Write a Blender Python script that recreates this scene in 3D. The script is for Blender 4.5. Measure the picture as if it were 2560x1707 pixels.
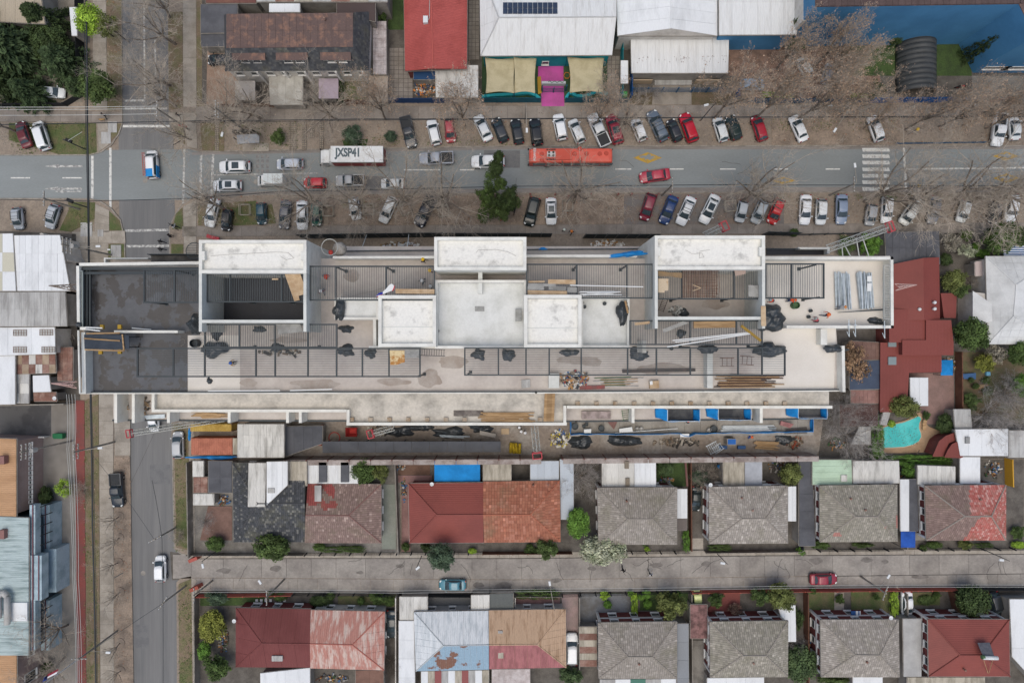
import bpy,bmesh,math,random
import numpy as np
from mathutils import Vector,Matrix,noise as mnoise
R=math.radians
random.seed(7)
for _o in list(bpy.data.objects):
 bpy.data.objects.remove(_o)
SC=bpy.context.scene
COL=SC.collection
CAMH=106.67
cam=bpy.data.objects.new('camera',bpy.data.cameras.new('camera'))
COL.objects.link(cam)
cam.location=(0,0,CAMH)
cam.rotation_euler=(0,0,0)
cam.data.lens=24;cam.data.sensor_width=36
cam.data.clip_start=1;cam.data.clip_end=2500
SC.camera=cam
SUN_EL,SUN_AZ=74,200
w=bpy.data.worlds.new('World');SC.world=w;w.use_nodes=True
nt=w.node_tree;bg=nt.nodes['Background']
sky=nt.nodes.new('ShaderNodeTexSky');sky.sky_type='NISHITA';sky.sun_disc=False
sky.sun_elevation=R(SUN_EL);sky.sun_rotation=R(SUN_AZ)
sky.air_density=1.0;sky.dust_density=3.0;sky.ozone_density=0.6
nt.links.new(sky.outputs[0],bg.inputs[0]);bg.inputs[1].default_value=0.15
sl=bpy.data.lights.new('sun','SUN');sl.energy=1.4;sl.angle=R(60);sl.color=(1.0,0.955,0.84)
so=bpy.data.objects.new('sun',sl);COL.objects.link(so)
so.rotation_euler=(R(90-SUN_EL),0,R(180-SUN_AZ))
so.location=(0,0,200)
SC.view_settings.view_transform='Standard';SC.view_settings.look='None'
SC.view_settings.gamma=1;SC.view_settings.exposure=0.0
SC.view_settings.use_curve_mapping=False
SC.render.engine='CYCLES'
def P(u,v,z=0.0):
 k=(1-z/CAMH)/16.0
 return Vector(((u-1280)*k,(853.5-v)*k,z))
Z0=[0,640,1280,1920];Z1=[0,430,850,1277]
def T(c,r,x,y):
 return (Z0[c]+x/3.647,Z1[r]+y/3.647)
def lin(h):
 h=h.lstrip('#');o=[]
 for i in (0,2,4):
  c=int(h[i:i+2],16)/255
  o.append(c/12.92 if c<=.04045 else ((c+.055)/1.055)**2.4)
 return o
def C4(h,k=1.0):
 return tuple(min(.9,c*k) for c in lin(h))+(1,)
MATS={}
def mk(name,col,col2=None,sc=.5,lo=.42,hi=.62,rough=.85,bump=0.0,bsc=8,rand=0.0,stretch=None,metal=0.0,
coord='world',spec=.3,fine=.12,fsc=6,coat=0.0,wave=None,rough2=None,det=5,attr=None,trans=0.0):
 if name in MATS:return MATS[name]
 m=bpy.data.materials.new(name);m.use_nodes=True;MATS[name]=m
 n=m.node_tree.nodes;L=m.node_tree.links;b=n['Principled BSDF']
 b.inputs['Roughness'].default_value=rough;b.inputs['Metallic'].default_value=metal
 b.inputs['Specular IOR Level'].default_value=spec
 if coat:b.inputs['Coat Weight'].default_value=coat;b.inputs['Coat Roughness'].default_value=.06
 if coord=='world':
  g=n.new('ShaderNodeNewGeometry');src=g.outputs['Position']
 else:
  g=n.new('ShaderNodeTexCoord');src=g.outputs['Object']
 mp=n.new('ShaderNodeMapping');L.new(src,mp.inputs[0])
 if stretch:mp.inputs['Scale'].default_value=stretch
 def mix(fac,a,bb,t='MIX'):
  x=n.new('ShaderNodeMix');x.data_type='RGBA';x.blend_type=t
  if isinstance(fac,float):x.inputs[0].default_value=fac
  else:L.new(fac,x.inputs[0])
  for i,s in ((6,a),(7,bb)):
   if isinstance(s,tuple):x.inputs[i].default_value=s
   else:L.new(s,x.inputs[i])
  return x.outputs[2]
 cur=C4(col)
 if attr:
  a=n.new('ShaderNodeVertexColor');a.layer_name=attr;cur=a.outputs[0]
 if col2:
  nz=n.new('ShaderNodeTexNoise');nz.inputs['Scale'].default_value=sc;nz.inputs['Detail'].default_value=det
  nz.inputs['Roughness'].default_value=.62
  L.new(mp.outputs[0],nz.inputs[0])
  mr=n.new('ShaderNodeMapRange');mr.inputs[1].default_value=lo;mr.inputs[2].default_value=hi
  L.new(nz.outputs[0],mr.inputs[0])
  cur=mix(mr.outputs[0],cur,C4(col2))
  if rough2 is not None:
   rr=n.new('ShaderNodeMapRange');rr.inputs[3].default_value=rough;rr.inputs[4].default_value=rough2
   L.new(mr.outputs[0],rr.inputs[0]);L.new(rr.outputs[0],b.inputs['Roughness'])
 if fine:
  fz=n.new('ShaderNodeTexNoise');fz.inputs['Scale'].default_value=fsc;fz.inputs['Detail'].default_value=6
  fz.inputs['Roughness'].default_value=.7
  L.new(mp.outputs[0],fz.inputs[0])
  fr=n.new('ShaderNodeMapRange');fr.inputs[1].default_value=.3;fr.inputs[2].default_value=.7
  fr.inputs[3].default_value=1-fine;fr.inputs[4].default_value=1+fine
  L.new(fz.outputs[0],fr.inputs[0])
  cc=n.new('ShaderNodeCombineColor')
  for i in range(3):L.new(fr.outputs[0],cc.inputs[i])
  cur=mix(1.0,cur,cc.outputs[0],'MULTIPLY')
 if rand:
  oi=n.new('ShaderNodeObjectInfo')
  fr=n.new('ShaderNodeMapRange');fr.inputs[3].default_value=1-rand;fr.inputs[4].default_value=1+rand
  L.new(oi.outputs['Random'],fr.inputs[0])
  cc=n.new('ShaderNodeCombineColor')
  for i in range(3):L.new(fr.outputs[0],cc.inputs[i])
  cur=mix(1.0,cur,cc.outputs[0],'MULTIPLY')
 if isinstance(cur,tuple):b.inputs['Base Color'].default_value=cur
 else:L.new(cur,b.inputs['Base Color'])
 nrm=None
 if wave:
  ax,pitch,st=wave
  sp=n.new('ShaderNodeSeparateXYZ');L.new(src,sp.inputs[0])
  mu=n.new('ShaderNodeMath');mu.operation='MULTIPLY';mu.inputs[1].default_value=2*math.pi/pitch
  L.new(sp.outputs['XYZ'.index(ax)],mu.inputs[0])
  si=n.new('ShaderNodeMath');si.operation='SINE';L.new(mu.outputs[0],si.inputs[0])
  bp=n.new('ShaderNodeBump');bp.inputs['Strength'].default_value=st;bp.inputs['Distance'].default_value=.03
  L.new(si.outputs[0],bp.inputs['Height']);nrm=bp.outputs[0]
 if bump:
  bz=n.new('ShaderNodeTexNoise');bz.inputs['Scale'].default_value=bsc;bz.inputs['Detail'].default_value=5
  L.new(mp.outputs[0],bz.inputs[0])
  bp=n.new('ShaderNodeBump');bp.inputs['Strength'].default_value=bump;bp.inputs['Distance'].default_value=.08
  L.new(bz.outputs[0],bp.inputs['Height'])
  if nrm:L.new(nrm,bp.inputs['Normal'])
  nrm=bp.outputs[0]
 if nrm:L.new(nrm,b.inputs['Normal'])
 if trans:b.inputs['Transmission Weight'].default_value=trans
 return m
ORG={}
class MB:
 def __init__(s):s.v=[];s.f=[];s.m=[];s.cur=0
 def add(s,vs,fs):
  o=len(s.v);s.v+=[tuple(p) for p in vs]
  for f in fs:s.f.append(tuple(i+o for i in f));s.m.append(s.cur)
  return s
 def box(s,x0,x1,y0,y1,z0,z1):
  return s.add([(x0,y0,z0),(x1,y0,z0),(x1,y1,z0),(x0,y1,z0),(x0,y0,z1),(x1,y0,z1),(x1,y1,z1),(x0,y1,z1)],
[(3,2,1,0),(4,5,6,7),(0,1,5,4),(1,2,6,5),(2,3,7,6),(3,0,4,7)])
 def obox(s,c,sx,sy,sz,rz=0,mat=None):
  M=mat or Matrix.Rotation(rz,3,'Z');c=Vector(c);vs=[]
  for z in (-.5,.5):
   for x,y in ((-.5,-.5),(.5,-.5),(.5,.5),(-.5,.5)):
    vs.append(c+M@Vector((x*sx,y*sy,z*sz)))
  return s.add(vs,[(3,2,1,0),(4,5,6,7),(0,1,5,4),(1,2,6,5),(2,3,7,6),(3,0,4,7)])
 def beam(s,a,b,wd,h):
  a=Vector(a);b=Vector(b);d=b-a;l=d.length
  if l<1e-5:return s
  x=d/l;up=Vector((0,0,1)) if abs(x.z)<.95 else Vector((0,1,0))
  y=up.cross(x).normalized();z=x.cross(y)
  return s.obox((a+b)/2,l,wd,h,mat=Matrix((x,y,z)).transposed())
 def prism(s,pts,z0,z1):
  n=len(pts);ar=sum(pts[i][0]*pts[(i+1)%n][1]-pts[(i+1)%n][0]*pts[i][1] for i in range(n))
  if ar<0:pts=pts[::-1]
  vs=[(p[0],p[1],z0) for p in pts]+[(p[0],p[1],z1) for p in pts]
  fs=[tuple(range(n))[::-1],tuple(range(n,2*n))]
  for i in range(n):j=(i+1)%n;fs.append((i,j,n+j,n+i))
  return s.add(vs,fs)
 def slab(s,pts,th):
  pts=[Vector(p) for p in pts];n=len(pts);nn=Vector((0,0,0))
  for i in range(n):nn+=pts[i].cross(pts[(i+1)%n])
  if nn.length<1e-9:return s
  nn.normalize()
  if nn.z<0:pts=pts[::-1];nn=-nn
  vs=[p-nn*th for p in pts]+pts
  fs=[tuple(range(n))[::-1],tuple(range(n,2*n))]
  for i in range(n):j=(i+1)%n;fs.append((i,j,n+j,n+i))
  return s.add(vs,fs)
 def tube(s,a,b,r0,r1=None,n=6,cap=True):
  r1=r0 if r1 is None else r1;a=Vector(a);b=Vector(b);d=b-a
  if d.length<1e-6:return s
  x=d.normalized();up=Vector((0,0,1)) if abs(x.z)<.9 else Vector((1,0,0))
  p=x.cross(up).normalized();q=x.cross(p);vs=[]
  for c,r in ((a,r0),(b,r1)):
   for i in range(n):
    t=2*math.pi*i/n;vs.append(c+p*math.cos(t)*r+q*math.sin(t)*r)
  fs=[(i,n+i,n+(i+1)%n,(i+1)%n) for i in range(n)]
  if cap:fs+=[tuple(range(n)),tuple(range(n,2*n))[::-1]]
  return s.add(vs,fs)
 def path(s,pts,r,n=5):
  for i in range(len(pts)-1):s.tube(pts[i],pts[i+1],r,r,n,True)
  return s
 def ball(s,c,rx,ry=None,rz=None,nu=10,nv=6,top=False):
  ry=ry or rx;rz=rz or rx;c=Vector(c);vs=[];fs=[]
  lo=0 if top else -math.pi/2
  for j in range(nv+1):
   a=lo+(math.pi/2-lo)*j/nv
   for i in range(nu):
    t=2*math.pi*i/nu
    vs.append((c.x+rx*math.cos(a)*math.cos(t),c.y+ry*math.cos(a)*math.sin(t),c.z+rz*math.sin(a)))
  for j in range(nv):
   for i in range(nu):
    k=(i+1)%nu;fs.append((j*nu+i,j*nu+k,(j+1)*nu+k,(j+1)*nu+i))
  return s.add(vs,fs)
 def lathe(s,c,prof,n=14):
  c=Vector(c);vs=[];fs=[]
  for r,z in prof:
   for i in range(n):
    t=2*math.pi*i/n;vs.append((c.x+r*math.cos(t),c.y+r*math.sin(t),c.z+z))
  for j in range(len(prof)-1):
   for i in range(n):
    k=(i+1)%n;fs.append((j*n+i,j*n+k,(j+1)*n+k,(j+1)*n+i))
  return s.add(vs,fs)
 def mesh(s,name,mats=(),smooth=False):
  me=bpy.data.meshes.new(name);me.from_pydata(s.v,[],s.f)
  for m in (mats if isinstance(mats,(list,tuple)) else [mats]):me.materials.append(m)
  if any(s.m):me.polygons.foreach_set('material_index',s.m)
  if smooth:me.polygons.foreach_set('use_smooth',[True]*len(me.polygons))
  me.update();return me
 def build(s,name,mats,parent=None,smooth=False):
  o=ORG.get(parent.name,Vector()) if parent else Vector()
  if o.length:s.v=[(a-o.x,b-o.y,c-o.z) for a,b,c in s.v]
  return link(name,s.mesh(name,mats,smooth),parent)
def link(name,me,parent=None,loc=None,rz=0,sc=None,mat=None):
 ob=bpy.data.objects.new(name,me);COL.objects.link(ob)
 if parent:
  ob.parent=parent
  ORG[ob.name]=ORG.get(parent.name,Vector())
 if loc is not None:ob.location=loc
 if rz:ob.rotation_euler=(0,0,rz)
 if sc is not None:ob.scale=sc
 if mat is not None and me is not None:
  ob.material_slots[0].link='OBJECT';ob.material_slots[0].material=mat
 return ob
def tag(o,label=None,cat=None,group=None,kind=None):
 if label:o['label']=label
 if cat:o['category']=cat
 if group:o['group']=group
 if kind:o['kind']=kind
 return o
def thing(name,label,cat,loc=(0,0,0),group=None):
 o=bpy.data.objects.new(name,None);COL.objects.link(o);o.location=loc;o.empty_display_size=.3
 ORG[o.name]=Vector(loc)
 return tag(o,label,cat,group)
def copy_tree(o,parent=None):
 c=o.copy();COL.objects.link(c);c.parent=parent
 for ch in o.children:copy_tree(ch,c)
 return c
UB={}
def unit_box(mat):
 k=mat.name
 if k not in UB:UB[k]=MB().box(-.5,.5,-.5,.5,-.5,.5).mesh('piece_'+k,mat)
 return UB[k]
def piece(name,parent,c,sx,sy,sz,mat,rz=0,rot=None):
 o=ORG.get(parent.name,Vector()) if parent else Vector()
 ob=link(name,unit_box(mat),parent,Vector(c)-o,rz,(sx,sy,sz))
 if rot is not None:ob.rotation_euler=rot
 return ob
def lerp(a,b,t):return a+(b-a)*t
def quad_pieces(name,parent,q,nu,nv,mat,gap=.03,th=.06,jz=0.0,drop=0.0,stagger=False):
 """q: four 3D corners a-b (u), d-c; laid out as nu x nv separate box pieces"""
 a,b,c,d=[Vector(p) for p in q]
 for j in range(nv):
  us=[i/nu for i in range(nu+1)]
  if stagger and j%2:us=[0]+[(i+.5)/nu for i in range(nu)]+[1]
  for i in range(len(us)-1):
   if drop and random.random()<drop:continue
   f=lambda s,t:lerp(lerp(a,b,s),lerp(d,c,s),t)
   p00,p10,p01,p11=f(us[i],j/nv),f(us[i+1],j/nv),f(us[i],(j+1)/nv),f(us[i+1],(j+1)/nv)
   ce=(p00+p10+p01+p11)/4;ex=((p10-p00)+(p11-p01))/2;ey=((p01-p00)+(p11-p10))/2
   lx,ly=ex.length,ey.length
   if abs(ex.dot(ey))/(lx*ly)>.02 or abs((p10-p00).length-(p11-p01).length)>.03*lx:
    g2=gap/2;sh=[p+(ce-p).normalized()*g2*1.4 for p in (p00,p10,p11,p01)]
    MB().slab(sh,th).build(name,mat,parent);continue
   x=ex/lx;n=ex.cross(ey).normalized()
   if n.z<0:n=-n
   y=n.cross(x)
   rot=Matrix((x,y,n)).transposed().to_euler()
   piece(name,parent,ce-n*th/2+n*random.uniform(-jz,jz),max(.02,lx-gap),max(.02,ly-gap),th,mat,rot=rot)
def pw(pts,z=0.0):return [P(u,v,z) for u,v in pts]
def sheet(name,pts,z,mat,th=.1,kind='structure',parent=None,hz=0.0):
 """flat sheet whose outline is read off the photo, at height z"""
 w3=pw(pts,hz or z)
 o=MB().prism([(p.x,p.y) for p in w3],z-th,z).build(name,mat,parent)
 if kind and not parent:o['kind']=kind
 return o
 #  the ground, roads and pavements
m_dirt=mk('dirt','#96897a','#7f7468',sc=.18,lo=.35,hi=.65,fine=.22,fsc=3,bump=.4,bsc=5)
m_dirt2=mk('bare_earth','#968676','#7a6d60',sc=.4,fine=.25,fsc=4,bump=.5,bsc=6)
m_asph=mk('asphalt','#8a8f8e','#7d8180',sc=.12,lo=.35,hi=.65,fine=.1,fsc=9,stretch=(.25,1,1),rough=.9,bump=.1,bsc=30)
m_asphs=mk('asphalt_street','#6e6e6d','#7c7b79',sc=.8,lo=.4,hi=.7,fine=.1,fsc=8,stretch=(1,.03,1),rough=.9)
m_gutter=mk('concrete_gutter','#8c8680','#77716b',sc=.5,fine=.12,stretch=(.2,1,1))
m_paveN=mk('pavement_grey','#8f877e','#7d756c',sc=.4,fine=.14,rand=.07)
m_paveL=mk('pavement_light','#a39b8f','#8f877b',sc=.5,fine=.14,rand=.07)
m_street=mk('street_concrete','#979189','#7d7771',sc=.3,lo=.42,hi=.68,fine=.15,fsc=3,rand=.09,det=8)
m_grass=mk('lawn','#56623a','#6b6449',sc=.6,lo=.38,hi=.62,fine=.3,fsc=6,bump=.8,bsc=14)
m_grassd=mk('lawn_deep','#44572f','#3b4a2b',sc=.9,fine=.35,fsc=6,bump=.8,bsc=14)
m_verge=mk('verge_grass','#6e6a4c','#7b6b59',sc=.6,lo=.38,hi=.6,fine=.28,fsc=5,bump=.6,bsc=10)
m_white=mk('road_paint_white','#d3d2cb','#9c9b98',sc=2.2,lo=.52,hi=.66,fine=.1)
m_whitew=mk('road_paint_worn','#c8c7c0','#858482',sc=2.5,lo=.4,hi=.6,fine=.1)
m_yellow=mk('road_paint_yellow','#b7933e','#857d62',sc=1.6,lo=.5,hi=.66,fine=.12)
m_kerb=mk('kerb_stone','#989288','#7e776d',sc=1.2,fine=.15)
m_cycle=mk('cycle_path_red','#824742','#744a45',sc=.6,fine=.15)
m_plaza=mk('plaza_concrete','#8a857e','#77726b',sc=.25,fine=.12,fsc=2)
m_plazad=mk('wet_asphalt_yard','#5b5a59','#4b4a4a',sc=.2,lo=.46,hi=.54,fine=.1)
m_redtile=mk('yard_red_tile','#8d6d68','#7b5f5a',sc=.6,fine=.15,rand=.06)
m_yard=mk('yard_concrete','#85817a','#6c6862',sc=.5,fine=.18)
m_yardd=mk('yard_dark','#66615a','#534e48',sc=.6,fine=.22)
tag(MB().box(-450,450,-450,450,-1.0,-.03).build('ground',m_dirt),kind='structure')
sheet('west_street',[(292,-120),(425,-120),(440,700),(452,1820),(322,1820),(300,700)],0.0,m_asphs)
sheet('avenue',[(-250,380),(640,372),(1280,362),(2800,362),(2800,476),(1280,477),(640,486),(480,500),(-250,500)],0.005,m_asph,th=.08)
g=sheet('avenue_gutter',[(480,487),(640,479),(1280,471),(2800,465),(2800,480),(1280,482),(640,487),(480,500)],.011,m_gutter,th=.05)
sheet('avenue_gutter',[(480,381),(640,377),(1280,366),(2800,365),(2800,373),(1280,374),(640,385),(480,388)],.0115,m_gutter,th=.05)
def block(name,pts,z,mat,kerb=True):
 o=sheet(name,pts,z,mat,th=.3)
 return o
NW=[(-250,-250),(303,-250),(304,0),(306,310),(298,335),(280,362),(255,380),(225,388),(-250,388)]
NE=[(419,-250),(2800,-250),(2800,365),(1280,366),(640,377),(500,380),(470,372),(450,357),(432,325),(424,290)]
SW=[(-250,497),(225,497),(250,503),(277,520),(302,550),(312,597),(322,1000),(336,1820),(-250,1820)]
SE=[(480,497),(640,488),(1280,482),(2800,480),(2800,1371),(1920,1375),(640,1383),(474,1387),(455,1384),(437,1372),(430,1060),(425,640),(425,570),(438,537),(456,512)]
SS=[(476,1440),(640,1476),(1280,1480),(1920,1469),(2800,1465),(2800,1820),(443,1820),(441,1455),(452,1444)]
verge=[]
for nm,p in (('verge_northwest',NW),('verge_northeast',NE),('verge_southwest',SW),('verge_southeast',SE),('verge_south',[(441,1455),(452,1444),(476,1440),(2800,1440),(2800,1820),(443,1820)])):
 block(nm,p,.10,m_dirt)
def kerb(pts,closed=False):
 w3=pw(pts);mb=MB()
 for i in range(len(w3)-1):mb.beam(w3[i]+Vector((0,0,.06)),w3[i+1]+Vector((0,0,.06)),.16,.15)
 tag(mb.build('kerb',m_kerb),kind='structure')
kerb(NW[2:9]);kerb([NE[0]]+NE[::-1][:1]+NE[::-1][1:9]);kerb(SW[0:8]);kerb([(2800,480),(1280,482),(640,488),(480,497)]+SE[::-1][:0]+[(456,512),(438,537),(425,570),(425,640),(430,1060),(437,1372),(455,1384),(474,1387)])
ss=sheet('south_street',[(425,1378),(474,1386),(1280,1392),(1920,1386),(2800,1381),(2800,1470),(1280,1483),(640,1478),(474,1446),(430,1450)],.012,m_yardd,th=.1)
def street_y(x,k):
 tb=([(440,1397),(640,1396),(1280,1396),(1920,1389),(2800,1384)],[(440,1443),(640,1444),(1280,1448),(1920,1441),(2800,1430)],[(440,1470),(640,1478),(1280,1481),(1920,1469),(2800,1465)],[(440,1383),(640,1382),(1280,1380),(1920,1374),(2800,1370)])[k]
 return float(np.interp(x,[a for a,_ in tb],[b for _,b in tb]))
x=478
while x<2660:
 dx=random.choice([62,74,80,96])
 q=[P(x,street_y(x,0),.13),P(x+dx,street_y(x+dx,0),.13),P(x+dx,street_y(x+dx,1),.13),P(x,street_y(x,1),.13)]
 quad_pieces('road_slab',ss,q,1,1,m_street,gap=.04,th=.1);x+=dx
x=478
while x<2660:
 dx=random.choice([24,28,50,58])
 q=[P(x,street_y(x,1)+1,.132),P(x+dx,street_y(x+dx,1)+1,.132),P(x+dx,street_y(x+dx,2),.132),P(x,street_y(x,2),.132)]
 quad_pieces('road_slab',ss,q,1,1,m_street,gap=.04,th=.1);x+=dx
pv=sheet('south_street_pavement',[(478,1383),(640,1381),(1280,1379),(1920,1373),(2800,1369),(2800,1383),(1920,1388),(1280,1395),(640,1396),(478,1396)],.12,m_yardd,th=.05)
x=478
while x<2660:
 dx=random.choice([22,25,30])
 quad_pieces('paving_slab',pv,[P(x,street_y(x,3)+.5,.19),P(x+dx,street_y(x+dx,3)+.5,.19),P(x+dx,street_y(x+dx,0)-1.5,.19),P(x,street_y(x,0)-1.5,.19)],1,1,m_paveL,gap=.035,th=.08);x+=dx
quad_pieces('road_slab',ss,[P(432,1381,.10),P(478,1390,.10),P(478,1441,.10),P(432,1450,.10)],1,1,m_street,th=.08)
def pavement(name,q,nu,nv,mat,z=.16,gap=.03):
 b=sheet(name,[(a,b_) for a,b_ in q],z-.02,m_yardd,th=.05)
 quad_pieces('paving_slab',b,[P(u,v,z) for u,v in q],nu,nv,mat,gap=gap,th=.05)
 return b
pavement('avenue_north_pavement',[(490,267),(2640,261),(2640,293),(490,302)],58,1,m_paveN)
pavement('avenue_south_pavement',[(455,566),(1200,563),(1200,585),(455,592)],20,1,m_paveN)
pavement('avenue_south_pavement',[(1200,563),(2640,556),(2640,582),(1200,586)],38,1,m_paveN)
pavement('street_pavement',[(457,-40),(490,-40),(491,268),(458,268)],1,5,m_paveL)
pavement('street_pavement',[(420,282),(492,282),(492,304),(424,308)],2,1,m_paveL)
pavement('street_pavement',[(231,-40),(264,-40),(268,272),(233,272)],1,7,m_paveL)
pavement('street_pavement',[(-40,274),(305,280),(305,306),(-40,304)],9,1,m_paveN)
pavement('street_pavement',[(243,306),(269,306),(272,362),(246,380)],1,3,m_paveL)
pavement('street_pavement',[(462,306),(490,306),(494,372),(468,368)],1,2,m_paveL)
pavement('street_pavement',[(238,510),(273,526),(273,580),(236,580)],1,3,m_paveL)
pavement('street_pavement',[(180,580),(312,577),(314,608),(180,608)],4,1,m_paveL)
pavement('street_pavement',[(180,608),(270,608),(272,760),(180,760)],2,4,m_paveL)
pavement('street_pavement',[(458,516),(491,500),(491,640),(460,640)],1,4,m_paveL)
pavement('street_pavement',[(247,985),(283,985),(285,1730),(251,1730)],1,22,m_paveL)
pavement('street_pavement',[(285,1000),(325,1000),(326,1138),(287,1138)],1,4,m_paveL)
pavement('street_pavement',[(472,1050),(484,1050),(488,1384),(476,1384)],1,20,m_paveL)
pavement('street_pavement',[(478,1442),(492,1450),(494,1720),(482,1720)],1,16,m_paveL)
sheet('plaza',[(128,1010),(190,1010),(200,1820),(60,1820),(60,1290)],.145,m_plaza,th=.05)
sheet('wet_yard',[(-120,1012),(128,1010),(128,1090),(-120,1090)],.15,m_plazad,th=.05)
cyc=sheet('cycle_path',[(187,1000),(211,1000),(216,1820),(193,1820)],.15,m_yardd,th=.05)
quad_pieces('path_slab',cyc,[P(187,1000,.18),P(211,1000,.18),P(216,1790,.18),P(193,1790,.18)],1,7,m_cycle,gap=.03,th=.05)
VZ=.118
for nm,pts,mt in [
('lawn',[(22,308),(240,308),(242,380),(225,386),(150,387),(22,350)],m_grass),
('lawn',[(170,505),(238,506),(236,548),(178,580),(148,576),(172,525)],m_grass),
('lawn',[(273,528),(300,552),(309,576),(272,577)],m_grass),('lawn',[(272,610),(312,610),(314,650),(270,650)],m_grass),
('lawn',[(428,610),(458,610),(458,640),(428,640)],m_grass),('lawn',[(440,535),(456,518),(458,573),(430,573)],m_grass),
('lawn',[(272,308),(304,310),(292,338),(276,356)],m_verge),('lawn',[(434,318),(460,310),(462,362),(448,350)],m_verge),
('verge',[(266,-30),(303,-30),(305,276),(269,276)],m_verge),('verge',[(420,30),(456,30),(457,270),(422,276)],m_verge),
('verge',[(491,-30),(503,-30),(510,268),(492,268)],m_verge),('verge',[(434,1060),(470,1060),(474,1376),(440,1368)],m_verge),
('lawn',[(440,1250),(473,1240),(474,1372),(441,1360)],m_grass),('verge',[(446,1460),(478,1446),(482,1740),(448,1740)],m_verge),
('lawn',[(450,1660),(478,1640),(481,1740),(450,1740)],m_grass),('verge',[(212,1000),(246,985),(250,1740),(217,1740)],m_verge),
('verge',[(495,510),(640,502),(640,562),(495,564)],m_verge),('lawn',[(560,520),(680,510),(690,560),(585,564)],m_grass),
('lawn',[(500,306),(560,306),(560,378),(505,376)],m_verge),('lawn',[(610,506),(640,502),(650,530),(615,540)],m_grass),
('verge',[(1930,300),(2250,298),(2250,362),(1930,362)],m_dirt2),('lawn',[(855,350),(920,348),(915,366),(860,366)],m_grassd),
('parking_earth',[(820,492),(1560,486),(1560,560),(820,562)],m_dirt2),('verge',[(285,1142),(325,1142),(334,1740),(287,1740)],m_dirt2)]:
 VZ+=.0026;sheet(nm,pts,VZ,mt,th=.05)
sheet('parking_gravel',[(1540,486),(1960,484),(1960,560),(1500,561)],.127,mk('gravel_grey','#77736f','#837467',sc=.4,fine=.25,fsc=6,bump=.4),th=.05)
def mark(pts,mat=m_white,z=.018,name='road_marking'):
 w3=pw(pts);o=MB().prism([(p.x,p.y) for p in w3],z-.003,z).build(name,mat);o['kind']='structure';return o
def stripe(x0,y0,x1,y1,wpx,mat=m_white,z=.018):
 d=math.hypot(x1-x0,y1-y0);nx,ny=-(y1-y0)/d*wpx/2,(x1-x0)/d*wpx/2
 return mark([(x0+nx,y0+ny),(x1+nx,y1+ny),(x1-nx,y1-ny),(x0-nx,y0-ny)],mat,z)
stripe(231,390,231,497,6);stripe(276,370,276,521,6)
stripe(307,316,424,316,6);stripe(312,272,418,272,5,m_whitew);stripe(312,252,363,252,5,m_whitew)
stripe(360,8,362,250,4,m_whitew);stripe(388,100,389,205,4,m_whitew)
stripe(313,577,421,575,6,m_whitew);stripe(316,616,423,615,6,m_whitew)
stripe(461,372,458,512,5,m_whitew);stripe(503,388,501,494,6,m_whitew);stripe(533,386,529,490,6,m_whitew)
for a,b in ((27,75),(156,205)):stripe(a,445,b,445,3)
def arrow(x0,x1,y,z=.019):
 mark([(x0,y),(x0+36,y-5),(x0+34,y-2.5),(x1,y-2.5),(x1,y+2.5),(x0+34,y+2.5),(x0+36,y+5)],m_whitew,z)
arrow(112,206,416);arrow(110,205,472)
mark([(137,479),(158,475),(160,478),(204,477),(204,481),(160,481),(158,483)],m_whitew,.019)
stripe(532,438,792,433,3,m_whitew)
for a,b in ((1010,1100),(1150,1185),(1538,1578),(1665,1709),(1800,1840),(1932,1970),(2064,2100)):stripe(a,425 if a<1500 else 423,b,425 if a<1500 else 423,3,m_white)
stripe(2262,423,2640,419,4)
mark([(2257,370),(2262,370),(2268,476),(2262,476)])
for y in (375,391,407,424,440,456,473):mark([(2155,y-4.5),(2222,y-4.5),(2225,y+4.5),(2157,y+4.5)])
def diamond(cx,cy,rx=36,ry=14):
 mb=MB();
 o=mark([(cx-rx,cy),(cx,cy-ry),(cx+rx,cy),(cx,cy+ry)],m_yellow,.020)
 pts=[(-22,-3),(-12,-6),(-4,-5),(2,-9),(9,-8),(7,-4),(14,-5),(22,-1),(12,-1),(18,3),(10,2),(6,6),(0,3),(-6,5),(-8,0),(-16,1)]
 mark([(cx+a*rx/36,cy+b*ry/14) for a,b in pts],m_asph,.0245)
diamond(1619,395);diamond(2514,391,32,12);diamond(2516,446,34,12);diamond(1958,452,32,9)
for k in range(4):
 yy=388+k*12
 for j in range(3):mark([(640+j*12,yy),(648+j*12,yy-1),(649+j*12,yy+8),(641+j*12,yy+9)],mk('road_paint_ghost','#8d8a86','#747372',sc=2.5,lo=.4,hi=.6),.0195)
mk_bay=m_whitew
for k in range(10):stripe(2250+k*17,264,2250+k*17,272,1.2,m_whitew,.168)
#  the unfinished apartment block
ZF,ZT,ZP,ZC=24.0,29.9,28.6,25.75
m_conc=mk('raw_concrete_white','#cfd0ca','#bbbcb6',sc=.35,lo=.4,hi=.7,fine=.06,fsc=3)
m_cap=mk('parapet_cap','#dbdad2','#cccac2',sc=.6,fine=.06)
m_roofc=mk('roof_membrane_white','#dfddd5','#a5a39d',sc=.7,lo=.53,hi=.74,fine=.09,fsc=4,det=10)
m_roofg=mk('roof_slab_grey','#d2d3cf','#bcbdb7',sc=.5,lo=.45,hi=.72,fine=.07,det=9)
m_strip=mk('stained_concrete','#c3bdb2','#8f8b83',sc=.45,lo=.46,hi=.74,fine=.12,fsc=3,det=9)
m_floor=mk('terrace_floor','#bfb7ae','#aaa098',sc=.2,lo=.4,hi=.68,fine=.08,fsc=2)
m_floor2=mk('terrace_floor_pale','#d5cfc5','#c9c2b7',sc=.2,lo=.4,hi=.7,fine=.05)
m_wet=mk('wet_bitumen_floor','#5c5d5f','#474442',sc=.42,lo=.495,hi=.515,fine=.14,fsc=1.6,rough=.7,rough2=.3,det=7)
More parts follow.
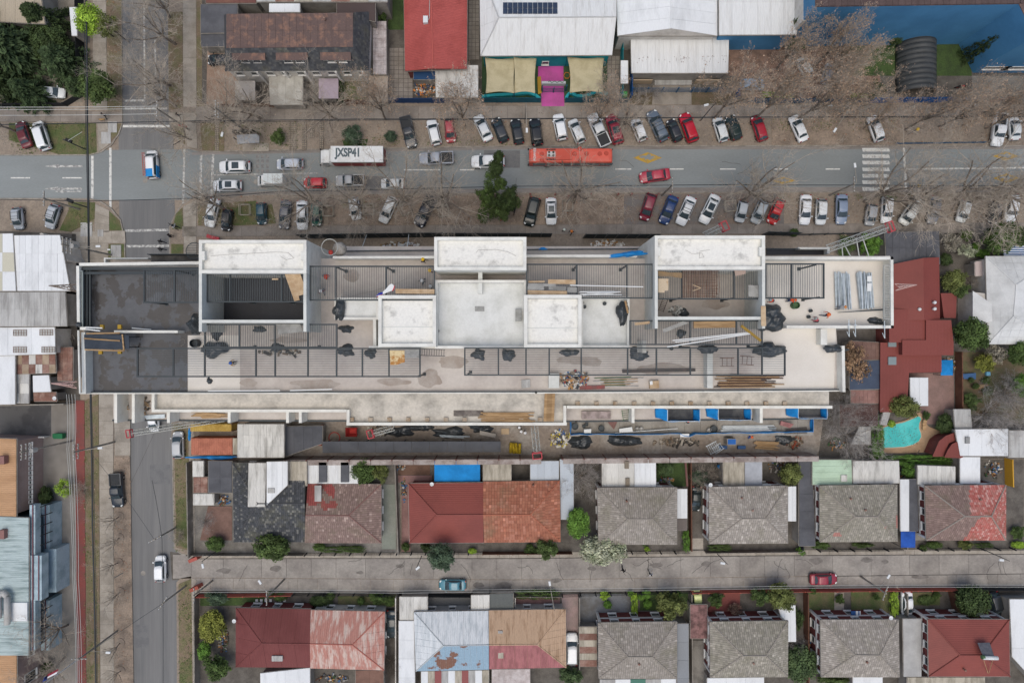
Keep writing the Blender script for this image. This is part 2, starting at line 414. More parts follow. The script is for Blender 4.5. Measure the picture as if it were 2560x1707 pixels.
m_black=mk('black_wet_floor','#2c2d32','#232328',sc=.3,fine=.1,rough=.45)
m_steel=mk('dark_steel','#3b4144',fine=.05,rough=.5,metal=.3)
m_facade=mk('facade_render','#b5b1aa','#a39f98',sc=.2,fine=.06)
m_glassd=mk('window_glass_dark','#2a3036',fine=0,rough=.08,spec=.6)
ab=thing('apartment_block','long unfinished white concrete apartment block with roof terraces and pergolas','building',(0,0,0))
def G(u,v,z):p=P(u,v,z);return (p.x,p.y)
body=[G(191.5,658,ZC),G(497,655,ZC),G(497,641,ZC),G(1910,641,ZC),G(2235,642,ZC),G(2235,820,ZC),G(2108,820,ZC),G(2108,977.5,24.5),G(197,984,24.5)]
MB().prism(body,0,ZF-.05).build('wall',m_facade,ab)
def prect(mb,u0,v0,u1,v1,zpx,z0,z1):
 a=P(u0,v0,zpx);b=P(u1,v1,zpx);mb.box(min(a.x,b.x),max(a.x,b.x),min(a.y,b.y),max(a.y,b.y),z0,z1);return mb
def floor(pts,mat,z,zpx=None,name='terrace_floor'):
 w3=pw(pts,zpx or z);return MB().prism([(p.x,p.y) for p in w3],z-.06,z).build(name,mat,ab)
f0=MB().prism([(x*.998,y*.99) for x,y in body],ZF-.1,ZF).build('terrace_floor',m_floor,ab)
floor([(1885,640),(2225,640),(2225,815),(2090,815),(2085,972),(1900,974),(1905,800),(1885,800)],m_floor2,ZF+.006)
floor([(222,672),(500,672),(500,838),(469,838),(469,979),(205,980),(205,900)],m_wet,ZF+.011)
floor([(470,838),(600,838),(600,980),(470,980)],m_floor2,ZF+.0165)
pb=MB();par=MB()
def wall_px(mb,pts,zpx,z0,z1,t):
 for i in range(len(pts)-1):
  a=P(*pts[i],zpx);b=P(*pts[i+1],zpx);a.z=b.z=(z0+z1)/2
  d=(b-a).normalized()*t/2;mb.beam(a-d,b+d,t,z1-z0)
wall_px(par,[(497,657),(194,661),(196,821),(211,821)],ZC,ZF-.2,ZC,.34)
par.build('parapet',m_cap,ab)
MB().tube(P(196,826,26),P(200,983,26),.12).build('pipe',m_cap,ab)
par=MB();wall_px(par,[(204,835),(206,980)],ZC,ZF-.2,ZC-.3,.45);par.build('parapet',m_conc,ab)
par=MB();wall_px(par,[(835,643.5),(1086,643)],ZC,ZF-6,ZC,.3);par.build('parapet',m_cap,ab)
par=MB();wall_px(par,[(1316,640),(1590,640)],ZC,ZF-6,ZC,.3);par.build('parapet',m_cap,ab)
par=MB();wall_px(par,[(1914,645),(2230,645.5),(2231,817),(1970,817)],ZC,ZF-.2,ZC,.33);par.build('parapet',m_cap,ab)
par=MB();wall_px(par,[(2108,868),(2110,976)],ZC-.4,ZF-.2,ZC-.4,.35);par.build('parapet',m_cap,ab)
par=MB();wall_px(par,[(288,829),(441,829)],ZC,ZF-.2,ZC,.3);par.build('parapet',m_cap,ab)
par=MB();wall_px(par,[(200,982.5),(1340,981.5),(2112,976)],24.5,ZF-1,24.42,.22);par.build('parapet',m_cap,ab)
cv=MB();wall_px(cv,[(205,980.5),(1340,979.2),(2108,973.8)],24.5,24.43,24.5,.14);cv.build('drip_rail',m_steel,ab)
for a,b in (((203,672),(497,671)),((206,683),(497,682))):
 mb=MB();mb.beam(P(*a,25.2),P(*b,25.2),.3,.22);mb.build('ledge',m_steel,ab)
for x in (211,219,226):
 mb=MB();mb.beam(P(x,675,24.9),P(x,815,24.9),.18,.25);mb.build('ledge',m_steel,ab)
def trough(name,u0,v0,u1,v1,zt,zf,t=.32,z0=ZF-.2,mat=None,fl=None,floor_on=True):
 """box of concrete walls; outline read at the wall tops"""
 a=P(u0,v1,zt);b=P(u1,v0,zt);mb=MB()
 mb.box(a.x,b.x,b.y-t,b.y,z0,zt);mb.box(a.x,b.x,a.y,a.y+t,z0,zt)
 mb.box(a.x,a.x+t,a.y+t,b.y-t,z0,zt-.002);mb.box(b.x-t,b.x,a.y+t,b.y-t,z0,zt-.002)
 mb.build(name,mat or m_cap,ab)
 if floor_on:MB().box(a.x+t-.01,b.x-t+.01,a.y+t-.01,b.y-t+.01,zf-.3,zf).build('roof_slab',fl or m_roofc,ab)
def tower(u0,v0,u1,v1,vm,vs,black):
 trough('tower_wall',u0,v0,u1,vm+5,ZT,ZT-.55,t=.36,z0=0)
 a=P(u0,vs,ZT);b=P(u1,vm+5,ZT);t=.34;mb=MB()
 mb.box(a.x,a.x+t,a.y-1.0,b.y+.002,ZF-.1,ZT-.004);mb.box(b.x-t,b.x,a.y-1.0,b.y+.002,ZF-.1,ZT-.004)
 mb.box(a.x+t,b.x-t,a.y,a.y+t,ZF-.1,ZT-.006)
 mb.build('tower_wall',m_conc,ab)
 if black:MB().box(a.x+t,b.x-t,a.y+t,b.y,ZF-.05,ZF+.022).build('terrace_floor',m_black,ab)
 for x in (u0+8,u1-8):
  p=P(x,(v0+vm)/2,ZT);MB().box(p.x-.28,p.x+.28,p.y-.5,p.y+.5,ZT-.56,ZT-.02).build('roof_block',m_cap,ab)
tower(497,600,766,810,678,807,True)
tower(1637,589,1913,800,669,799,False)
trough('tower_wall',1085.4,592.5,1316,675.4,ZT,ZT-.55,t=.36,z0=0)
MB().box(*[P(1196,690,27).x,P(1206,690,27).x],P(1200,735,27).y,P(1200,676,29.5).y,ZF,27.4).build('cross_wall',m_conc,ab)
trough('core_wall',1087.5,700,1316,871,27.9,26.6,t=.3,fl=m_roofg)
trough('core_wall',945.5,738,1090,867,29.2,28.6,t=.38)
trough('core_wall',1310,737,1454,868.5,29.2,28.6,t=.38)
trough('core_wall',836,744,947,799,26.9,26.5,t=.3,fl=m_roofg)
trough('core_wall',1452,742,1574,869,26.9,26.2,t=.3,fl=m_roofg)
mb=MB();wall_px(mb,[(936,799),(937,866)],26.9,ZF,26.88,.35);mb.build('core_wall',m_cap,ab)
mb=MB();wall_px(mb,[(925,868),(1121,868)],27.2,ZF,27.15,.3);mb.build('core_wall',m_cap,ab)
for u0,u1,v in ((953,1082,817),(1318,1446,820)):
 mb=MB();wall_px(mb,[(u0,v),(u1,v)],28.64,28.55,28.63,.12);mb.build('roof_joint',m_conc,ab)
mb=MB();prect(mb,2052,822,2068,862,25.3,22,25.3);mb.build('roof_block',m_cap,ab)
ZS=20.0
def strip(u0,v0,u1,v1,t=.35):
 a=P(u0,v1,ZS);b=P(u1,v1,ZS)
 mb=MB();mb.box(a.x,b.x,a.y,a.y+t,ZS-3.2,ZS);mb.build('strip_parapet',m_cap,ab)
strip(379,987,866,1030);strip(866,987,1417,1063);strip(1417,987,2081,1021)
for u,v0,v1 in ((382.5,975,1024),(870,1024,1057),(1412,1014,1057)):
 a=P(u,v0,ZS);b=P(u,v1,ZS);MB().box(a.x-.18,a.x+.18,b.y+.0,a.y-.0,ZS-3,ZS-.003).build('strip_parapet',m_cap,ab)
a=P(381,1028,ZS);b=P(2078,975,ZS)
yl,yw,yr=P(0,1026,ZS).y,P(0,1060,ZS).y,P(0,1017,ZS).y;xt=P(0,978,24.4).y-.1
MB().prism([(a.x,xt),(P(2078,0,ZS).x,xt),(P(2078,0,ZS).x,yr),(P(1414,0,ZS).x,yr),(P(1414,0,ZS).x,yw),(P(868,0,ZS).x,yw),(P(868,0,ZS).x,yl),(a.x,yl)],ZS-.9,ZS-.6).build('strip_roof',m_strip,ab)
ZB=16.5
q=[P(283,1050,ZB),P(1440,1053,ZB),P(1440,1053,ZB),P(2060,1046,ZB)]
MB().prism([(q[0].x,xt),(q[3].x,xt),(q[3].x,q[3].y),(q[1].x,q[1].y),(q[0].x,q[0].y)],ZB-.3,ZB).build('balcony_floor',m_floor,ab)
mb=MB();wall_px(mb,[(284,1050),(1440,1053),(2060,1046)],ZB,ZB+.003,ZB+.18,.18);mb.build('balcony_sill',m_steel,ab)
for u in (288,332,420,572,718,750,1583,1904):
 x=P(u,0,19.2).x;MB().box(x-.18,x+.18,P(0,1052,ZB).y+.05,xt-.5,ZB-.2,19.1).build('balcony_wall',m_cap,ab)
mb=MB();mb.box(P(283,0,ZB).x,P(2060,0,ZB).x,xt-3.2,xt,0,ZB-.3);mb.build('wall',m_facade,ab)
wm=MB().box(-.8,.8,-.06,.06,-.7,.7).mesh('window_pane',m_glassd)
wf=MB();wf.box(-.9,.9,-.05,.05,.7,.8);wf.box(-.9,.9,-.05,.05,-.8,-.7);wf.box(-.9,-.8,-.05,.05,-.7,.7);wf.box(.8,.9,-.05,.05,-.7,.7)
wfm=wf.mesh('window_frame',m_steel)
yn=P(0,641,ZC).y+.03
for fl in range(7):
 for k in range(9):
  xx=-20+k*5.4
  if -9<xx<3 or 17<xx<31:continue
  wo=link('window',wfm,ab,(xx,yn,2+fl*3.2));link('pane',wm,wo,(0,0,0))
def pergola(label,u0,v0,u1,v1,vert,divs,z=ZP,posts=(),pitch=.2,sw=.042,grey=None,wd=.16):
 mt=grey or m_steel;ms_=grey or mk('slat_steel','#50575a',fine=.08,rough=.5)
 a=P(u0,v1,z);b=P(u1,v0,z)
 t=thing('steel_pergola',label,'pergola',((a.x+b.x)/2,(a.y+b.y)/2,ZF),group='rooftop steel pergolas')
 for y in (a.y,b.y):MB().beam((a.x-wd/2,y,z),(b.x+wd/2,y,z),wd,.2).build('beam',mt,t)
 xs=[a.x]+[P(d,0,z).x for d in divs]+[b.x]
 for x in xs:MB().beam((x,a.y+.09,z-.003),(x,b.y-.09,z-.003),wd,.2).build('beam',mt,t)
 if vert:
  n=int((b.x-a.x)/pitch)
  for i in range(1,n):piece('slat',t,(a.x+(b.x-a.x)*i/n,(a.y+b.y)/2,z-.04),sw,b.y-a.y-.16,.05,ms_)
 else:
  n=int((b.y-a.y)/pitch)
  for k in range(len(xs)-1):
   for i in range(1,n):piece('slat',t,((xs[k]+xs[k+1])/2,a.y+(b.y-a.y)*i/n,z-.04),xs[k+1]-xs[k]-.14,sw,.05,ms_)
 for (u,v) in posts:
  p=P(u,v,z);MB().box(p.x-.08,p.x+.08,p.y-.08,p.y+.08,ZF,z-.1).build('post',mt,t)
  MB().box(p.x-.2,p.x+.2,p.y-.2,p.y+.2,ZF,ZF+.05).build('foot_plate',mt,t)
 return t
ysf=xt-3.2-.03
for fl in range(5):
 for k in range(17):wo=link('window',wfm,ab,(-46+k*5.2,ysf,1.9+fl*3.0));link('pane',wm,wo,(0,0,0))
for k in range(17):wo=link('window',wfm,ab,(-46+k*5.0,P(0,980,24.5).y-.02,21.8));link('pane',wm,wo,(0,0,0))
for fl in range(5):MB().box(P(283,0,ZB).x+.1,P(2060,0,ZB).x-.1,ysf-.12,ysf+.02,3.2+fl*3.0,3.35+fl*3.0).build('slab_band',m_cap,ab)
L='dark steel pergola '
pergola(L+'over the wet black terrace corner',361,674,496,756,True,[437],posts=[(437,676),(366,755)])
pergola(L+'inside the open tower with the black floor',516,685,759,754.5,True,[575,704],posts=[(600,752),(704,752)])
pergola(L+'beside the tower, with workers and a flag under it',774.5,666,1086,750,True,[840,966],posts=[(841,668),(966,668)])
pergola(L+'with planks and white pipes lying on it',1317,661,1632,745,True,[1442,1567],posts=[(1442,664),(1567,664)])
pergola(L+'inside the open tower, carrying a rusty rebar mat',1646,674,1897,747,True,[1704,1835],posts=[(1700,745),(1835,745)])
pergola(L+'next to the stacks of galvanised profiles',1914,660,2059,745,True,[1979],posts=[(2040,662),(2050,743)])
pergola(L+'south of the black-floored tower, slats across',512.5,811,842,868,True,[599,688,770.5])
pergola(L+'south of the rebar tower, slats across',1575,802,1905,861,True,[1640,1725,1841])
pergola(L+'along the southern terrace, from the wet corner to the ladder',344,871,1050,941,False,[433.6,512,640,688,770,841.5,906,972.6],posts=[(600,868),(770,868),(1048,940)])
pergola(L+'along the southern terrace, above the long rusty steel bars',1162,870,1962,937,False,[1246,1315,1373,1453,1569,1641,1725.6,1845,1905],posts=[(1170,935),(1725,868),(1905,868)])
m_louv=mk('louver_grey','#8f9794',fine=.05,rough=.5,metal=.2)
pergola('light grey louvre strip along the parapet of the wet terrace',196,678,207,817,False,[],z=ZC-.15,grey=m_louv,pitch=.16,wd=.08)
pergola('light grey louvre strip along the parapet by the galvanised profiles',2209,664,2227,797,False,[],z=ZC-.2,grey=mk('louver_pale','#a9aaa4',fine=.05),pitch=.2,wd=.08)
#  houses and sheds
def clip_poly(poly,n,d):
 out=[]
 for i in range(len(poly)):
  a,b=poly[i],poly[(i+1)%len(poly)];da,db=n.dot(a)-d,n.dot(b)-d
  if da>=0:out.append(a)
  if da*db<0:out.append(a+(b-a)*(da/(da-db)))
 return out
def plane_axes(pts):
 n=Vector()
 for i in range(len(pts)):n+=pts[i].cross(pts[(i+1)%len(pts)])
 n.normalize()
 if n.z<0:n=-n
 u=Vector((0,0,1)).cross(n)
 u=u.normalized() if u.length>1e-3 else Vector((1,0,0))
 return u,n.cross(u),n
def roof_sheets(parent,pts,mat,wd=.95,rows=1,jz=.012,name='roof_sheet',gap=.012,across=False):
 u,v,n=plane_axes(pts)
 if across:u,v=v,u
 us=[p.dot(u) for p in pts];vs=[p.dot(v) for p in pts]
 k=max(1,round((max(us)-min(us))/wd));su=(max(us)-min(us))/k;sv=(max(vs)-min(vs))/rows
 for j in range(rows):
  for i in range(k):
   q=clip_poly(pts,u,min(us)+i*su+gap);q=clip_poly(q,-u,-(min(us)+(i+1)*su-gap)) if len(q)>2 else q
   if rows>1 and len(q)>2:
    q=clip_poly(q,v,min(vs)+j*sv+gap);q=clip_poly(q,-v,-(min(vs)+(j+1)*sv-gap)) if len(q)>2 else q
   if len(q)<3:continue
   off=n*(.05+random.uniform(0,jz)*2)
   mb=MB().slab([p+off for p in q],.035)
   if mb.v:mb.build(name,mat[(i+j)%len(mat)] if isinstance(mat,list) else mat,parent)
def tile_field(parent,planes,mat,pal,tw=.32,th=.36,lift=.05,name='tile_field',patch=None):
 V=[];F=[];CLS=[];rnd=random.random
 pl=[lin(c) for c in pal]
 for pts in planes:
  u,v,n=plane_axes(pts)
  vs=[p.dot(v) for p in pts];t=min(vs);t1=max(vs);base=pts[0].dot(n)
  while t<t1-th*.3:
   q=clip_poly(pts,v,t+th*.15);q=clip_poly(q,-v,-(t+th*.85)) if len(q)>2 else q
   if len(q)<3:t+=th;continue
   us=[p.dot(u) for p in q];a,b=min(us),max(us);k=max(1,round((b-a)/tw));s=(b-a)/k
   for i in range(k):
    x0=a+i*s+.012;x1=a+(i+1)*s-.012;o=len(V);h=lift*(.7+.6*rnd())
    top=min(t+th*1.08,t1)
    for (x,y,z) in ((x0,t,h),(x1,t,h),(x1,top,.012),(x0,top,.012),(x0,t,0),(x1,t,0)):
     V.append(u*x+v*y+n*(base+.03+z))
    F+=[(o,o+1,o+2,o+3),(o+4,o+5,o+1,o)]
    c=pl[min(len(pl)-1,int(rnd()**1.3*len(pl)))];g=.94+.12*rnd()
    if patch:
     cc=patch(V[o]);c=lin(cc) if cc else c
    elif rnd()<.025:c=[min(1,q*1.35) for q in c]
    CLS+=[(c[0]*g,c[1]*g,c[2]*g,1)]*8
   t+=th
 me=bpy.data.meshes.new(name);o=ORG.get(parent.name,Vector())
 me.from_pydata([p-o for p in V],[],F);me.materials.append(mat)
 ca=me.color_attributes.new('tint','FLOAT_COLOR','CORNER');ca.data.foreach_set('color',np.array(CLS,dtype=np.float32).ravel())
 ob=link(name,me,parent);ob['kind']='stuff';return ob
m_tile=mk('roof_tile','#8f8880',attr='tint',fine=.16,fsc=3,col2='#6f6c55',sc=.3,lo=.52,hi=.9)
GREY=['#928b82','#8e877e','#968f87','#8a837a','#9d968d']
GREY2=['#8f8a7e','#8a8579','#958f84','#9f998d','#858075']
GREY3=['#979087','#938c84','#9c958c','#8e877f','#a9a299']
BROWN=['#826e67','#7e6a63','#857169','#79665f','#907b72']
ORANGE=['#9c6651','#97604c','#a16b55','#915c49','#a8735f']
SLATE=['#4c4e51','#484a4e','#525457','#424447','#5b5b5b']
BLACKT=['#47494c','#424447','#4d4f52','#3d3f41','#6c6c69']
m_wallw=mk('wall_white','#cfcbc4','#b7b2aa',sc=.5,fine=.08)
m_wallr=mk('wall_brick_red','#7d4440','#6d3c38',sc=.8,fine=.14)
m_wallg=mk('wall_grey','#9a958d','#837e77',sc=.5,fine=.1)
m_trim=mk('trim_white','#d9d7d2',fine=.06)
m_frame=mk('window_frame_white','#cfcfca',fine=.04)
def windows(parent,a,b,specs,proud=.04):
 """windows on the wall from a to b (x,y); specs: (t along, z centre, width, height); outward is to the left of a->b"""
 a=Vector((a[0],a[1],0));b=Vector((b[0],b[1],0));d=(b-a);l=d.length;d/=l;n=Vector((-d.y,d.x,0))
 M=Matrix((d,n,Vector((0,0,1)))).transposed()
 for t,z,w_,h_ in specs:
  c=a+d*l*t+n*proud;c.z=z;mb=MB()
  for s in (-1,1):
   mb.obox(c+d*s*(w_/2-.05),.1,.12,h_,mat=M);mb.obox(c+Vector((0,0,s*(h_/2-.05))),w_-.2,.12,.1,mat=M)
  f=mb.build('window',m_frame,parent)
  MB().obox(c,w_-.2,.05,h_-.2,mat=M).build('pane',m_glassd,f)
  MB().obox(c+n*.1-Vector((0,0,h_/2+.05)),w_+.1,.25,.08,mat=M).build('sill',m_trim,f)
def house(label,quad,ez,ridge,rz,style,mat,wallm,ax='x',wins=(),over=.3,group=None,pal=None,cap=None,name='house',cat='house',tw=.32,th=.36,lift=.05,patch=None,matS=None,sheetw=.95,rows=1,under=None,band=False):
 q=[P(u,v,ez) for u,v in quad];NWc,NEc,SEc,SWc=q
 c=sum(q,Vector())/4;t=thing(name,label,cat,(c.x,c.y,0),group)
 inner=[p+(c-p).normalized()*over*1.41 for p in q]
 MB().prism([(p.x,p.y) for p in inner],0,ez-.02).build('wall',wallm,t)
 if ridge is None:
  planes=[[NWc,NEc,SEc,SWc]];caps=[]
 else:
  r0,r1=P(*ridge[0],rz),P(*ridge[1],rz);planes=[];caps=[(r0,r1)]
  if ax=='x':
   e0=min(abs(r0.x-NWc.x),abs(r0.x-SWc.x))<1.0;e1=min(abs(r1.x-NEc.x),abs(r1.x-SEc.x))<1.0
   planes=[[NWc,NEc,r1,r0],[SWc,SEc,r1,r0]]
   ends=[(e0,NWc,SWc,r0),(e1,NEc,SEc,r1)]
  else:
   e0=abs(r0.y-NWc.y)<1.0;e1=abs(r1.y-SWc.y)<1.0
   planes=[[NWc,SWc,r1,r0],[NEc,SEc,r1,r0]]
   ends=[(e0,NWc,NEc,r0),(e1,SWc,SEc,r1)]
  for e,p,s,r in ends:
   if e:
    mb=MB().add([p,s,r,p+(c-p)*.02,s+(c-s)*.02,r+(c-r)*.02],[(0,1,2),(5,4,3),(0,1,4,3),(1,2,5,4),(2,0,3,5)]);mb.build('gable',wallm,t)
   else:planes.append([p,s,r]);caps+=[(p,r),(s,r)]
 mb=MB()
 for pl in planes:mb.slab(pl,.12)
 rf=mb.build('roof',under or (mat if not isinstance(mat,list) else mat[0]),t)
 if style=='tiles':tile_field(rf,planes,mat,pal,tw,th,lift,patch=patch)
 elif style=='sheets':
  for i,pl in enumerate(planes):roof_sheets(rf,pl,(matS if (matS and i==1) else mat),sheetw,rows)
 for a,b in caps:
  MB().tube(a+Vector((0,0,.05)),b+Vector((0,0,.05)),.1,.1,6).build('ridge_cap',cap or (mat if not isinstance(mat,list) else mat[0]),rf)
 mb=MB()
 for i in range(4):mb.beam(q[i]-Vector((0,0,.12)),q[(i+1)%4]-Vector((0,0,.12)),.14,.14)
 mb.build('gutter',m_wallg,t)
 iw=[(p.x,p.y) for p in inner]
 sides={'N':(iw[0],iw[1]),'E':(iw[1],iw[2]),'S':(iw[2],iw[3]),'W':(iw[3],iw[0])}
 for side,specs in wins:windows(t,sides[side][1],sides[side][0],specs) if False else windows(t,sides[side][0],sides[side][1],specs)
 if band:
  for s in ('N','W','E'):
   a,b=sides[s];a=Vector((a[0],a[1],0));b=Vector((b[0],b[1],0));d=(b-a).normalized();n=Vector((-d.y,d.x,0))
   mb=MB()
   for zz in (2.45,ez-.35):mb.beam(a+n*.04+Vector((0,0,zz)),b+n*.04+Vector((0,0,zz)),.12,.3)
   for p in (a,b):mb.beam(p+n*.03,p+n*.03+Vector((0,0,ez-.2)),.3,.3)
   mb.build('trim_band',m_trim,t)
 return t,rf,planes
WN=lambda z,h=1.1:[(.2,z,1.3,h),(.5,z,1.1,h),(.8,z,1.3,h)]
gl='grey tiled hip-roofed house '
W2=[(s,WN(1.4)+WN(3.7)) for s in 'NWES']
def gh(label,quad,ridge,pal=GREY,mat=m_tile,ez=4.6,rz=6.5,**k):
 return house(label,quad,ez,ridge,rz,'tiles',mat,m_wallr,wins=W2,pal=pal,cap=mk('ridge_grey','#8d867d',fine=.15),group='hip-roofed houses along the concrete street',band=True,**k)
gh(gl+'beside the white blossoming tree',[(1494,1219),(1692,1218),(1692,1360),(1497,1360)],((1569,1297),(1631,1297)))
gh(gl+'north of the street, dark car in its side yard',[(1773,1217),(1968,1214),(1969,1357),(1773,1358)],((1855,1296),(1915,1295)),pal=GREY3)
gh(gl+'with faint red stains, beside the long dark grey carport',[(2049,1214),(2242,1211),(2243,1352),(2050,1354)],((2138,1291),(2194,1291)),pal=GREY2,patch=lambda p:('#a8776d' if mnoise.noise(p*.5)>.42 else None))
hx=P(2440,1280,5).x
gh('house whose tiled roof is half brown and half bright red',[(2312,1214),(2514,1212),(2514,1349),(2316,1350)],((2412,1290),(2478,1290)),pal=BROWN,
patch=lambda p:(random.choice(['#ad665d','#a45c54','#b57068','#ab7268','#bd8f86']) if p.x>hx+(abs(p.y-P(0,1290,6).y)-2.2)*(-.35 if p.y<P(0,1290,6).y else .25)-1.2 else None))
gh(gl+'south of the street, next to the fenced grey courtyard',[(1496,1556),(1692,1553),(1692,1695),(1497,1694)],((1570,1641),(1631,1641)))
gh(gl+'next to the rusty carport with a lime green car',[(1775,1554),(1970,1551),(1969,1690),(1776,1692)],((1857,1638),(1915,1638)),pal=GREY2)
gh(gl+'with a blue and white awning over its lawn',[(2051,1549),(2246,1548),(2248,1690),(2053,1691)],((2138,1636),(2199,1637)),pal=GREY3)
m_redp=mk('red_painted_metal','#86473f','#7a4039',sc=.15,fine=.05,wave=('Y',.28,.25),rough=.55)
m_redd=mk('dark_red_metal','#713c39','#66322f',sc=.2,fine=.06,wave=('X',.4,.25),rough=.55)
t8,r8,_=house('house with a smooth dark red hip roof and a water heater on it',[(2320,1547),(2523,1548),(2525,1690),(2322,1690)],4.6,((2400,1637),(2455,1637)),6.2,'plain',m_redp,m_wallr,wins=W2,group='hip-roofed houses along the concrete street',band=True)
mS=mk('ridge_slate','#4a4b4d',fine=.15)
house('black tiled house with patchy pale slates, behind the metal sheds',[(582,1157),(762,1158),(763,1354),(585,1354)],3.2,((645,1258),(762,1258)),5.0,'tiles',m_tile,m_wallg,pal=BLACKT,cap=mS,wins=[('N',WN(1.5)),('W',WN(1.5))])
px0=P(850,1235,4.4)
house('brown tiled half of a semi-detached house with a red repaired corner',[(769,1210),(953,1210),(953,1356),(762,1356)],3.2,((764,1287),(872,1288)),5.0,'tiles',m_tile,m_wallg,pal=BROWN,cap=mk('ridge_brown','#80605a',fine=.15),wins=[('E',WN(1.5))],
patch=lambda p:('#8d4a46' if (p.x<px0.x-1.5+mnoise.noise(p*.6)*3 and p.y>P(0,1262,4.4).y+mnoise.noise(p*.8)*2) else ('#a9958c' if random.random()<.03 else None)))
house('house with a smooth dark red painted roof beside the blue canopy',[(1021,1208),(1208,1206),(1209,1356),(1024,1357)],3.3,((1092,1287),(1208,1286)),5.2,'plain',m_redp,m_wallr,wins=[('W',WN(1.5))])
house('house with an orange clay tiled roof, joined to the smooth red one',[(1208,1205),(1399,1201),(1401,1352),(1210,1355)],3.3,((1208,1286),(1326,1286)),5.2,'tiles',m_tile,m_wallg,pal=ORANGE,cap=mk('ridge_orange','#a2634d',fine=.12),tw=.42,th=.5,lift=.07,wins=[('W',WN(1.5))])
house('house with a dark red hip roof and one skylight',[(590,1519),(777,1522),(776,1667),(590,1666)],3.2,((655,1607),(775,1608)),5.0,'sheets',m_redd,m_wallr,wins=[('N',WN(1.5)),('E',WN(1.5))],sheetw=2.3)
m_pink=mk('faded_pink_metal','#ad7c70','#c2aea3',sc=.8,lo=.47,hi=.62,fine=.14,fsc=5,stretch=(2.2,.35,1),wave=('X',.3,.3))
house('house with a flaking pink metal hip roof',[(777,1524),(962,1528),(960,1674),(776,1669)],3.2,((775,1608),(881,1611)),5.0,'sheets',m_pink,m_wallw,wins=[('N',WN(1.5)),('E',WN(1.5))],cap=mk('ridge_pink','#a8695c',fine=.1))
m_galv=mk('whitewashed_metal','#cfd3d5','#aab2b6',sc=.9,lo=.45,hi=.7,fine=.1,fsc=4,stretch=(2.5,.3,1),wave=('X',.3,.25))
m_blue=mk('faded_blue_metal','#8ba3b3','#7a5a4c',sc=.32,lo=.57,hi=.6,fine=.14,fsc=4,wave=('X',.3,.25))
house('house with a roof half whitewashed and half faded rusty blue',[(1035,1529),(1221,1526),(1222,1672),(1040,1676)],3.2,((1109,1613),(1222,1611)),5.0,'sheets',m_galv,m_wallw,wins=[('N',WN(1.5))],matS=m_blue,cap=mk('ridge_galv','#aeb4b6',fine=.1))
m_peach=mk('peach_metal','#b69a80','#94785f',sc=.8,lo=.5,hi=.68,fine=.12,fsc=5,stretch=(2.5,.3,1),wave=('X',.3,.3))
m_rose=mk('rose_metal','#a36a6b','#8b5a5a',sc=.8,fine=.12,stretch=(2.2,.35,1),wave=('X',.3,.3))
house('house with a roof half peach and half rose coloured metal',[(1222,1525),(1414,1522),(1415,1667),(1223,1671)],3.2,((1223,1611),(1343,1610)),5.0,'sheets',m_peach,m_wallw,wins=[('N',WN(1.5)),('W',WN(1.5))],matS=m_rose)
m_redc=mk('bright_red_corrugated','#a9524c','#9b4842',sc=.25,fine=.1,fsc=3,wave=('Y',.24,.55),rough=.6)
m_whitec=mk('white_corrugated','#d6d7d5','#c2c1bd',sc=.7,lo=.5,hi=.75,fine=.07,fsc=4,stretch=(2.5,.25,1),wave=('X',.34,.28))
m_whites=mk('white_sheet_metal','#dadcdc','#c3c5c5',sc=.4,lo=.5,hi=.75,fine=.06,rand=.05,stretch=(1.5,.4,1))
m_dirtyw=mk('dirty_white_sheet','#c9c7c0','#8d8a83',sc=.6,lo=.5,hi=.75,fine=.1,fsc=4,rand=.08,stretch=(2.2,.4,1),wave=('X',.3,.25))
m_greys=mk('grey_fibre_sheet','#b0afab','#94928e',sc=.5,fine=.1,rand=.06,stretch=(2,.4,1),wave=('X',.3,.2))
m_darks=mk('dark_grey_sheet','#5b5c60','#4f5054',sc=.4,fine=.1,rand=.07)
m_rust=mk('rusty_sheet','#7b5a4e','#92786c',sc=.7,fine=.22,fsc=4,rand=.15)
m_brownp=mk('brown_panel_rust','#63524d','#8b6a59',sc=1.1,lo=.5,hi=.7,fine=.14,fsc=4,rand=.05)
m_wallb=mk('wall_blue','#4f8ab5','#477fa9',sc=.2,fine=.06)
m_teal=mk('wall_teal','#1c9199','#187d86',sc=.4,fine=.08)
house('long house with a bright red corrugated gable roof and an air conditioner',[(1009,-70),(1168,-70),(1167,173),(1013,178)],4.0,((1076,-70),(1083,172)),5.6,'sheets',m_redc,m_wallr,ax='y',cap=mk('ridge_red','#b05a52',fine=.06),sheetw=50)
tS,rS,plS=house('school with a white hip roof carrying solar panels',[(1199,-80),(1541,-80),(1530,138),(1202,140)],4.8,((1247,45),(1541,43)),6.8,'sheets',m_whitec,m_teal,cap=mk('ridge_lead','#b3b4b2',fine=.06),sheetw=2.1,name='school',cat='building',wins=[('S',WN(1.6))])
house('white gabled hall with a pale ridge strip, beside the solar-panelled school',[(1541,-80),(1793,-80),(1793,90),(1544,90)],5.5,((1676,-80),(1678,72)),7.3,'sheets',m_whites,m_wallw,ax='y',sheetw=1.6,name='hall',cat='building')
house('flat white roof with rusty drip stains above a blue wall',[(1797,-80),(1992,-80),(1992,87),(1798,88)],6.0,None,6,'sheets',m_whitec,m_wallb,sheetw=2.0,rows=2,name='hall',cat='building')
house('white corrugated shed roof littered with leaves, in front of the gabled hall',[(1577,92),(1822,89),(1820,183),(1579,183)],3.6,None,3.6,'sheets',m_whitec,m_wallg,sheetw=1.2,name='shelter',cat='shed')
house('small white corrugated roof beside the bright red one',[(1088,164),(1195,164),(1195,244),(1090,244)],3.2,None,3,'sheets',m_dirtyw,m_wallg,sheetw=1.6,rows=2,name='shed',cat='shed')
zt,ze=8.4,5.3
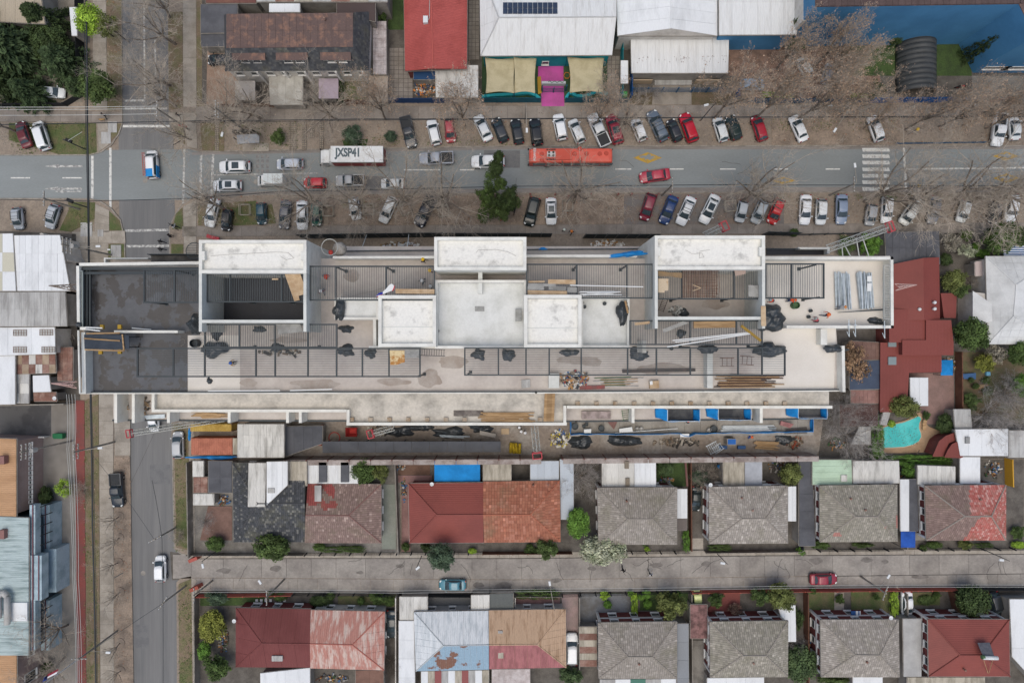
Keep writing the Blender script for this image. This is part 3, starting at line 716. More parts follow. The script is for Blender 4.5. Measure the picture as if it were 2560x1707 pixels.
mt=thing('mansard_house','long house with rusty brown flat roof, slate mansard and three dormers','house',P(740,110,0))
top=[P(566,36,zt),P(883,33,zt),P(882,118,zt),P(566,121,zt)];eS=[P(563,178,ze),P(921,176,ze)];eE=P(926,31,ze);eW=P(560,38,ze)
MB().prism([(eW.x+.2,eW.y),(eE.x-.2,eE.y),(eS[1].x-.2,eS[1].y+.3),(eS[0].x+.2,eS[0].y+.3)],0,ze).build('wall',m_wallw,mt)
mb=MB();mb.slab(top,.15);rf=mb.build('roof',m_brownp,mt);roof_sheets(rf,top,m_brownp,1.0,2)
sl_=MB();pS=[top[3],top[2],eS[1],eS[0]];pE=[top[2],top[1],eE,eS[1]];pW=[top[0],top[3],eS[0],eW]
for p in (pS,pE,pW):sl_.slab(p,.1)
ms=sl_.build('mansard',mS,mt);tile_field(ms,[pS,pE],m_tile,SLATE,.4,.38,.04)
for (u0,u1) in ((582,660),(692,766),(803,874)):
 a=P(u0,124,7.9);b=P(u1,146,7.6);mb=MB()
 mb.box(a.x,b.x,b.y,a.y+.6,6.2,7.6);d=mb.build('dormer',m_wallw,mt)
 r_=MB().slab([Vector((a.x-.2,a.y+.8,8.0)),Vector((b.x+.2,a.y+.8,8.0)),Vector((b.x+.2,b.y-.3,7.65)),Vector((a.x-.2,b.y-.3,7.65))],.1).build('dormer_roof',m_brownp,d)
 windows(d,(b.x,b.y),(a.x,b.y),[(.25,6.95,1.3,.9),(.72,6.95,1.3,.9)]) if False else windows(d,(b.x,b.y),(a.x,b.y),[(.3,6.95,1.2,.9),(.7,6.95,1.2,.9)])
windows(mt,(eS[1].x-.2,eS[1].y+.3),(eS[0].x+.2,eS[0].y+.3),[(i/9+.05,3.7,1.2,1.1) for i in range(9)])
for u in (640,708,760,838,905):
 p=P(u,178,ze);MB().box(p.x-.15,p.x+.15,p.y-.1,p.y+1.0,0,ze-.3).build('pilaster',m_trim,mt)
zb=12.8
bb=thing('blue_block','tall bright blue windowless block with a brown tiled roof','building',P(2200,60,0))
A=P(2038,18,zb);B=P(2547,11,zb);Cc=P(2587,92,zb);D=P(2800,92,zb);E_=P(2800,-120,zb);F_=P(2038,-120,zb)
MB().prism([(p.x,p.y) for p in (A,B,Cc,D,E_,F_)],0,zb-.05).build('wall',m_wallb,bb)
rp=[(p.x,p.y) for p in (A,B,Cc,D,E_,F_)]
rb=MB().prism(rp,zb-.05,zb+.06).build('roof',m_brownp,bb)
quad_pieces('roof_panel',rb,[Vector((A.x,A.y,zb+.2)),Vector((B.x,B.y,zb+.2)),Vector((B.x,F_.y,zb+.2)),Vector((F_.x,F_.y,zb+.2))],32,2,mk('brown_roof_tile','#594b49','#4f4240',sc=.6,fine=.15,rand=.08),th=.12,gap=.03)
quad_pieces('roof_panel',rb,[Vector((B.x+.1,Cc.y+4.5,zb+.2)),Vector((D.x,Cc.y+4.5,zb+.2)),Vector((D.x,F_.y,zb+.2)),Vector((B.x+.1,F_.y,zb+.2))],10,2,mk('brown_roof_tile',''),th=.12,gap=.03)
windows(bb,(D.x,D.y),(Cc.x,Cc.y),[(.8,2.2,4,.9),(.55,2.2,4,.9)])
ww=thing('white_annexe','white annexe with grey windows between the flat white roof and the blue block','building',P(2012,0,0))
a=P(1996,52,6);b=P(2034,-80,9.5)
MB().box(P(1994,0,6).x,A.x-.05,P(0,60,8).y,P(0,-120,8).y,0,9.0).build('wall',m_wallw,ww)
windows(ww,(P(1994,0,6).x,P(0,60,8).y),(P(1994,0,6).x,P(0,-20,8).y),[(.3,6.5,1.6,1.6),(.7,6.5,1.6,1.6)])
house('white sheet-metal warehouse roof by the street corner',[(33,589),(150,588),(176,727),(40,727)],5.0,None,5,'sheets',m_whites,m_wallw,sheetw=.95,rows=3,name='warehouse',cat='building')
house('beige strip roof along the white warehouse',[(-60,586),(32,584),(40,727),(-60,727)],5.2,None,5,'sheets',[m_whites,mk('beige_sheet','#bcb8a6',fine=.08,rand=.05)],m_wallw,sheetw=1.7,rows=3,name='warehouse',cat='building')
house('grey fibre-sheet warehouse roof with two rows of panels',[(-60,731),(163,730),(168,815),(-60,816)],5.0,None,5,'sheets',m_greys,m_wallg,sheetw=.95,rows=2,name='warehouse',cat='building')
house('white roof with four barred skylights, beside the rusty shacks',[(-40,819),(137,818),(139,884),(-40,890)],4.6,None,4.6,'sheets',m_whites,m_wallw,sheetw=4,name='workshop',cat='building')
house('pale bluish white roof south of the skylight roof',[(-60,892),(38,888),(38,1010),(-60,1012)],4.3,None,4.3,'sheets',m_whites,m_wallw,sheetw=6,name='workshop',cat='building')
house('patchwork roof of rusty and tan sheets beside the skylight roof',[(39,887),(138,886),(140,932),(42,935)],3.8,None,3.8,'sheets',[m_rust,mk('tan_sheet','#a5937f','#96836c',sc=.6,fine=.15,rand=.1),m_rust,m_dirtyw],m_wallg,sheetw=1.0,rows=2,name='shack',cat='shed')
house('rust-topped grey shack roof with corrugated sheets',[(25,934),(74,934),(72,1008),(25,1008)],3.6,None,3.6,'sheets',[m_dirtyw,m_greys],m_wallg,sheetw=1.6,rows=3,name='shack',cat='shed')
house('small bright white square roof among the rusty shacks',[(82,939),(122,938),(127,979),(83,980)],3.9,None,3.9,'plain',m_whites,m_wallg,name='shack',cat='shed')
house('brown rusty lean-to along the white blocks',[(144,868),(182,868),(182,952),(144,952)],2.8,None,2.8,'sheets',m_rust,m_wallg,sheetw=.9,rows=5,name='lean_to',cat='shed')
house('dark shingled shack roof beside the satellite dish',[(84,981),(140,980),(142,1003),(85,1003)],3.0,None,3,'sheets',m_rust,m_wallg,sheetw=.8,rows=2,name='shack',cat='shed')
m_tan=mk('tan_corrugated','#b8926f','#a98462',sc=.3,fine=.1,wave=('Y',.28,.5),stretch=(.3,2,1))
m_tealc=mk('teal_corrugated','#a9b7b6','#778786',sc=.8,lo=.48,hi=.68,fine=.14,fsc=4,wave=('Y',.28,.5),stretch=(.25,2.5,1))
m_pinkw=mk('wall_pinkish','#a5918a','#98847d',sc=.3,fine=.08,wave=('Z',.3,.3))
tA,rA,_=house('tan corrugated roof with a row of small square windows in its wall',[(-80,1093),(41,1097),(41,1291),(-80,1291)],6.2,None,6,'sheets',m_tan,m_pinkw,sheetw=40,name='tan_building',cat='building',wins=[('E',[(.08+i*.068,3.1,.55,.55) for i in range(13)])])
house('tan corrugated roof south of the teal one',[(-80,1633),(42,1633),(42,1800),(-80,1800)],6.2,None,6,'sheets',m_tan,m_pinkw,sheetw=40,name='tan_building',cat='building',wins=[('E',[(.12,3.1,.8,1.2),(.5,3.1,1.6,2.4)])])
tB,rB,_=house('teal corrugated roof with blue louvred galleries facing the plaza',[(-80,1288),(72,1294),(72,1637),(-80,1637)],6.4,None,6.4,'sheets',m_tealc,mk('wall_darkblue','#3c4a52',fine=.1),sheetw=60,name='teal_building',cat='building')
m_louvb=mk('blue_louvre','#a9bcc4','#8da2aa',sc=.5,fine=.08,wave=('X',.18,.5))
def ledge(u0,v0,u1,v1,z,h,mat,parent,name='gallery'):
 a=P(u0,v1,z);b=P(u1,v0,z);return MB().box(a.x,b.x,a.y,b.y,z-h,z).build(name,mat,parent)
for v0,v1 in ((1262,1388),(1500,1625)):
 ledge(74,v0,88,v1,5.9,1.2,m_louvb,tB);ledge(103,v0,124,v1,3.0,3.0,m_louvb,tB);ledge(88,v0+8,100,v1-8,2.6,.3,mk('gallery_floor','#3b3a38','#8a6a3c',sc=.35,lo=.6,hi=.62),tB,'gallery_floor')
 for k in range(5):ledge(100,v0+4+k*24,102,v0+6+k*24,5.4,2.6,m_steel,tB,'mullion')
ledge(74,1388,104,1500,6.1,1.5,m_louvb,tB);ledge(112,1372,141,1480,3.2,3.2,m_louvb,tB)
ledge(80,1388,83,1500,6.25,.1,mk('maroon_strip','#6d4a50',fine=.08),tB,'strip');ledge(95,1388,97,1500,6.25,.1,mk('maroon_strip',''),tB,'strip')
for v0,v1 in ((1262,1388),(1500,1625)):ledge(80,v0,82.5,v1,6.02,.1,mk('maroon_strip',''),tB,'strip');ledge(112,v0,114,v1,3.1,.08,mk('maroon_strip',''),tB,'strip')
duct=MB();pts=[P(18,1560,7.3),P(18,1490,7.3),P(6,1478,7.3),P(-4,1490,7.3),P(-4,1545,7.3)];duct.path(pts,.42,8);duct.build('duct',m_greys,tB,True)
ledge(20,1506,68,1552,6.7,.3,m_whites,tB,'roof_hatch')
ledge(-3,1325,10,1347,7.2,.8,mk('chimney_brick','#8a6660',fine=.15),tB,'chimney');ledge(-5,1140,10,1160,7.2,.9,mk('chimney_brick',''),tA,'chimney')
m_red2=mk('oxide_red_roof','#7d4039','#733a33',sc=.12,fine=.06,wave=('X',.5,.15),rough=.6)
rc=thing('red_roofed_complex','rambling house with several joined oxide red metal roofs','house',P(2290,800,0))
def red_part(pts,z,slope=0,mat=m_red2,wm=None):
 w3=pw(pts,z);c=sum(w3,Vector())/len(w3)
 MB().prism([(p.x+(c.x-p.x)*.03,p.y+(c.y-p.y)*.03) for p in w3],0,z-.1).build('wall',wm or m_wallr,rc)
 return MB().prism([(p.x,p.y) for p in w3],z-.1,z).build('roof',mat,rc)
def red_gable(pts,z,ridge,rz):
 q=[P(u,v,z) for u,v in pts];r0,r1=P(*ridge[0],rz),P(*ridge[1],rz);c=sum(q,Vector())/4
 MB().prism([(p.x+(c.x-p.x)*.04,p.y+(c.y-p.y)*.04) for p in q],0,z-.1).build('wall',m_wallr,rc)
 mb=MB()
 for pl in ([q[0],q[3],r1,r0],[q[1],q[2],r1,r0]):mb.slab(pl,.1)
 mb.add([q[0],q[1],r0],[(0,1,2)]);mb.add([q[3],q[2],r1],[(0,1,2)])
 return mb.build('roof',m_red2,rc)
red_gable([(2234,660),(2348,643),(2350,800),(2234,800)],3.6,((2308,645),(2310,800)),4.6)
red_part([(2223,773),(2314,773),(2316,856),(2223,856)],4.1);red_part([(2315,800),(2378,800),(2384,856),(2384,888),(2256,888),(2256,850),(2315,850)],4.4)
red_part([(2201,856),(2258,856),(2258,887),(2354,888),(2354,930),(2273,932),(2268,1012),(2230,1030),(2200,1030)],3.2);red_part([(2352,733),(2392,733),(2390,795),(2360,795)],3.0)
for u,v in ((2337,756),(2337,772),(2299,773)):
 p=P(u,v,4.6);mb=MB().tube(p-Vector((0,0,.8)),p,.14);mb.ball(p,.26);mb.build('chimney_vent',m_whites,rc,True)
for u,v in ((2230,902),(2230,857)):
 p=P(u,v,3.3);MB().box(p.x-.6,p.x+.6,p.y-.6,p.y+.6,3.2,3.42).build('skylight',mk('skylight_frame','#7f8a8c',fine=.05),rc)
house('dark grey panelled carport roof at the head of the red complex',[(2213,581),(2347,578),(2350,660),(2216,662)],3.0,None,3,'sheets',m_darks,m_wallg,sheetw=1.1,rows=2,name='carport',cat='carport')
tw_,rw_,_=house('white villa roof with hips and valleys behind the garden trees',[(2464,641),(2650,641),(2650,860),(2470,860)],4.0,((2540,712),(2534,790)),6.0,'sheets',mk('white_tile_roof','#cfd0ce','#bdbebc',sc=.4,fine=.07),m_wallw,ax='y',sheetw=1.3,rows=4,name='villa',cat='house')
q=[P(2432,727,3.9),P(2525,790,4.9),P(2432,816,3.9)]
MB().slab(q,.12).build('wing_roof',mk('white_tile_roof',''),tw_);MB().prism([(p.x,p.y) for p in (P(2434,730,3.8),P(2480,735,3.8),P(2480,812,3.8),P(2434,814,3.8))],0,3.7).build('wing_wall',m_wallw,tw_)
house('white flat roof in the courtyard of the red complex',[(2275,944),(2320,944),(2320,1014),(2276,1014)],2.9,None,3,'sheets',m_whites,m_wallg,sheetw=1.5,name='shed',cat='shed')
m_greenc=mk('mint_corrugated','#b3c9b0','#a3b89f',sc=.4,fine=.07,wave=('Y',.3,.25))
m_tanw=mk('tan_dirty_sheet','#b3ab9b','#8e8778',sc=.6,fine=.12,stretch=(2,.4,1))
m_poly=mk('polycarbonate','#b4aba8','#9c908c',sc=1.2,fine=.14,rand=.12,rough=.4)
m_awn=mk('awning_canvas','#b5b2a9','#9d998f',sc=.5,fine=.08)
SH=[
('large white corrugated shed roof next to the containers',[(594,1060),(710,1060),(710,1143),(594,1143)],4.2,m_dirtyw,.9,3),
('white shack roof by the corner of the concrete street pavement',[(482,1152),(509,1152),(509,1191),(482,1191)],2.6,m_dirtyw,1.2,1),
('dark grey flat shack roof beside the black tiled house',[(521,1152),(580,1153),(580,1231),(521,1231)],2.8,m_darks,1.8,2),
('narrow rusty shack roof between white and grey ones',[(484,1192),(519,1192),(519,1231),(484,1231)],2.5,m_rust,1.0,2),
('white lean-to roof over the brown side yard',[(483,1234),(535,1234),(535,1262),(483,1262)],2.5,m_dirtyw,1.2,1),
('streaked grey-white roof strip on the black tiled house',[(622,1157),(666,1157),(662,1266),(620,1266)],5.0,m_dirtyw,.9,1),
('clean white corrugated roof strip on the black tiled house',[(667,1154),(719,1153),(719,1212),(667,1262)],5.05,m_whites,.8,1),
('narrow dirty white roof joining the black and brown tiled houses',[(720,1153),(767,1153),(767,1214),(720,1214)],4.0,m_tanw,.9,2),
('white roof with two dark translucent strips behind the brown tiled house',[(770,1154),(895,1155),(895,1208),(770,1208)],3.4,m_whitec,1.4,1),
('white and tan striped lean-to behind the orange tiled house',[(1208,1147),(1278,1147),(1278,1201),(1208,1202)],3.0,m_tanw,1.1,1),
('pale bluish sheet roof under the crane mast',[(1326,1152),(1397,1152),(1397,1201),(1326,1201)],2.9,mk('pale_blue_sheet','#b3bac0',fine=.08,rand=.08),1.0,1),
('pale side roof along the orange tiled house',[(1400,1148),(1434,1150),(1434,1298),(1402,1298)],2.8,mk('pale_blue_sheet',''),2.2,2),
('white roof with dirty edges behind the blossoming tree house',[(1505,1150),(1585,1146),(1585,1216),(1505,1216)],3.6,m_dirtyw,2.0,1),
('bright white corrugated roof, joined to a dirtier one',[(1586,1146),(1639,1145),(1640,1216),(1586,1216)],3.7,m_whites,.8,1),
('narrow white roof strip over the side passage with the brown end',[(1693,1222),(1718,1222),(1718,1295),(1693,1295)],2.7,m_whites,.5,1),
('brown roof end of the narrow side passage',[(1693,1296),(1717,1296),(1717,1325),(1693,1325)],2.6,mk('brown_sheet','#6a625d',fine=.12),.8,1),
('tan lean-to roof joined to a grey one, along the precast wall',[(1808,1143),(1861,1142),(1861,1213),(1808,1213)],3.2,m_tanw,.8,1),
('smooth grey lean-to roof with a white edge',[(1862,1142),(1905,1142),(1905,1213),(1862,1213)],3.2,mk('smooth_grey','#a8abb0','#96999e',sc=.3,fine=.07),2.0,1),
('white side roof strip between two grey tiled houses',[(1970,1216),(1990,1215),(1990,1302),(1970,1302)],2.8,m_whites,.5,1),
('long dark grey carport roof reaching the street',[(1998,1148),(2030,1148),(2038,1364),(1998,1364)],3.0,m_darks,2.3,5),
('mint green corrugated roof with a small skylight',[(2031,1149),(2128,1149),(2130,1211),(2031,1211)],3.4,m_greenc,6.2,4),
('pale roof between the mint green one and the striped carport',[(2132,1152),(2247,1152),(2249,1207),(2132,1208)],3.4,m_dirtyw,2.4,1),
('carport roof striped white and dark grey',[(2250,1198),(2293,1198),(2295,1327),(2251,1327)],3.0,[m_whites,m_darks],1.1,1),
('patched white roof behind the half red house',[(2294,1163),(2388,1166),(2388,1210),(2294,1210)],3.2,m_dirtyw,.7,1),
('smooth white roof with a cable, beside the yellow wall',[(2400,1142),(2450,1142),(2450,1209),(2400,1209)],3.2,m_whites,3,1),
('wide white roof with a chimney, south of the bare garden',[(2388,1073),(2520,1072),(2520,1139),(2400,1139)],3.5,m_whites,2.2,1),
('white roof at the garden edge, joined to the wide one',[(2521,1076),(2600,1076),(2600,1143),(2521,1143)],3.3,m_greys,1.5,1),
('grey concrete roof of a garden shed',[(2384,1023),(2426,1023),(2430,1071),(2388,1071)],2.8,m_greys,3,1),
('white lean-to with dirty top beside the grey courtyard',[(999,1491),(1069,1491),(1069,1549),(999,1549)],2.7,m_dirtyw,1.1,1),
('small white sheet roof beside the dark street gate',[(1178,1487),(1224,1486),(1224,1525),(1178,1525)],2.7,m_dirtyw,.9,1),
('dark green-grey translucent roof over a front yard',[(1225,1484),(1283,1482),(1283,1524),(1225,1525)],2.7,mk('dark_translucent','#5f625f',fine=.14,wave=('X',.2,.4)),3,1),
('long whitewashed side roof along the driveway',[(997,1551),(1035,1551),(1038,1740),(997,1740)],2.9,m_whites,2.2,4),
('rust and tan striped carport beside the grey tiled house',[(1448,1566),(1492,1566),(1492,1665),(1450,1665)],2.7,[m_rust,m_tanw],5,6),
('dark grey glazed side roof in square panels',[(1693,1558),(1721,1558),(1722,1740),(1693,1740)],2.8,mk('glazed_grey','#7c8084',fine=.1,rand=.08,rough=.4),1.7,4),
('rusty pink carport roof over a lime green car',[(1726,1511),(1768,1511),(1768,1595),(1726,1595)],2.6,mk('rusty_pink','#8d6a66','#5c4542',sc=.9,fine=.2),1.4,2),
('white side roof under overhanging branches',[(1945,1512),(1988,1512),(1990,1603),(1968,1603)],2.8,m_whites,.8,1),
('pale concrete carport roof behind a parked white sedan',[(2257,1546),(2303,1546),(2303,1690),(2259,1690)],3.0,mk('pale_carport','#aeadaa','#9b9a97',sc=.3,fine=.08),5,1),
('white roof at the far end of the street',[(2524,1497),(2620,1497),(2620,1740),(2530,1640)],3.2,m_whites,3,2),
('white flat roofs behind the dark red skylight house',[(651,1682),(775,1668),(775,1760),(651,1760)],2.8,m_whites,3.5,2),
('brown shed roof behind the flaking pink house',[(889,1675),(959,1675),(959,1760),(889,1760)],2.8,mk('brown_shed','#7d5f52','#6c5146',sc=.5,fine=.15),2.2,1),
('striped red, white and tan lean-to behind the half blue house',[(1053,1677),(1222,1674),(1222,1760),(1053,1760)],2.7,[m_whites,m_tanw,mk('red_strip','#8d5552',fine=.1),m_greys],1.0,1),
('barred glass roof behind the peach house',[(1230,1672),(1325,1671),(1325,1760),(1230,1760)],2.7,m_poly,1.0,2),
('mixed white and green lean-to behind the fenced-court house',[(1500,1697),(1690,1696),(1690,1760),(1500,1760)],2.8,[m_greys,m_whites,mk('green_sheet','#4f7a6b',fine=.12)],2.2,1),
('white lean-to behind the rusty-carport house',[(1768,1694),(1910,1692),(1910,1760),(1768,1760)],2.8,m_whites,2.5,1),
('white extension behind the awning house',[(2132,1691),(2206,1691),(2206,1760),(2132,1760)],2.8,m_whites,5,1),
('pale extension behind the water-heater house',[(2268,1692),(2462,1692),(2462,1760),(2268,1760)],2.8,m_tanw,3,1),
('dark grey flat roof left of the mansard house',[(502,12),(594,10),(592,82),(502,83)],3.3,m_darks,5.5,1),
('dark grey lower roof above a parked black car',[(502,84),(565,83),(564,116),(503,117)],2.9,m_darks,4,1),
('white panelled rear roofs of the mansard house',[(673,10),(750,10),(750,31),(673,31)],6.0,m_whites,2.3,1),
('dark brown rear roof of the mansard house',[(842,7),(938,8),(938,54),(842,32)],5.6,mk('dark_brown','#4f4340',fine=.12),6,1),
('reddish brown roof at the top of the side pavement',[(515,-60),(640,-60),(640,8),(515,8)],3.6,mk('red_brown','#6f4a45','#7d5b4b',sc=.4,fine=.12),2.2,1),
('rear roofs in tan and grey above the mansard house',[(642,-60),(968,-60),(968,5),(642,5)],5.8,[m_greys,m_rust,m_tanw],2.6,1),
('glazed white polycarbonate canopy beside the mansard house',[(932,54),(965,54),(966,186),(933,186)],3.0,m_poly,.45,12),
('light grey canvas roof over a front terrace',[(672,190),(757,190),(757,262),(676,262)],2.6,m_awn,1.3,1),
('flat beige canopy between the glazed canopy and the rust-brown gate',[(922,190),(969,190),(969,254),(922,254)],2.4,mk('beige_canvas','#a89a8a','#97897a',sc=.5,fine=.1),3,2),
('dark blue flat roof at the foot of the bright red roof',[(1034,178),(1088,176),(1088,199),(1034,199)],2.6,mk('navy_sheet','#27466b',fine=.1),3.5,1),
('narrow white roof on teal walls beside the paved passage',[(1552,152),(1570,152),(1570,209),(1552,209)],2.8,m_whites,1.2,3),
('navy flat roof covered in leaves and white scraps',[(2124,906),(2202,900),(2202,972),(2124,974)],2.8,mk('navy_felt','#475263','#3f4859',sc=.3,fine=.1),6,2),
('pinkish tiled terrace roof with a yellow plank',[(2127,975),(2199,975),(2200,1008),(2127,1008)],2.6,mk('pink_tile','#947168','#83625a',sc=.6,fine=.12,rand=.08),.6,4),
('brown paved roof under the leafy branches',[(2122,852),(2198,856),(2200,898),(2122,902)],2.7,mk('brown_pave','#7a6056','#6b5249',sc=.5,fine=.14,rand=.08),.7,5),
('dark brown rusty corrugated roof beside the bare trees',[(2100,1012),(2195,1010),(2194,1064),(2100,1066)],2.6,mk('dark_rust','#4d3834','#5e4a44',sc=.6,fine=.2),1.2,2),
('white awning roof beside the ivy hedge',[(2148,1066),(2176,1066),(2176,1110),(2128,1110)],2.6,m_dirtyw,.8,1),
('grey slab roof at the head of the pool',[(2208,1030),(2226,1030),(2216,1063),(2200,1060)],2.6,m_greys,2,1),
('small pink walled room beside the white villa',[(2437,655),(2464,650),(2464,690),(2438,690)],2.8,mk('pink_grey','#b7a9a4',fine=.06),3,1),
('beige corrugated roof under the big conifer',[(-60,-60),(95,-60),(112,60),(-60,52)],4.5,mk('beige_corr','#aca08c',fine=.1,wave=('X',.3,.4)),1.5,1),
('long narrow white roof beside the conifers',[(174,19),(192,19),(193,90),(180,90)],3.2,m_whites,1.6,2),
]
for lb,q,z,mt_,sw_,rw in SH:
 cat='carport' if 'carport' in lb else ('canopy' if 'canopy' in lb or 'awning' in lb else 'shed')
 house(lb,q,z,None,z,'sheets',mt_,m_wallg,sheetw=sw_,rows=rw,name=cat,cat=cat,over=.15)
YD=[('yard',[(480,1150),(1000,1150),(1000,1382),(480,1384)],m_yard),('yard',[(1004,1150),(2560,1148),(2560,1372),(1004,1380)],m_yardd),
('yard',[(500,1482),(2640,1474),(2640,1790),(500,1790)],m_yardd),('site_ground',[(430,990),(2125,985),(2040,1140),(470,1146)],mk('site_earth','#85796d','#948d84',sc=.25,fine=.2,fsc=2)),
('yard',[(2120,560),(2640,560),(2640,1146),(2045,1150)],m_yardd),('yard',[(505,-60),(2640,-60),(2640,256),(505,258)],m_yardd),('yard',[(-60,-60),(200,-60),(205,256),(-60,256)],mk('pale_yard','#8f887c','#746d61',sc=.3,fine=.2)),
('yard',[(-60,575),(190,585),(200,1000),(-60,1008)],m_yardd)]
YZ=.128
for nm,pts,mt_ in YD:YZ+=.004;sheet(nm,pts,YZ,mt_,th=.06)
YS=[('lawn',[(970,-40),(1010,-40),(1010,75),(970,75)],m_grassd),('lawn',[(845,195),(925,200),(925,256),(845,256)],m_grass),('yard_tiles',[(518,120),(592,120),(592,262),(516,262)],mk('pink_paving','#97806f','#86705f',sc=.5,fine=.15)),
('turf',[(1205,140),(1520,140),(1520,252),(1205,252)],mk('green_turf','#41593b','#384d33',sc=.5,fine=.2)),('pink_path',[(1346,132),(1408,132),(1409,205),(1411,266),(1354,266),(1352,210),(1345,200)],mk('pink_paint','#c0559c','#a8508a',sc=.3,fine=.07)),
('turf',[(2120,115),(2420,110),(2430,190),(2120,190)],m_grassd),('yard',[(1838,190),(2200,190),(2200,246),(1838,246)],mk('leaf_litter','#8a7061','#6b584d',sc=.8,fine=.25)),('paved_drive',[(1632,214),(1728,214),(1729,262),(1630,262)],mk('drive_conc','#90887d','#80786d',sc=.5,fine=.14)),
('lawn',[(1570,232),(1632,232),(1630,262),(1568,262)],mk('dry_lawn','#5e5540','#6b5c4a',sc=.8,fine=.25)),('lawn',[(1729,232),(1836,230),(1836,262),(1729,262)],mk('dry_lawn','')),('yard',[(1820,118),(2120,118),(2120,190),(1822,190)],mk('leaf_litter','')),
('path',[(2430,190),(2640,190),(2640,240),(2430,240)],m_yard),('lawn',[(2385,880),(2560,880),(2560,1060),(2400,1030)],mk('worn_lawn','#5c5a40','#6e5d4a',sc=.5,fine=.25)),('garden_bed',[(995,1150),(1075,1150),(1075,1187),(995,1187)],mk('bare_bed','#6e5547','#5c463a',sc=.6,fine=.2)),
('lawn',[(1640,1145),(1720,1145),(1720,1215),(1640,1215)],m_grassd),('lawn',[(500,1486),(660,1484),(660,1512),(500,1514)],m_grassd),('lawn',[(845,1490),(995,1486),(995,1515),(845,1518)],m_grass),('lawn',[(1490,1482),(1560,1482),(1560,1510),(1490,1510)],m_grassd),
('lawn',[(1600,1480),(1720,1480),(1720,1525),(1600,1525)],m_grassd),('lawn',[(2020,1480),(2090,1480),(2090,1525),(2020,1525)],m_grass),('lawn',[(2128,1478),(2240,1478),(2240,1530),(2128,1530)],m_grass),('lawn',[(2280,1480),(2350,1480),(2350,1512),(2280,1512)],m_grass),
('paved_court',[(1448,1484),(1600,1482),(1580,1555),(1448,1560)],mk('court_grey','#76787a','#64625f',sc=.4,fine=.15)),('drive',[(1403,1486),(1445,1484),(1446,1600),(1414,1600)],mk('drive_pink','#a08a86','#8d7f79',sc=.4,fine=.14)),('tiled_yard',[(1004,1205),(1022,1205),(1026,1378),(1004,1378)],m_redtile),
('tiled_yard',[(995,1188),(1080,1188),(1080,1206),(995,1206)],m_redtile),('drive',[(955,1210),(990,1210),(990,1372),(955,1372)],mk('drive_green','#80857b','#8e9087',sc=.3,fine=.14)),('drive',[(1722,1290),(1758,1290),(1758,1372),(1722,1372)],m_paveL),('tiled_yard',[(2285,1225),(2310,1225),(2312,1350),(2285,1350)],m_yard),
('path',[(2086,1480),(2110,1480),(2110,1530),(2086,1530)],m_paveL),('tiled_yard',[(1290,1484),(1400,1482),(1400,1520),(1290,1520)],m_redtile),('paved_court',[(1070,1488),(1178,1487),(1178,1526),(1070,1526)],mk('court_slab','#6e6e6c',fine=.15)),('red_yard',[(1816,1478),(1850,1478),(1850,1530),(1760,1530)],mk('red_floor','#7f4a44',fine=.15)),('drive',[(1726,1600),(1768,1600),(1768,1740),(1726,1740)],m_yard),
('courtyard',[(2275,932),(2385,932),(2385,1060),(2275,1060)],mk('patio_pink','#8a7068','#7b655d',sc=.5,fine=.15)),('garden_bed',[(1815,1225),(1850,1345),(1730,1345),(1730,1225)],m_yardd),('brown_yard',[(520,1265),(580,1265),(580,1350),(500,1350)],mk('brown_tiles','#7d6359','#6b544b',sc=.6,fine=.15)),('path',[(835,195),(845,195),(845,256),(780,256),(780,195)],m_yard)]
for nm,pts,mt_ in YS:YZ+=.0026;sheet(nm,pts,YZ,mt_,th=.06)
pv2=sheet('paved_passage',[(973,120),(1032,120),(1032,252),(973,252)],YZ+.01,m_yardd,th=.06)
quad_pieces('paving_slab',pv2,[P(973,120,YZ+.04),P(1032,120,YZ+.04),P(1032,252,YZ+.04),P(973,252,YZ+.04)],5,12,m_paveN,gap=.07,th=.05)
pv3=sheet('paved_passage',[(1518,140),(1550,140),(1550,250),(1518,250)],YZ+.01,m_yardd,th=.06)
quad_pieces('paving_slab',pv3,[P(1518,140,YZ+.04),P(1550,140,YZ+.04),P(1550,250,YZ+.04),P(1518,250,YZ+.04)],3,10,m_paveN,gap=.08,th=.05)
pv4=sheet('paved_passage',[(1172,-20),(1198,-20),(1198,150),(1170,150)],YZ+.01,m_yardd,th=.06)
quad_pieces('paving_slab',pv4,[P(1172,-20,YZ+.04),P(1198,-20,YZ+.04),P(1198,150,YZ+.04),P(1170,150,YZ+.04)],3,16,m_paveN,gap=.07,th=.05)
sp=thing('solar_array','two rows of dark blue solar panels on the white school roof','solar panels',P(1325,22,6.2))
u_,v_,n_=plane_axes(plS[0]);d0=plS[0][0].dot(n_)
def onroof(px):
 o=Vector((0,0,CAMH));d=P(px[0],px[1],0)-o;t=(d0-o.dot(n_))/d.dot(n_);return o+d*t+n_*.14
quad_pieces('solar_panel',sp,[onroof((1257,37)),onroof((1394,37)),onroof((1394,8)),onroof((1257,8))],11,2,mk('solar_cell','#323c4e','#3a4659',sc=3,fine=.1,rough=.25,rand=.06),gap=.06,th=.05)
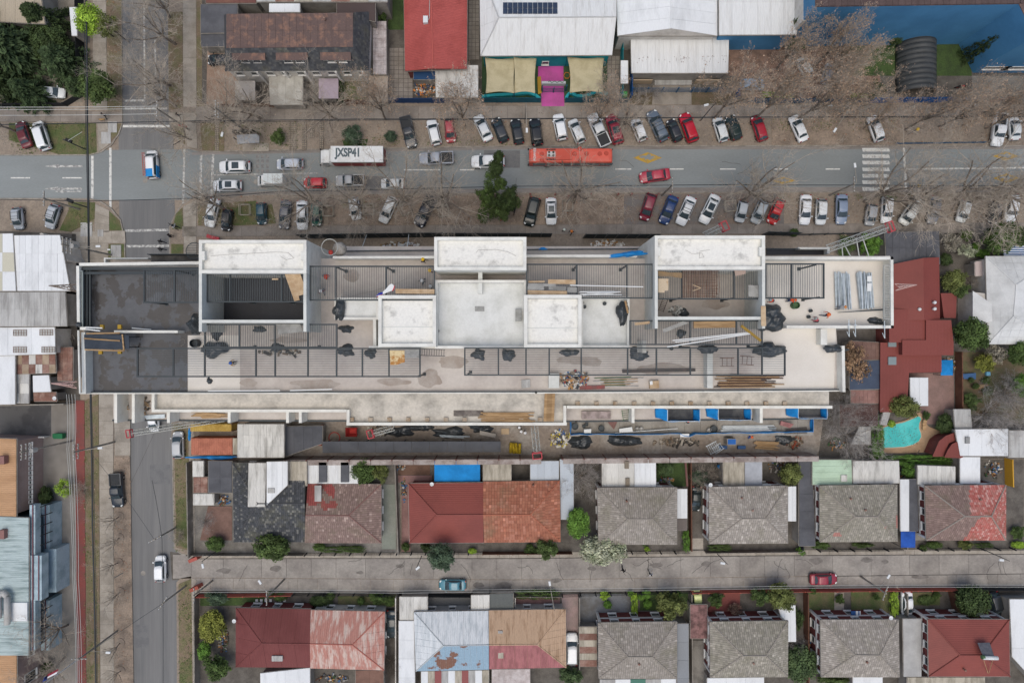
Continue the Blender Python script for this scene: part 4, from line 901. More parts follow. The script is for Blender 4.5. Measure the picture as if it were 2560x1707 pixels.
#  vehicles
m_glass=mk('car_glass','#39454a',fine=0,rough=.08,spec=.6)
m_tyre=mk('tyre_rubber','#1c1c1d',fine=.05,rough=.9)
m_rim=mk('wheel_rim','#9a9b9c',fine=0,rough=.35,metal=.8)
m_head=mk('headlight','#d5d8d6',fine=0,rough=.15)
m_tail=mk('taillight','#8d1c1c',fine=0,rough=.2)
m_trimb=mk('black_trim','#1b1b1c',fine=0,rough=.6)
m_bed=mk('bed_liner','#3a3b3c',fine=.1)
PAINT={}
def paint(h):
 if h not in PAINT:PAINT[h]=mk('paint_'+h.lstrip('#'),h,fine=.04,fsc=3,rough=.32,coat=.5,coord='object',spec=.4)
 return PAINT[h]
def loft(secs):
 n=len(secs[0]);V=[];F=[]
 for s in secs:V+=s
 for i in range(len(secs)-1):
  for j in range(n-1):F.append((i*n+j,i*n+j+1,(i+1)*n+j+1,(i+1)*n+j))
  F.append((i*n+n-1,i*n,(i+1)*n,(i+1)*n+n-1))
 F+=[tuple(range(n))[::-1],tuple(range((len(secs)-1)*n,len(secs)*n))]
 return V,F
CT={'hatch':(3.9,1.7,1.50,.74,.92,.95,1.18,.24,-1.30,-1.82,.95),
'sedan':(4.5,1.76,1.45,.70,.90,.94,1.20,.20,-.98,-1.68,.98),
'wagon':(4.5,1.76,1.50,.72,.92,.95,1.20,.22,-1.62,-2.08,.95),
'suv':(4.55,1.88,1.72,.88,1.04,1.08,1.18,.34,-1.66,-2.10,1.05),
'van':(4.4,1.78,1.85,.85,1.05,1.10,1.55,.80,-1.92,-2.12,1.05),
'pickup':(5.2,1.88,1.75,.92,1.08,1.10,1.25,.42,-.50,-.74,1.05)}
def car_proto(kind):
 L_,W_,H_,hf,hb,belt,xa,xb,xc,xd,tk=CT[kind];w=W_/2;h=L_/2
 st=[(-h,.62,tk-.22),(-h+.05,.82,tk-.12),(-h+.18,.94,tk-.04),(-h+.45,.99,tk),(xd,1.0,max(tk,belt-.02)),(0,1.0,belt),(xa,1.0,hb),(h-.75,.985,hf+.09),(h-.38,.94,hf+.01),(h-.15,.84,hf-.08),(h-.03,.68,hf-.18),(h,.5,hf-.26)]
 secs=[]
 for x,k,z in st:
  y=w*k;lo=.24+(.1 if abs(x)>h-.15 else 0);half=[(y*.86,lo),(y*.97,lo+.1),(y,.34+(z-.34)*.45),(y*.985,z-.14),(y*.90,z-.03),(y*.72,z+.005),(y*.3,z+.03)]
  secs.append([(x,a,b) for a,b in half]+[(x,-a,b) for a,b in half[::-1]])
 mb=MB();mb.add(*loft(secs))
 wb,wt,zr=w*.88,w*.69,H_
 lo=[(xa,wb*.94),(xd,wb*.94),(xd,-wb*.94),(xa,-wb*.94)]
 rings=[]
 for f,zz,ins in ((0,belt-.05,0),(.93,zr-.07,0),(.985,zr-.015,.06),(1,zr,.2)):
  x0=lerp(xa,xb,min(1,f*1.0))-ins;x1=lerp(xd,xc,min(1,f))+ins;yy=lerp(wb,wt,f)-ins*.6
  rings.append([(x0,yy*.86,zz),(x0-.1,yy,zz),((x0+x1)/2,yy*1.02,zz),(x1+.08,yy,zz),(x1,yy*.86,zz),(x1-.02,0,zz),(x1,-yy*.86,zz),(x1+.08,-yy,zz),((x0+x1)/2,-yy*1.02,zz),(x0-.1,-yy,zz),(x0,-yy*.86,zz),(x0+.05,0,zz)])
 mb.add(*loft(rings))
 if kind=='pickup':
  pass
 body=mb.mesh('car_body_'+kind,paint('#ffffff'),True)
 root=bpy.data.objects.new('proto_car',None);COL.objects.link(root)
 B=link('body',body,root)
 def glass(name,p):
  c=sum((Vector(q) for q in p),Vector())/len(p);n=(Vector(p[1])-Vector(p[0])).cross(Vector(p[2])-Vector(p[0])).normalized()
  if n.dot(c-Vector((0,0,.8)))<0:n=-n
  v=[Vector(q)+n*.022 for q in p];v2=[Vector(q)-n*.03 for q in p];m=len(p)
  F=[tuple(range(m)),tuple(range(m,2*m))[::-1]]+[(i,(i+1)%m,m+(i+1)%m,m+i) for i in range(m)]
  link(name,MB().add(v+v2,F).mesh(name,m_glass),root)
 f=lambda t,s:lerp(s[0],s[1],t)
 X=lambda t:lerp(xa,xb,t);XR=lambda t:lerp(xd,xc,t);Y=lambda t:lerp(wb,wt,t);Zz=lambda t:lerp(belt-.05,zr-.07,t)
 glass('windshield',[(X(.03)+.02,Y(.03)*.87,Zz(.03)),(X(.03)+.06,0,Zz(.03)),(X(.03)+.02,-Y(.03)*.87,Zz(.03)),(X(.96)+.01,-Y(.96)*.9,Zz(.96)),(X(.96)+.06,0,Zz(.96)),(X(.96)+.01,Y(.96)*.9,Zz(.96))])
 glass('rear_window',[(XR(.1),Y(.1)*.85,Zz(.1)),(XR(.1)-.03,0,Zz(.1)),(XR(.1),-Y(.1)*.85,Zz(.1)),(XR(.93),-Y(.93)*.85,Zz(.93)),(XR(.93)-.03,0,Zz(.93)),(XR(.93),Y(.93)*.85,Zz(.93))])
 for s in (1,-1):
  glass('side_window',[(X(.12)-.3,s*Y(.12)*1.01,Zz(.12)),(XR(.15)+.25,s*Y(.15)*1.01,Zz(.15)),(XR(.88)+.2,s*Y(.88)*1.01,Zz(.88)),(X(.88)-.15,s*Y(.88)*1.01,Zz(.88))])
 r=.31 if kind in ('hatch','sedan','wagon') else .36
 wmesh=MB().tube((0,-.1,0),(0,.1,0),r,r,16).mesh('wheel',m_tyre,False);rm=MB().tube((0,-.108,0),(0,.108,0),r*.6,r*.6,12).mesh('rim',m_rim)
 for sx in (h-.82,-h+.80):
  for s in (1,-1):
   o=link('wheel',wmesh,root,(sx,s*(w-.09),r));link('rim',rm,o,(0,0,0))
 for s in (1,-1):
  link('headlight',MB().obox((h-.27,s*w*.66,hf-.045),.34,.2,.1,rz=-s*.75).mesh('headlight',m_head),root)
  link('taillight',MB().obox((-h+.09,s*w*.7,tk-.13),.14,.26,.18,rz=s*.35).mesh('taillight',m_tail),root)
  link('mirror',MB().obox((xa-.18,s*(w+.07),belt+.02),.14,.2,.13).mesh('mirror',paint('#ffffff')),root)
 link('bumper',MB().obox((h-.03,0,.42),.14,W_*.62,.16).mesh('bumper',m_trimb),root)
 link('bumper',MB().obox((-h+.02,0,.42),.12,W_*.72,.16).mesh('bumper',m_trimb),root)
 link('wiper',MB().beam((X(.06)+.05,.5,Zz(.06)+.04),(X(.2)+.04,-.05,Zz(.2)+.05),.03,.02).mesh('wiper',m_trimb),root)
 if kind=='pickup':
  mbb=MB().box(-h+.12,-.8,-w*.80,w*.80,tk-.02,tk+.07);link('truck_bed',mbb.mesh('truck_bed',m_bed),root)
  mw=MB()
  for s in (1,-1):mw.box(-h+.02,-.74,s*w*.9-.06,s*w*.9+.06,tk-.05,tk+.22)
  mw.box(-h+.02,-h+.12,-w*.84,w*.84,tk-.05,tk+.21);link('bed_side',mw.mesh('bed_side',paint('#ffffff')),root)
 return root
PROTO={}
def car(label,kind,color,f,r,group=None,rack=False,roofglass=False,lz=.75,cat=None):
 if kind not in PROTO:PROTO[kind]=car_proto(kind);fresh=True
 pr=PROTO[kind]
 pf,p_r=P(*f,lz),P(*r,lz);c=(pf+p_r)/2;d=pf-p_r;l=d.length
 L_,W_=CT[kind][:2];sx=max(.86,min(1.14,l/L_));sy=max(.95,min(1.06,1+(sx-1)*.4))
 cr=copy_tree(pr);cr.name={'pickup':'pickup_truck','van':'van','suv':'sport_utility_car'}.get(kind,'car')
 cr.location=(c.x,c.y,.12 if not (f[1]>368 and f[1]<478 and f[0]>0) else .012);cr.rotation_euler=(0,0,math.atan2(d.y,d.x));cr.scale=(sx,sy,1)
 ORG[cr.name]=Vector(cr.location)
 pm=paint(color)
 for ch in cr.children:
  n=ch.name.split('.')[0]
  if n in ('body','mirror','bed_side'):ch.material_slots[0].link='OBJECT';ch.material_slots[0].material=pm
 H_=CT[kind][2]
 if rack:
  mb=MB()
  for x in (-.9,-.2,.2):mb.obox((x,0,H_+.1),.05,W_*.72,.04)
  for s in (1,-1):mb.obox((-.35,s*W_*.34,H_+.07),1.5,.05,.05)
  link('roof_rack',mb.mesh('roof_rack',m_trimb),cr)
 if roofglass:link('sunroof',MB().obox((CT[kind][7]*.5+CT[kind][8]*.35,0,H_+.004),1.0,W_*.52,.02).mesh('sunroof',m_glass),cr)
 tag(cr,label,cat or {'pickup':'pickup truck','van':'van','suv':'car'}.get(kind,'car'),group)
 return cr
t0=lambda x,y:T(0,0,x,y);t1=lambda x,y:T(1,0,x,y);t2=lambda x,y:T(2,0,x,y);t3=lambda x,y:T(3,0,x,y)
s0=lambda x,y:T(0,1,x,y);s1=lambda x,y:T(1,1,x,y);s2=lambda x,y:T(2,1,x,y);s3=lambda x,y:T(3,1,x,y)
b0=lambda x,y:T(0,3,x,y);b1=lambda x,y:T(1,3,x,y);b2=lambda x,y:T(2,3,x,y);b3=lambda x,y:T(3,3,x,y)
z4=lambda x,y:(460+x/4.3556,270+y/4.3556)
N_='cars parked on the north verge of the avenue';S_='cars parked on the south verge of the avenue';A_='traffic on the avenue'
W1,W2_,SV,BK,GY,RD='#e6e8e8','#d9dcdb','#aab0b6','#1f2124','#55595f','#9c2230'
CARS=[
('dark grey pickup truck with a covered bed, first in the north parking row','pickup','#3c3f43',t1(1425,1350),t1(1358,1068),N_,{}),
('white estate car parked between the dark pickup and the small red car','wagon',W1,t1(1595,1088),t1(1650,1325),N_,{}),
('small faded red car parked beside the large brown-leaved tree','hatch','#a8434a',t1(1780,1300),t1(1760,1088),N_,{}),
('white sedan parked just east of the large brown-leaved tree','sedan',W2_,t1(2015,1050),t1(2125,1285),N_,{}),
('charcoal hatchback parked between a white sedan and a dark estate car','hatch','#33373c',t1(2180,1078),t1(2268,1295),N_,{}),
('dark grey estate car parked beside the lamp post, under bare twigs','wagon','#2d3034',t2(25,1085),t2(68,1315),N_,{}),
('black SUV parked straight, just east of the lamp post','suv',BK,t2(202,1082),t2(235,1328),N_,{}),
('white SUV parked askew beside a smaller white hatchback','suv',W1,t2(415,1042),t2(462,1280),N_,{}),
('white hatchback parked between the white SUV and a white pickup','hatch',W2_,t2(545,1090),t2(635,1305),N_,{}),
('white pickup truck with a grey tarpaulin over its bed, under a tree','pickup',W2_,t2(725,1040),t2(855,1335),N_,{}),
('dark red SUV parked beside the white pickup with the tarpaulin','suv','#96303e',t2(895,1042),t2(972,1315),N_,dict(roofglass=True)),
('small white SUV parked alone beside the large grey-blue SUV','hatch',W1,t2(1118,1085),t2(1195,1285),N_,{}),
('large grey-blue SUV parked among smaller cars','suv','#5f6b78',t2(1262,1015),t2(1388,1285),N_,dict(rack=True)),
('black hatchback parked between the grey-blue SUV and a bright red SUV','hatch','#2a2c32',t2(1440,1090),t2(1520,1288),N_,{}),
('bright red SUV parked beside the black hatchback','suv','#b3182c',t2(1562,1035),t2(1655,1295),N_,{}),
('white hatchback parked beside a dark green SUV, behind twigs','hatch',W2_,t2(1868,1068),t2(1935,1292),N_,{}),
('dark green SUV parked beside a white hatchback','suv','#20302e',t2(1985,1058),t2(2052,1272),N_,{}),
('red car half hidden under the branches of the brown trees','hatch','#a52735',t2(2215,1055),t2(2290,1285),N_,{}),
('white sedan parked under a leaning tree, its roof hidden by twigs','sedan',W1,t3(225,1055),t3(330,1290),N_,{}),
('white hatchback crossed by a leaning trunk, beside the zebra crossing','hatch',W1,t3(940,1058),t3(1020,1290),N_,{}),
('white pickup truck facing the road, crossed by a leaning trunk','pickup',W1,t3(2080,1335),t3(2115,1040),N_,{}),
('white sedan parked next to the white pickup under branches','sedan',W2_,t3(2235,1058),t3(2250,1275),N_,{}),
('red sedan parked askew on the corner lawn beside a white van','sedan','#6d3237',t0(175,1110),t0(258,1345),None,{}),
('white van parked askew on the corner lawn, under branches','van',W1,t0(340,1110),t0(425,1368),None,{}),
('black car under the carport of the mansard house','wagon','#23262b',t0(1925,548),t0(2085,550),None,{}),
('white car half hidden behind the conifers','sedan',W2_,t0(560,850),t0(400,838),None,{}),
('silver hatchback with a roof rack, parked facing the white warehouse','hatch',SV,s0(172,525),s0(160,325),None,dict(rack=True)),
('silver estate car parked askew beside the corner lawn','wagon',SV,s0(445,515),s0(515,302),None,dict(rack=True)),
('white off-road car waiting in the avenue with a spare wheel','suv',W1,z4(382,645),z4(722,640),A_,dict(roofglass=True)),
('silver hatchback driving behind the white off-road car','hatch','#b9c0ca',z4(1003,612),z4(1298,610),A_,{}),
('white estate car with a black roof, waiting beside the white off-road car','wagon',W1,z4(310,845),z4(628,842),A_,dict(roofglass=True)),
('bright red hatchback driving behind the white box van','hatch','#c22531',z4(1298,815),z4(1552,815),A_,{}),
('silver grey pickup driving behind the bright red hatchback','pickup','#a5a8aa',z4(1670,795),z4(1945,790),A_,{}),
('white sedan driving under bare branches, last in its lane','sedan',W2_,s1(1135,105),s1(1362,108),A_,{}),
('silver pickup with red goods in its bed, behind the lettered truck','pickup','#a3a9b2',t1(1485,1450),t1(1802,1440),A_,{}),
('white SUV driving beside the tall leafy tree','suv',W1,t1(1958,1475),t1(2270,1472),A_,{}),
('pinkish red sedan changing lanes near the orange bus','sedan','#b53a4b',(1599,445),(1675,434),A_,{}),
('white sedan parked askew under the first bare tree of the south row','sedan',W2_,z4(268,1295),z4(345,985),S_,{}),
('black hatchback parked under the first bare tree of the south row','hatch','#2b2b2c',z4(455,1315),z4(480,1130),S_,{}),
('small petrol blue car parked next to a white tree guard','hatch','#1f4552',z4(850,1270),z4(842,1032),S_,{}),
('dark grey sedan parked between the petrol blue car and a white sedan','sedan','#54575e',z4(1085,1318),z4(1118,1003),S_,{}),
('white sedan parked next to the green car','sedan',W1,z4(1288,1328),z4(1288,1008),S_,{}),
('green car with a white windscreen cover, parked next to a white sedan','hatch','#2a5f52',z4(1440,1288),z4(1442,1010),S_,{}),
('small white car parked alone between two tree guards','hatch',W1,z4(1882,1218),z4(1840,972),S_,{}),
('white hatchback parked askew under the bare trees, beside a tree guard','wagon',W2_,s1(1150,462),s1(1258,232),S_,{}),
('dark navy pickup truck parked askew under a bare tree','pickup','#262c3a',s1(1475,495),s1(1612,225),S_,{}),
('black SUV parked beside the ivy-covered tree, next to a white sedan','suv','#1b2423',s2(148,492),s2(215,235),S_,{}),
('white sedan with a sunroof, parked straight beside the black SUV','sedan',W1,s2(358,482),s2(355,235),S_,dict(roofglass=True)),
('dark red hatchback parked at the edge of the gravel, first of four','hatch','#842a3b',s2(1200,440),s2(1278,202),S_,{}),
('blue sedan parked on the gravel between a dark red and a white car','sedan','#26406f',s2(1375,472),s2(1478,222),S_,{}),
('white sedan with a roof rack, parked next to the blue sedan','sedan',W1,s2(1530,482),s2(1640,230),S_,dict(rack=True)),
('white car with a dark roof, parked askew beside a tree guard','sedan','#e9ebe9',s2(1740,468),s2(1862,212),S_,dict(roofglass=True)),
('small silver white car under the twigs beside the tree guard','hatch','#c4c9cc',s2(2072,450),s2(2112,275),S_,{}),
('silver hatchback parked between a small silver car and a red one','hatch','#aeb5b8',s2(2210,468),s2(2305,258),S_,{}),
('bright red hatchback parked at the end of the gravel','hatch','#bf2a2c',s3(25,472),s3(115,248),S_,{}),
('white sedan parked next to the bright red hatchback','sedan',W1,s3(332,482),s3(345,208),S_,{}),
('white hatchback parked between a white sedan and a grey-blue car','hatch',W2_,s3(478,482),s3(488,248),S_,{}),
('grey-blue sedan parked beside a slim leaning pole','sedan','#8593a8',s3(668,478),s3(672,205),S_,{}),
('small silver car parked under the leaning trunk','hatch','#a5a8ab',s3(925,478),s3(948,308),S_,{}),
('white estate car parked under the crane jib','wagon',W1,s3(1075,470),s3(1088,222),S_,{}),
('white van with a ladder rack, parked askew behind branches','van','#dfe1dc',s3(1222,475),s3(1375,255),S_,dict(rack=True)),
('grey car parked between the racked van and a white hatchback','sedan','#767a82',s3(1492,475),s3(1530,222),S_,{}),
('white hatchback parked at the foot of the forked trunk','hatch',W2_,s3(1752,458),s3(1808,262),S_,{}),
('charcoal hatchback parked next to the large white SUV','hatch','#3d4044',s3(2040,470),s3(2090,275),S_,{}),
('large white SUV parked at the end of the south row','suv',W1,s3(2198,458),s3(2222,196),S_,{}),
('teal blue sedan parked along the concrete street','sedan','#4f8493',b1(1668,672),b1(1915,672),None,{}),
('dark pinkish red sedan parked along the concrete street','sedan','#93323f',b3(632,618),b3(380,620),None,{}),
('white hatchback driving along the west street','hatch',W1,b0(1462,405),b0(1465,642),None,{}),
('silver hatchback parked beside the shipping containers','hatch','#aeb1b3',T(0,2,1622,832),T(0,2,1628,1078),None,{}),
('black pickup truck parked on the pavement of the west street','pickup','#232b33',T(0,2,1082,1522),T(0,2,1062,1208),None,{}),
('white car driving out from under the crane jib','hatch',W1,T(0,2,1405,835),T(0,2,1402,640),None,{}),
('dark green sedan in the driveway beside the flaking pink roof','sedan','#333b3d',b1(1240,1158),b1(1240,898),None,{}),
('white SUV in the driveway beside the peach roof','suv',W1,b2(545,1108),b2(545,1402),None,{}),
('small lime green car half under the rusty pink carport','hatch','#cdd38c',b2(1690,900),b2(1682,738),None,{}),
('white sedan parked between clipped hedges in a front yard','sedan',W1,b3(1265,975),b3(1262,730),None,{}),
('black SUV parked in the driveway beside a large dark bush','suv','#22262a',b3(2100,985),b3(2035,728),None,{}),
('dark green car in the side yard of a grey tiled house','sedan','#27302f',T(2,2,1668,1535),T(2,2,1682,1355),None,{}),
('light blue car under the brown trees behind the blue mesh fence','hatch','#8fb0d0',(1912,212),(1850,212),None,{}),
('white car under the brown trees, beside the leaf-strewn yard','hatch',W2_,(2000,150),(2022,188),None,{}),
('pale blue car under the brown trees near the black tunnel','hatch','#90a0b4',(2075,170),(2066,202),None,{}),
]
for lb,kd,co,f,r,gr,kw in CARS:car(lb,kd,co,f,r,gr,**kw)
def wheel_pair(parent,x,w,r=.48,z0=0.0):
 for s in (1,-1):
  o=link('wheel',MB().tube((0,-.15,0),(0,.15,0),r,r,18).mesh('wheel',m_tyre),parent,(x,s*(w-.16),r));link('rim',MB().tube((0,-.16,0),(0,.16,0),r*.5,r*.5,12).mesh('rim',m_rim),o)
def text_mesh(txt,size,mat,ext=.004,bold=.018):
 cu=bpy.data.curves.new('lettering','FONT');cu.body=txt;cu.size=size;cu.extrude=ext;cu.align_x='CENTER';cu.align_y='CENTER';cu.offset=size*bold
 o=bpy.data.objects.new('tmp',cu);COL.objects.link(o);bpy.context.view_layer.update()
 me=bpy.data.meshes.new_from_object(o.evaluated_get(bpy.context.evaluated_depsgraph_get()));bpy.data.objects.remove(o)
 me.materials.clear();me.materials.append(mat);return me
pW=mk('truck_white','#dcdedd','#cfcfcb',sc=.8,fine=.05,coord='object',rough=.45)
pR=mk('truck_red','#8e2f2f','#7e2828',sc=.8,fine=.06,coord='object',rough=.5)
m_let=mk('letter_grey','#5b666a',fine=.04)
zt_=3.5;a=P(827,366,zt_);b=P(957,405,zt_);cx,cy=(a.x+b.x)/2,(a.y+b.y)/2
tr=thing('box_truck','white and red box truck with large grey lettering on its roof','truck',(cx,cy,.02),A_)
LB,WB=b.x-a.x,a.y-b.y
mb=MB();mb.box(-LB/2,LB/2,-WB/2,WB/2,.95,zt_-.06);bx_=link('cargo_box',mb.mesh('cargo_box',pR),tr)
mb=MB();mb.box(-LB/2-.03,LB/2+.03,-WB/2-.03,WB/2+.03,zt_-.14,zt_);link('roof_panel',mb.mesh('roof_panel',pW),bx_)
mb=MB();mb.box(-LB/2-.02,LB/2+.02,-WB/2-.02,WB/2+.02,2.9,3.3);link('side_band',mb.mesh('side_band',m_greys),bx_)
link('lettering',text_mesh('JXSP41',1.75,m_let,.004,.045),bx_,(-LB/2+2.6,.18,zt_+.006),0,(.74,1,1))
mb=MB();mb.box(-LB/2-.2,LB/2,-.45,.45,.5,.95);link('chassis',mb.mesh('chassis',m_trimb),tr)
xc_=-LB/2-.15;secs=[]
for x,z0_,z1_,k in ((xc_,.5,2.3,1.0),(xc_-1.2,.5,2.35,1.0),(xc_-1.75,.5,2.1,.97),(xc_-2.05,.5,1.35,.93),(xc_-2.15,.5,1.1,.88)):
 y=1.05*k;hp=[(y*.96,z0_),(y,z0_+.4),(y,z1_*.8),(y*.93,z1_-.06),(y*.8,z1_)];secs.append([(x,p,q) for p,q in hp]+[(x,-p,q) for p,q in hp[::-1]])
cb=link('cab',MB().add(*loft(secs)).mesh('cab',pW,False),tr)
link('windshield',MB().slab([Vector((xc_-1.83,-.9,2.0)),Vector((xc_-1.83,.9,2.0)),Vector((xc_-2.08,.85,1.42)),Vector((xc_-2.08,-.85,1.42))],.04).mesh('windshield',m_glass),cb)
for s in (1,-1):link('side_window',MB().box(xc_-1.5,xc_-.5,s*1.05-.02,s*1.05+.02,1.4,2.0).mesh('side_window',m_glass),cb)
mb=MB();mb.obox((xc_-.05,-.0,2.62),.5,1.9,.55,mat=Matrix.Rotation(.5,3,'Y'));link('wind_deflector',mb.mesh('wind_deflector',pW),tr)
wheel_pair(tr,xc_-1.2,1.0);wheel_pair(tr,LB/2-1.6,1.05)
for s in (1,-1):
 link('headlight',MB().box(xc_-2.2,xc_-2.1,s*.7-.18,s*.7+.18,.75,.95).mesh('headlight',m_head),cb);link('mirror',MB().box(xc_-1.95,xc_-1.85,s*1.2-.12,s*1.2+.12,1.5,1.9).mesh('mirror',m_trimb),cb)
zt_=2.5;a=P(658,434,zt_);b=P(706,459,zt_)
vn=thing('box_van','small white box van driving in front of the bright red hatchback','van',((a.x+b.x)/2,(a.y+b.y)/2,.02),A_);LB,WB=b.x-a.x,a.y-b.y
pWv=mk('van_box_white','#ced4d2',fine=.05,coord='object')
bx_=link('cargo_box',MB().box(-LB/2,LB/2,-WB/2,WB/2,.6,zt_).mesh('cargo_box',pWv),vn)
for k in range(3):link('roof_rib',MB().box(-LB/2+.7+k*.75,-LB/2+.74+k*.75,-WB/2,WB/2,zt_,zt_+.02).mesh('roof_rib',m_greys),bx_)
link('roof_edge',MB().box(-LB/2-.02,LB/2+.02,-WB/2-.02,-WB/2+.06,zt_-.05,zt_+.03).mesh('roof_edge',pW),bx_)
secs=[];xc_=-LB/2
for x,z1_,k in ((xc_,1.75,1.0),(xc_-.55,1.75,1.0),(xc_-1.0,1.3,.97),(xc_-1.35,1.0,.92),(xc_-1.5,.8,.82)):
 y=.82*k;hp=[(y*.96,.3),(y,.6),(y,z1_*.8),(y*.93,z1_-.05),(y*.75,z1_)];secs.append([(x,p,q) for p,q in hp]+[(x,-p,q) for p,q in hp[::-1]])
cb=link('cab',MB().add(*loft(secs)).mesh('cab',pW,True),vn)
link('windshield',MB().slab([Vector((xc_-.62,-.62,1.72)),Vector((xc_-.62,.62,1.72)),Vector((xc_-.98,.68,1.35)),Vector((xc_-.98,-.68,1.35))],.04).mesh('windshield',m_glass),cb)
for s in (1,-1):link('side_window',MB().box(xc_-.75,xc_-.15,s*.82-.02,s*.82+.02,1.15,1.55).mesh('side_window',m_glass),cb)
wheel_pair(vn,xc_-.75,.85,.3);wheel_pair(vn,LB/2-.7,.85,.3)
wv=car('white and blue work van with a red ladder on its roof, crossing the junction','van',W1,(379,376),(383,447),None,cat='van')
link('blue_panel',MB().box(-2.1,-.3,-.9,-.84,.4,1.35).mesh('blue_panel',mk('van_blue','#2a87c8',fine=.04)),wv)
link('blue_panel',MB().box(-2.1,-.9,-.5,.55,1.855,1.875).mesh('blue_panel',mk('van_blue','')),wv)
mb=MB()
for y in (.55,.85):mb.obox((-.2,y,2.0),3.6,.06,.06)
for k in range(10):mb.obox((-1.8+k*.36,.7,2.0),.05,.3,.04)
link('ladder',mb.mesh('ladder',mk('ladder_red','#a8493f',fine=.05)),wv)
m_bus=mk('bus_orange','#d3604f','#c85747',sc=.5,fine=.04,coord='object',rough=.45);m_busw=mk('bus_white','#c6c6c4',fine=.05);m_busr=mk('bus_dark_red','#6f2328',fine=.05)
zt_=3.1;a=P(1323,370,zt_);b=P(1531,406,zt_)
bu=thing('city_bus','long orange city bus with white registration lettering and roof fans','bus',((a.x+b.x)/2,(a.y+b.y)/2,.02),A_);LB,WB=b.x-a.x,a.y-b.y
h=LB/2;w_=WB/2;secs=[]
for x,k,dz in ((-h,.86,.35),(-h+.25,.96,.1),(-h+.7,1,0),(h-.5,1,0),(h-.1,.97,.08),(h,.93,.2)):
 hp=[(w_*k,.9),(w_*k,2.55),(w_*k*.97,zt_-.22-dz),(w_*k*.86,zt_-.06-dz),(w_*k*.5,zt_-dz)];secs.append([(x,p,q) for p,q in hp]+[(x,-p,q) for p,q in hp[::-1]])
bd=link('body',MB().add(*loft(secs)).mesh('body',m_bus,True),bu)
for p_ in bd.data.polygons:p_.use_smooth=False
link('skirt',MB().box(-h+.1,h-.05,-w_-.01,w_+.01,.3,.9).mesh('skirt',m_busw),bu);link('red_band',MB().box(-h+.1,h-.1,-w_-.02,w_+.02,.85,1.05).mesh('red_band',m_busr),bu)
for k in range(6):
 for s in (1,-1):link('side_window',MB().box(-h+.6+k*2.05,-h+2.55+k*2.05,s*w_-.03,s*w_+.025,1.25,2.5).mesh('side_window',m_glass),bu)
link('windshield',MB().box(-h-.03,-h+.05,-w_*.8,w_*.8,1.2,2.5).mesh('windshield',m_glass),bu);link('rear_window',MB().box(h-.05,h+.03,-w_*.7,w_*.7,1.5,2.4).mesh('rear_window',m_glass),bu)
x0=-h+2.5;acu=link('roof_unit',MB().box(x0,x0+4.0,-w_*.72,w_*.82,zt_-.02,zt_+.22).mesh('roof_unit',mk('bus_orange2','#c25848',fine=.04)),bu)
link('fan_plate',MB().box(x0+.2,x0+1.45,-w_*.32,w_*.42,zt_+.22,zt_+.26).mesh('fan_plate',m_busw),acu)
for i in range(2):
 for j in range(2):link('fan',MB().tube((x0+.5+i*.65,-.12+j*.5-.02,zt_+.26),(x0+.5+i*.65,-.12+j*.5-.02,zt_+.29),.19,.19,14).mesh('fan',m_trimb),acu)
for s in (-.64,.7):link('vent_grille',MB().box(x0+.1,x0+1.5,w_*s-.07,w_*s+.07,zt_+.22,zt_+.24).mesh('vent_grille',m_trimb),acu)
for i,(dx,dy) in enumerate(((1.9,.15),(1.95,-.75),(6.9,.2),(7.7,.95),(7.7,-.7),(8.7,.2),(10.7,.2),(11.7,.25))):
 link('roof_hatch',MB().tube((-h+dx,dy,zt_-.02),(-h+dx,dy,zt_+.11),.36,.3,14).mesh('roof_hatch',mk('bus_orange3','#b44e40',fine=.04)),bu)
o=link('lettering',text_mesh('PGWV53',.5,m_busw,.006,.035),bu,(-h+.85,.1,zt_+.012),R(90))
for s in (1,-1):link('mirror',MB().box(-h-.2,-h,s*(w_+.12)-.1,s*(w_+.12)+.1,1.7,2.2).mesh('mirror',m_trimb),bu)
wheel_pair(bu,-h+2.9,w_+.02,.5);wheel_pair(bu,h-3.2,w_+.02,.5)
for pr in PROTO.values():
 def rm(o):
  for ch in list(o.children):rm(ch)
  bpy.data.objects.remove(o)
 rm(pr)
 #  trees and plants
def leafmat(name,c1='',c2='',sc=.9):
 if name in MATS:return MATS[name]
 m=bpy.data.materials.new(name);m.use_nodes=True;MATS[name]=m
 n=m.node_tree.nodes;L=m.node_tree.links;b=n['Principled BSDF']
 b.inputs['Roughness'].default_value=.7;b.inputs['Specular IOR Level'].default_value=.15
 a=n.new('ShaderNodeVertexColor');a.layer_name='tint'
 g=n.new('ShaderNodeNewGeometry');z=n.new('ShaderNodeTexNoise');z.inputs['Scale'].default_value=sc;z.inputs['Detail'].default_value=3
 L.new(g.outputs['Position'],z.inputs[0])
 mr=n.new('ShaderNodeMapRange');mr.inputs[1].default_value=.4;mr.inputs[2].default_value=.6;L.new(z.outputs[0],mr.inputs[0])
 x=n.new('ShaderNodeMix');x.data_type='RGBA';x.inputs[6].default_value=C4(c1,1.3);x.inputs[7].default_value=C4(c2,1.3);L.new(mr.outputs[0],x.inputs[0])
 y=n.new('ShaderNodeMix');y.data_type='RGBA';y.blend_type='MULTIPLY';y.inputs[0].default_value=1
 L.new(x.outputs[2],y.inputs[6]);L.new(a.outputs[0],y.inputs[7]);L.new(y.outputs[2],b.inputs['Base Color'])
 return m
m_twig=mk('twig_brown','#b3a899','#9d9284',sc=1.5,fine=.12)
m_twigg=mk('twig_grey','#aaa49e','#948e88',sc=1.5,fine=.12)
m_bark=mk('bark','#8b8074','#73685d',sc=2,fine=.2,bump=.5,bsc=10)
m_barkd=mk('bark_dark','#5c5248','#483f37',sc=2,fine=.2)
m_leafb=leafmat('dead_leaf','#af957e','#9b8571')
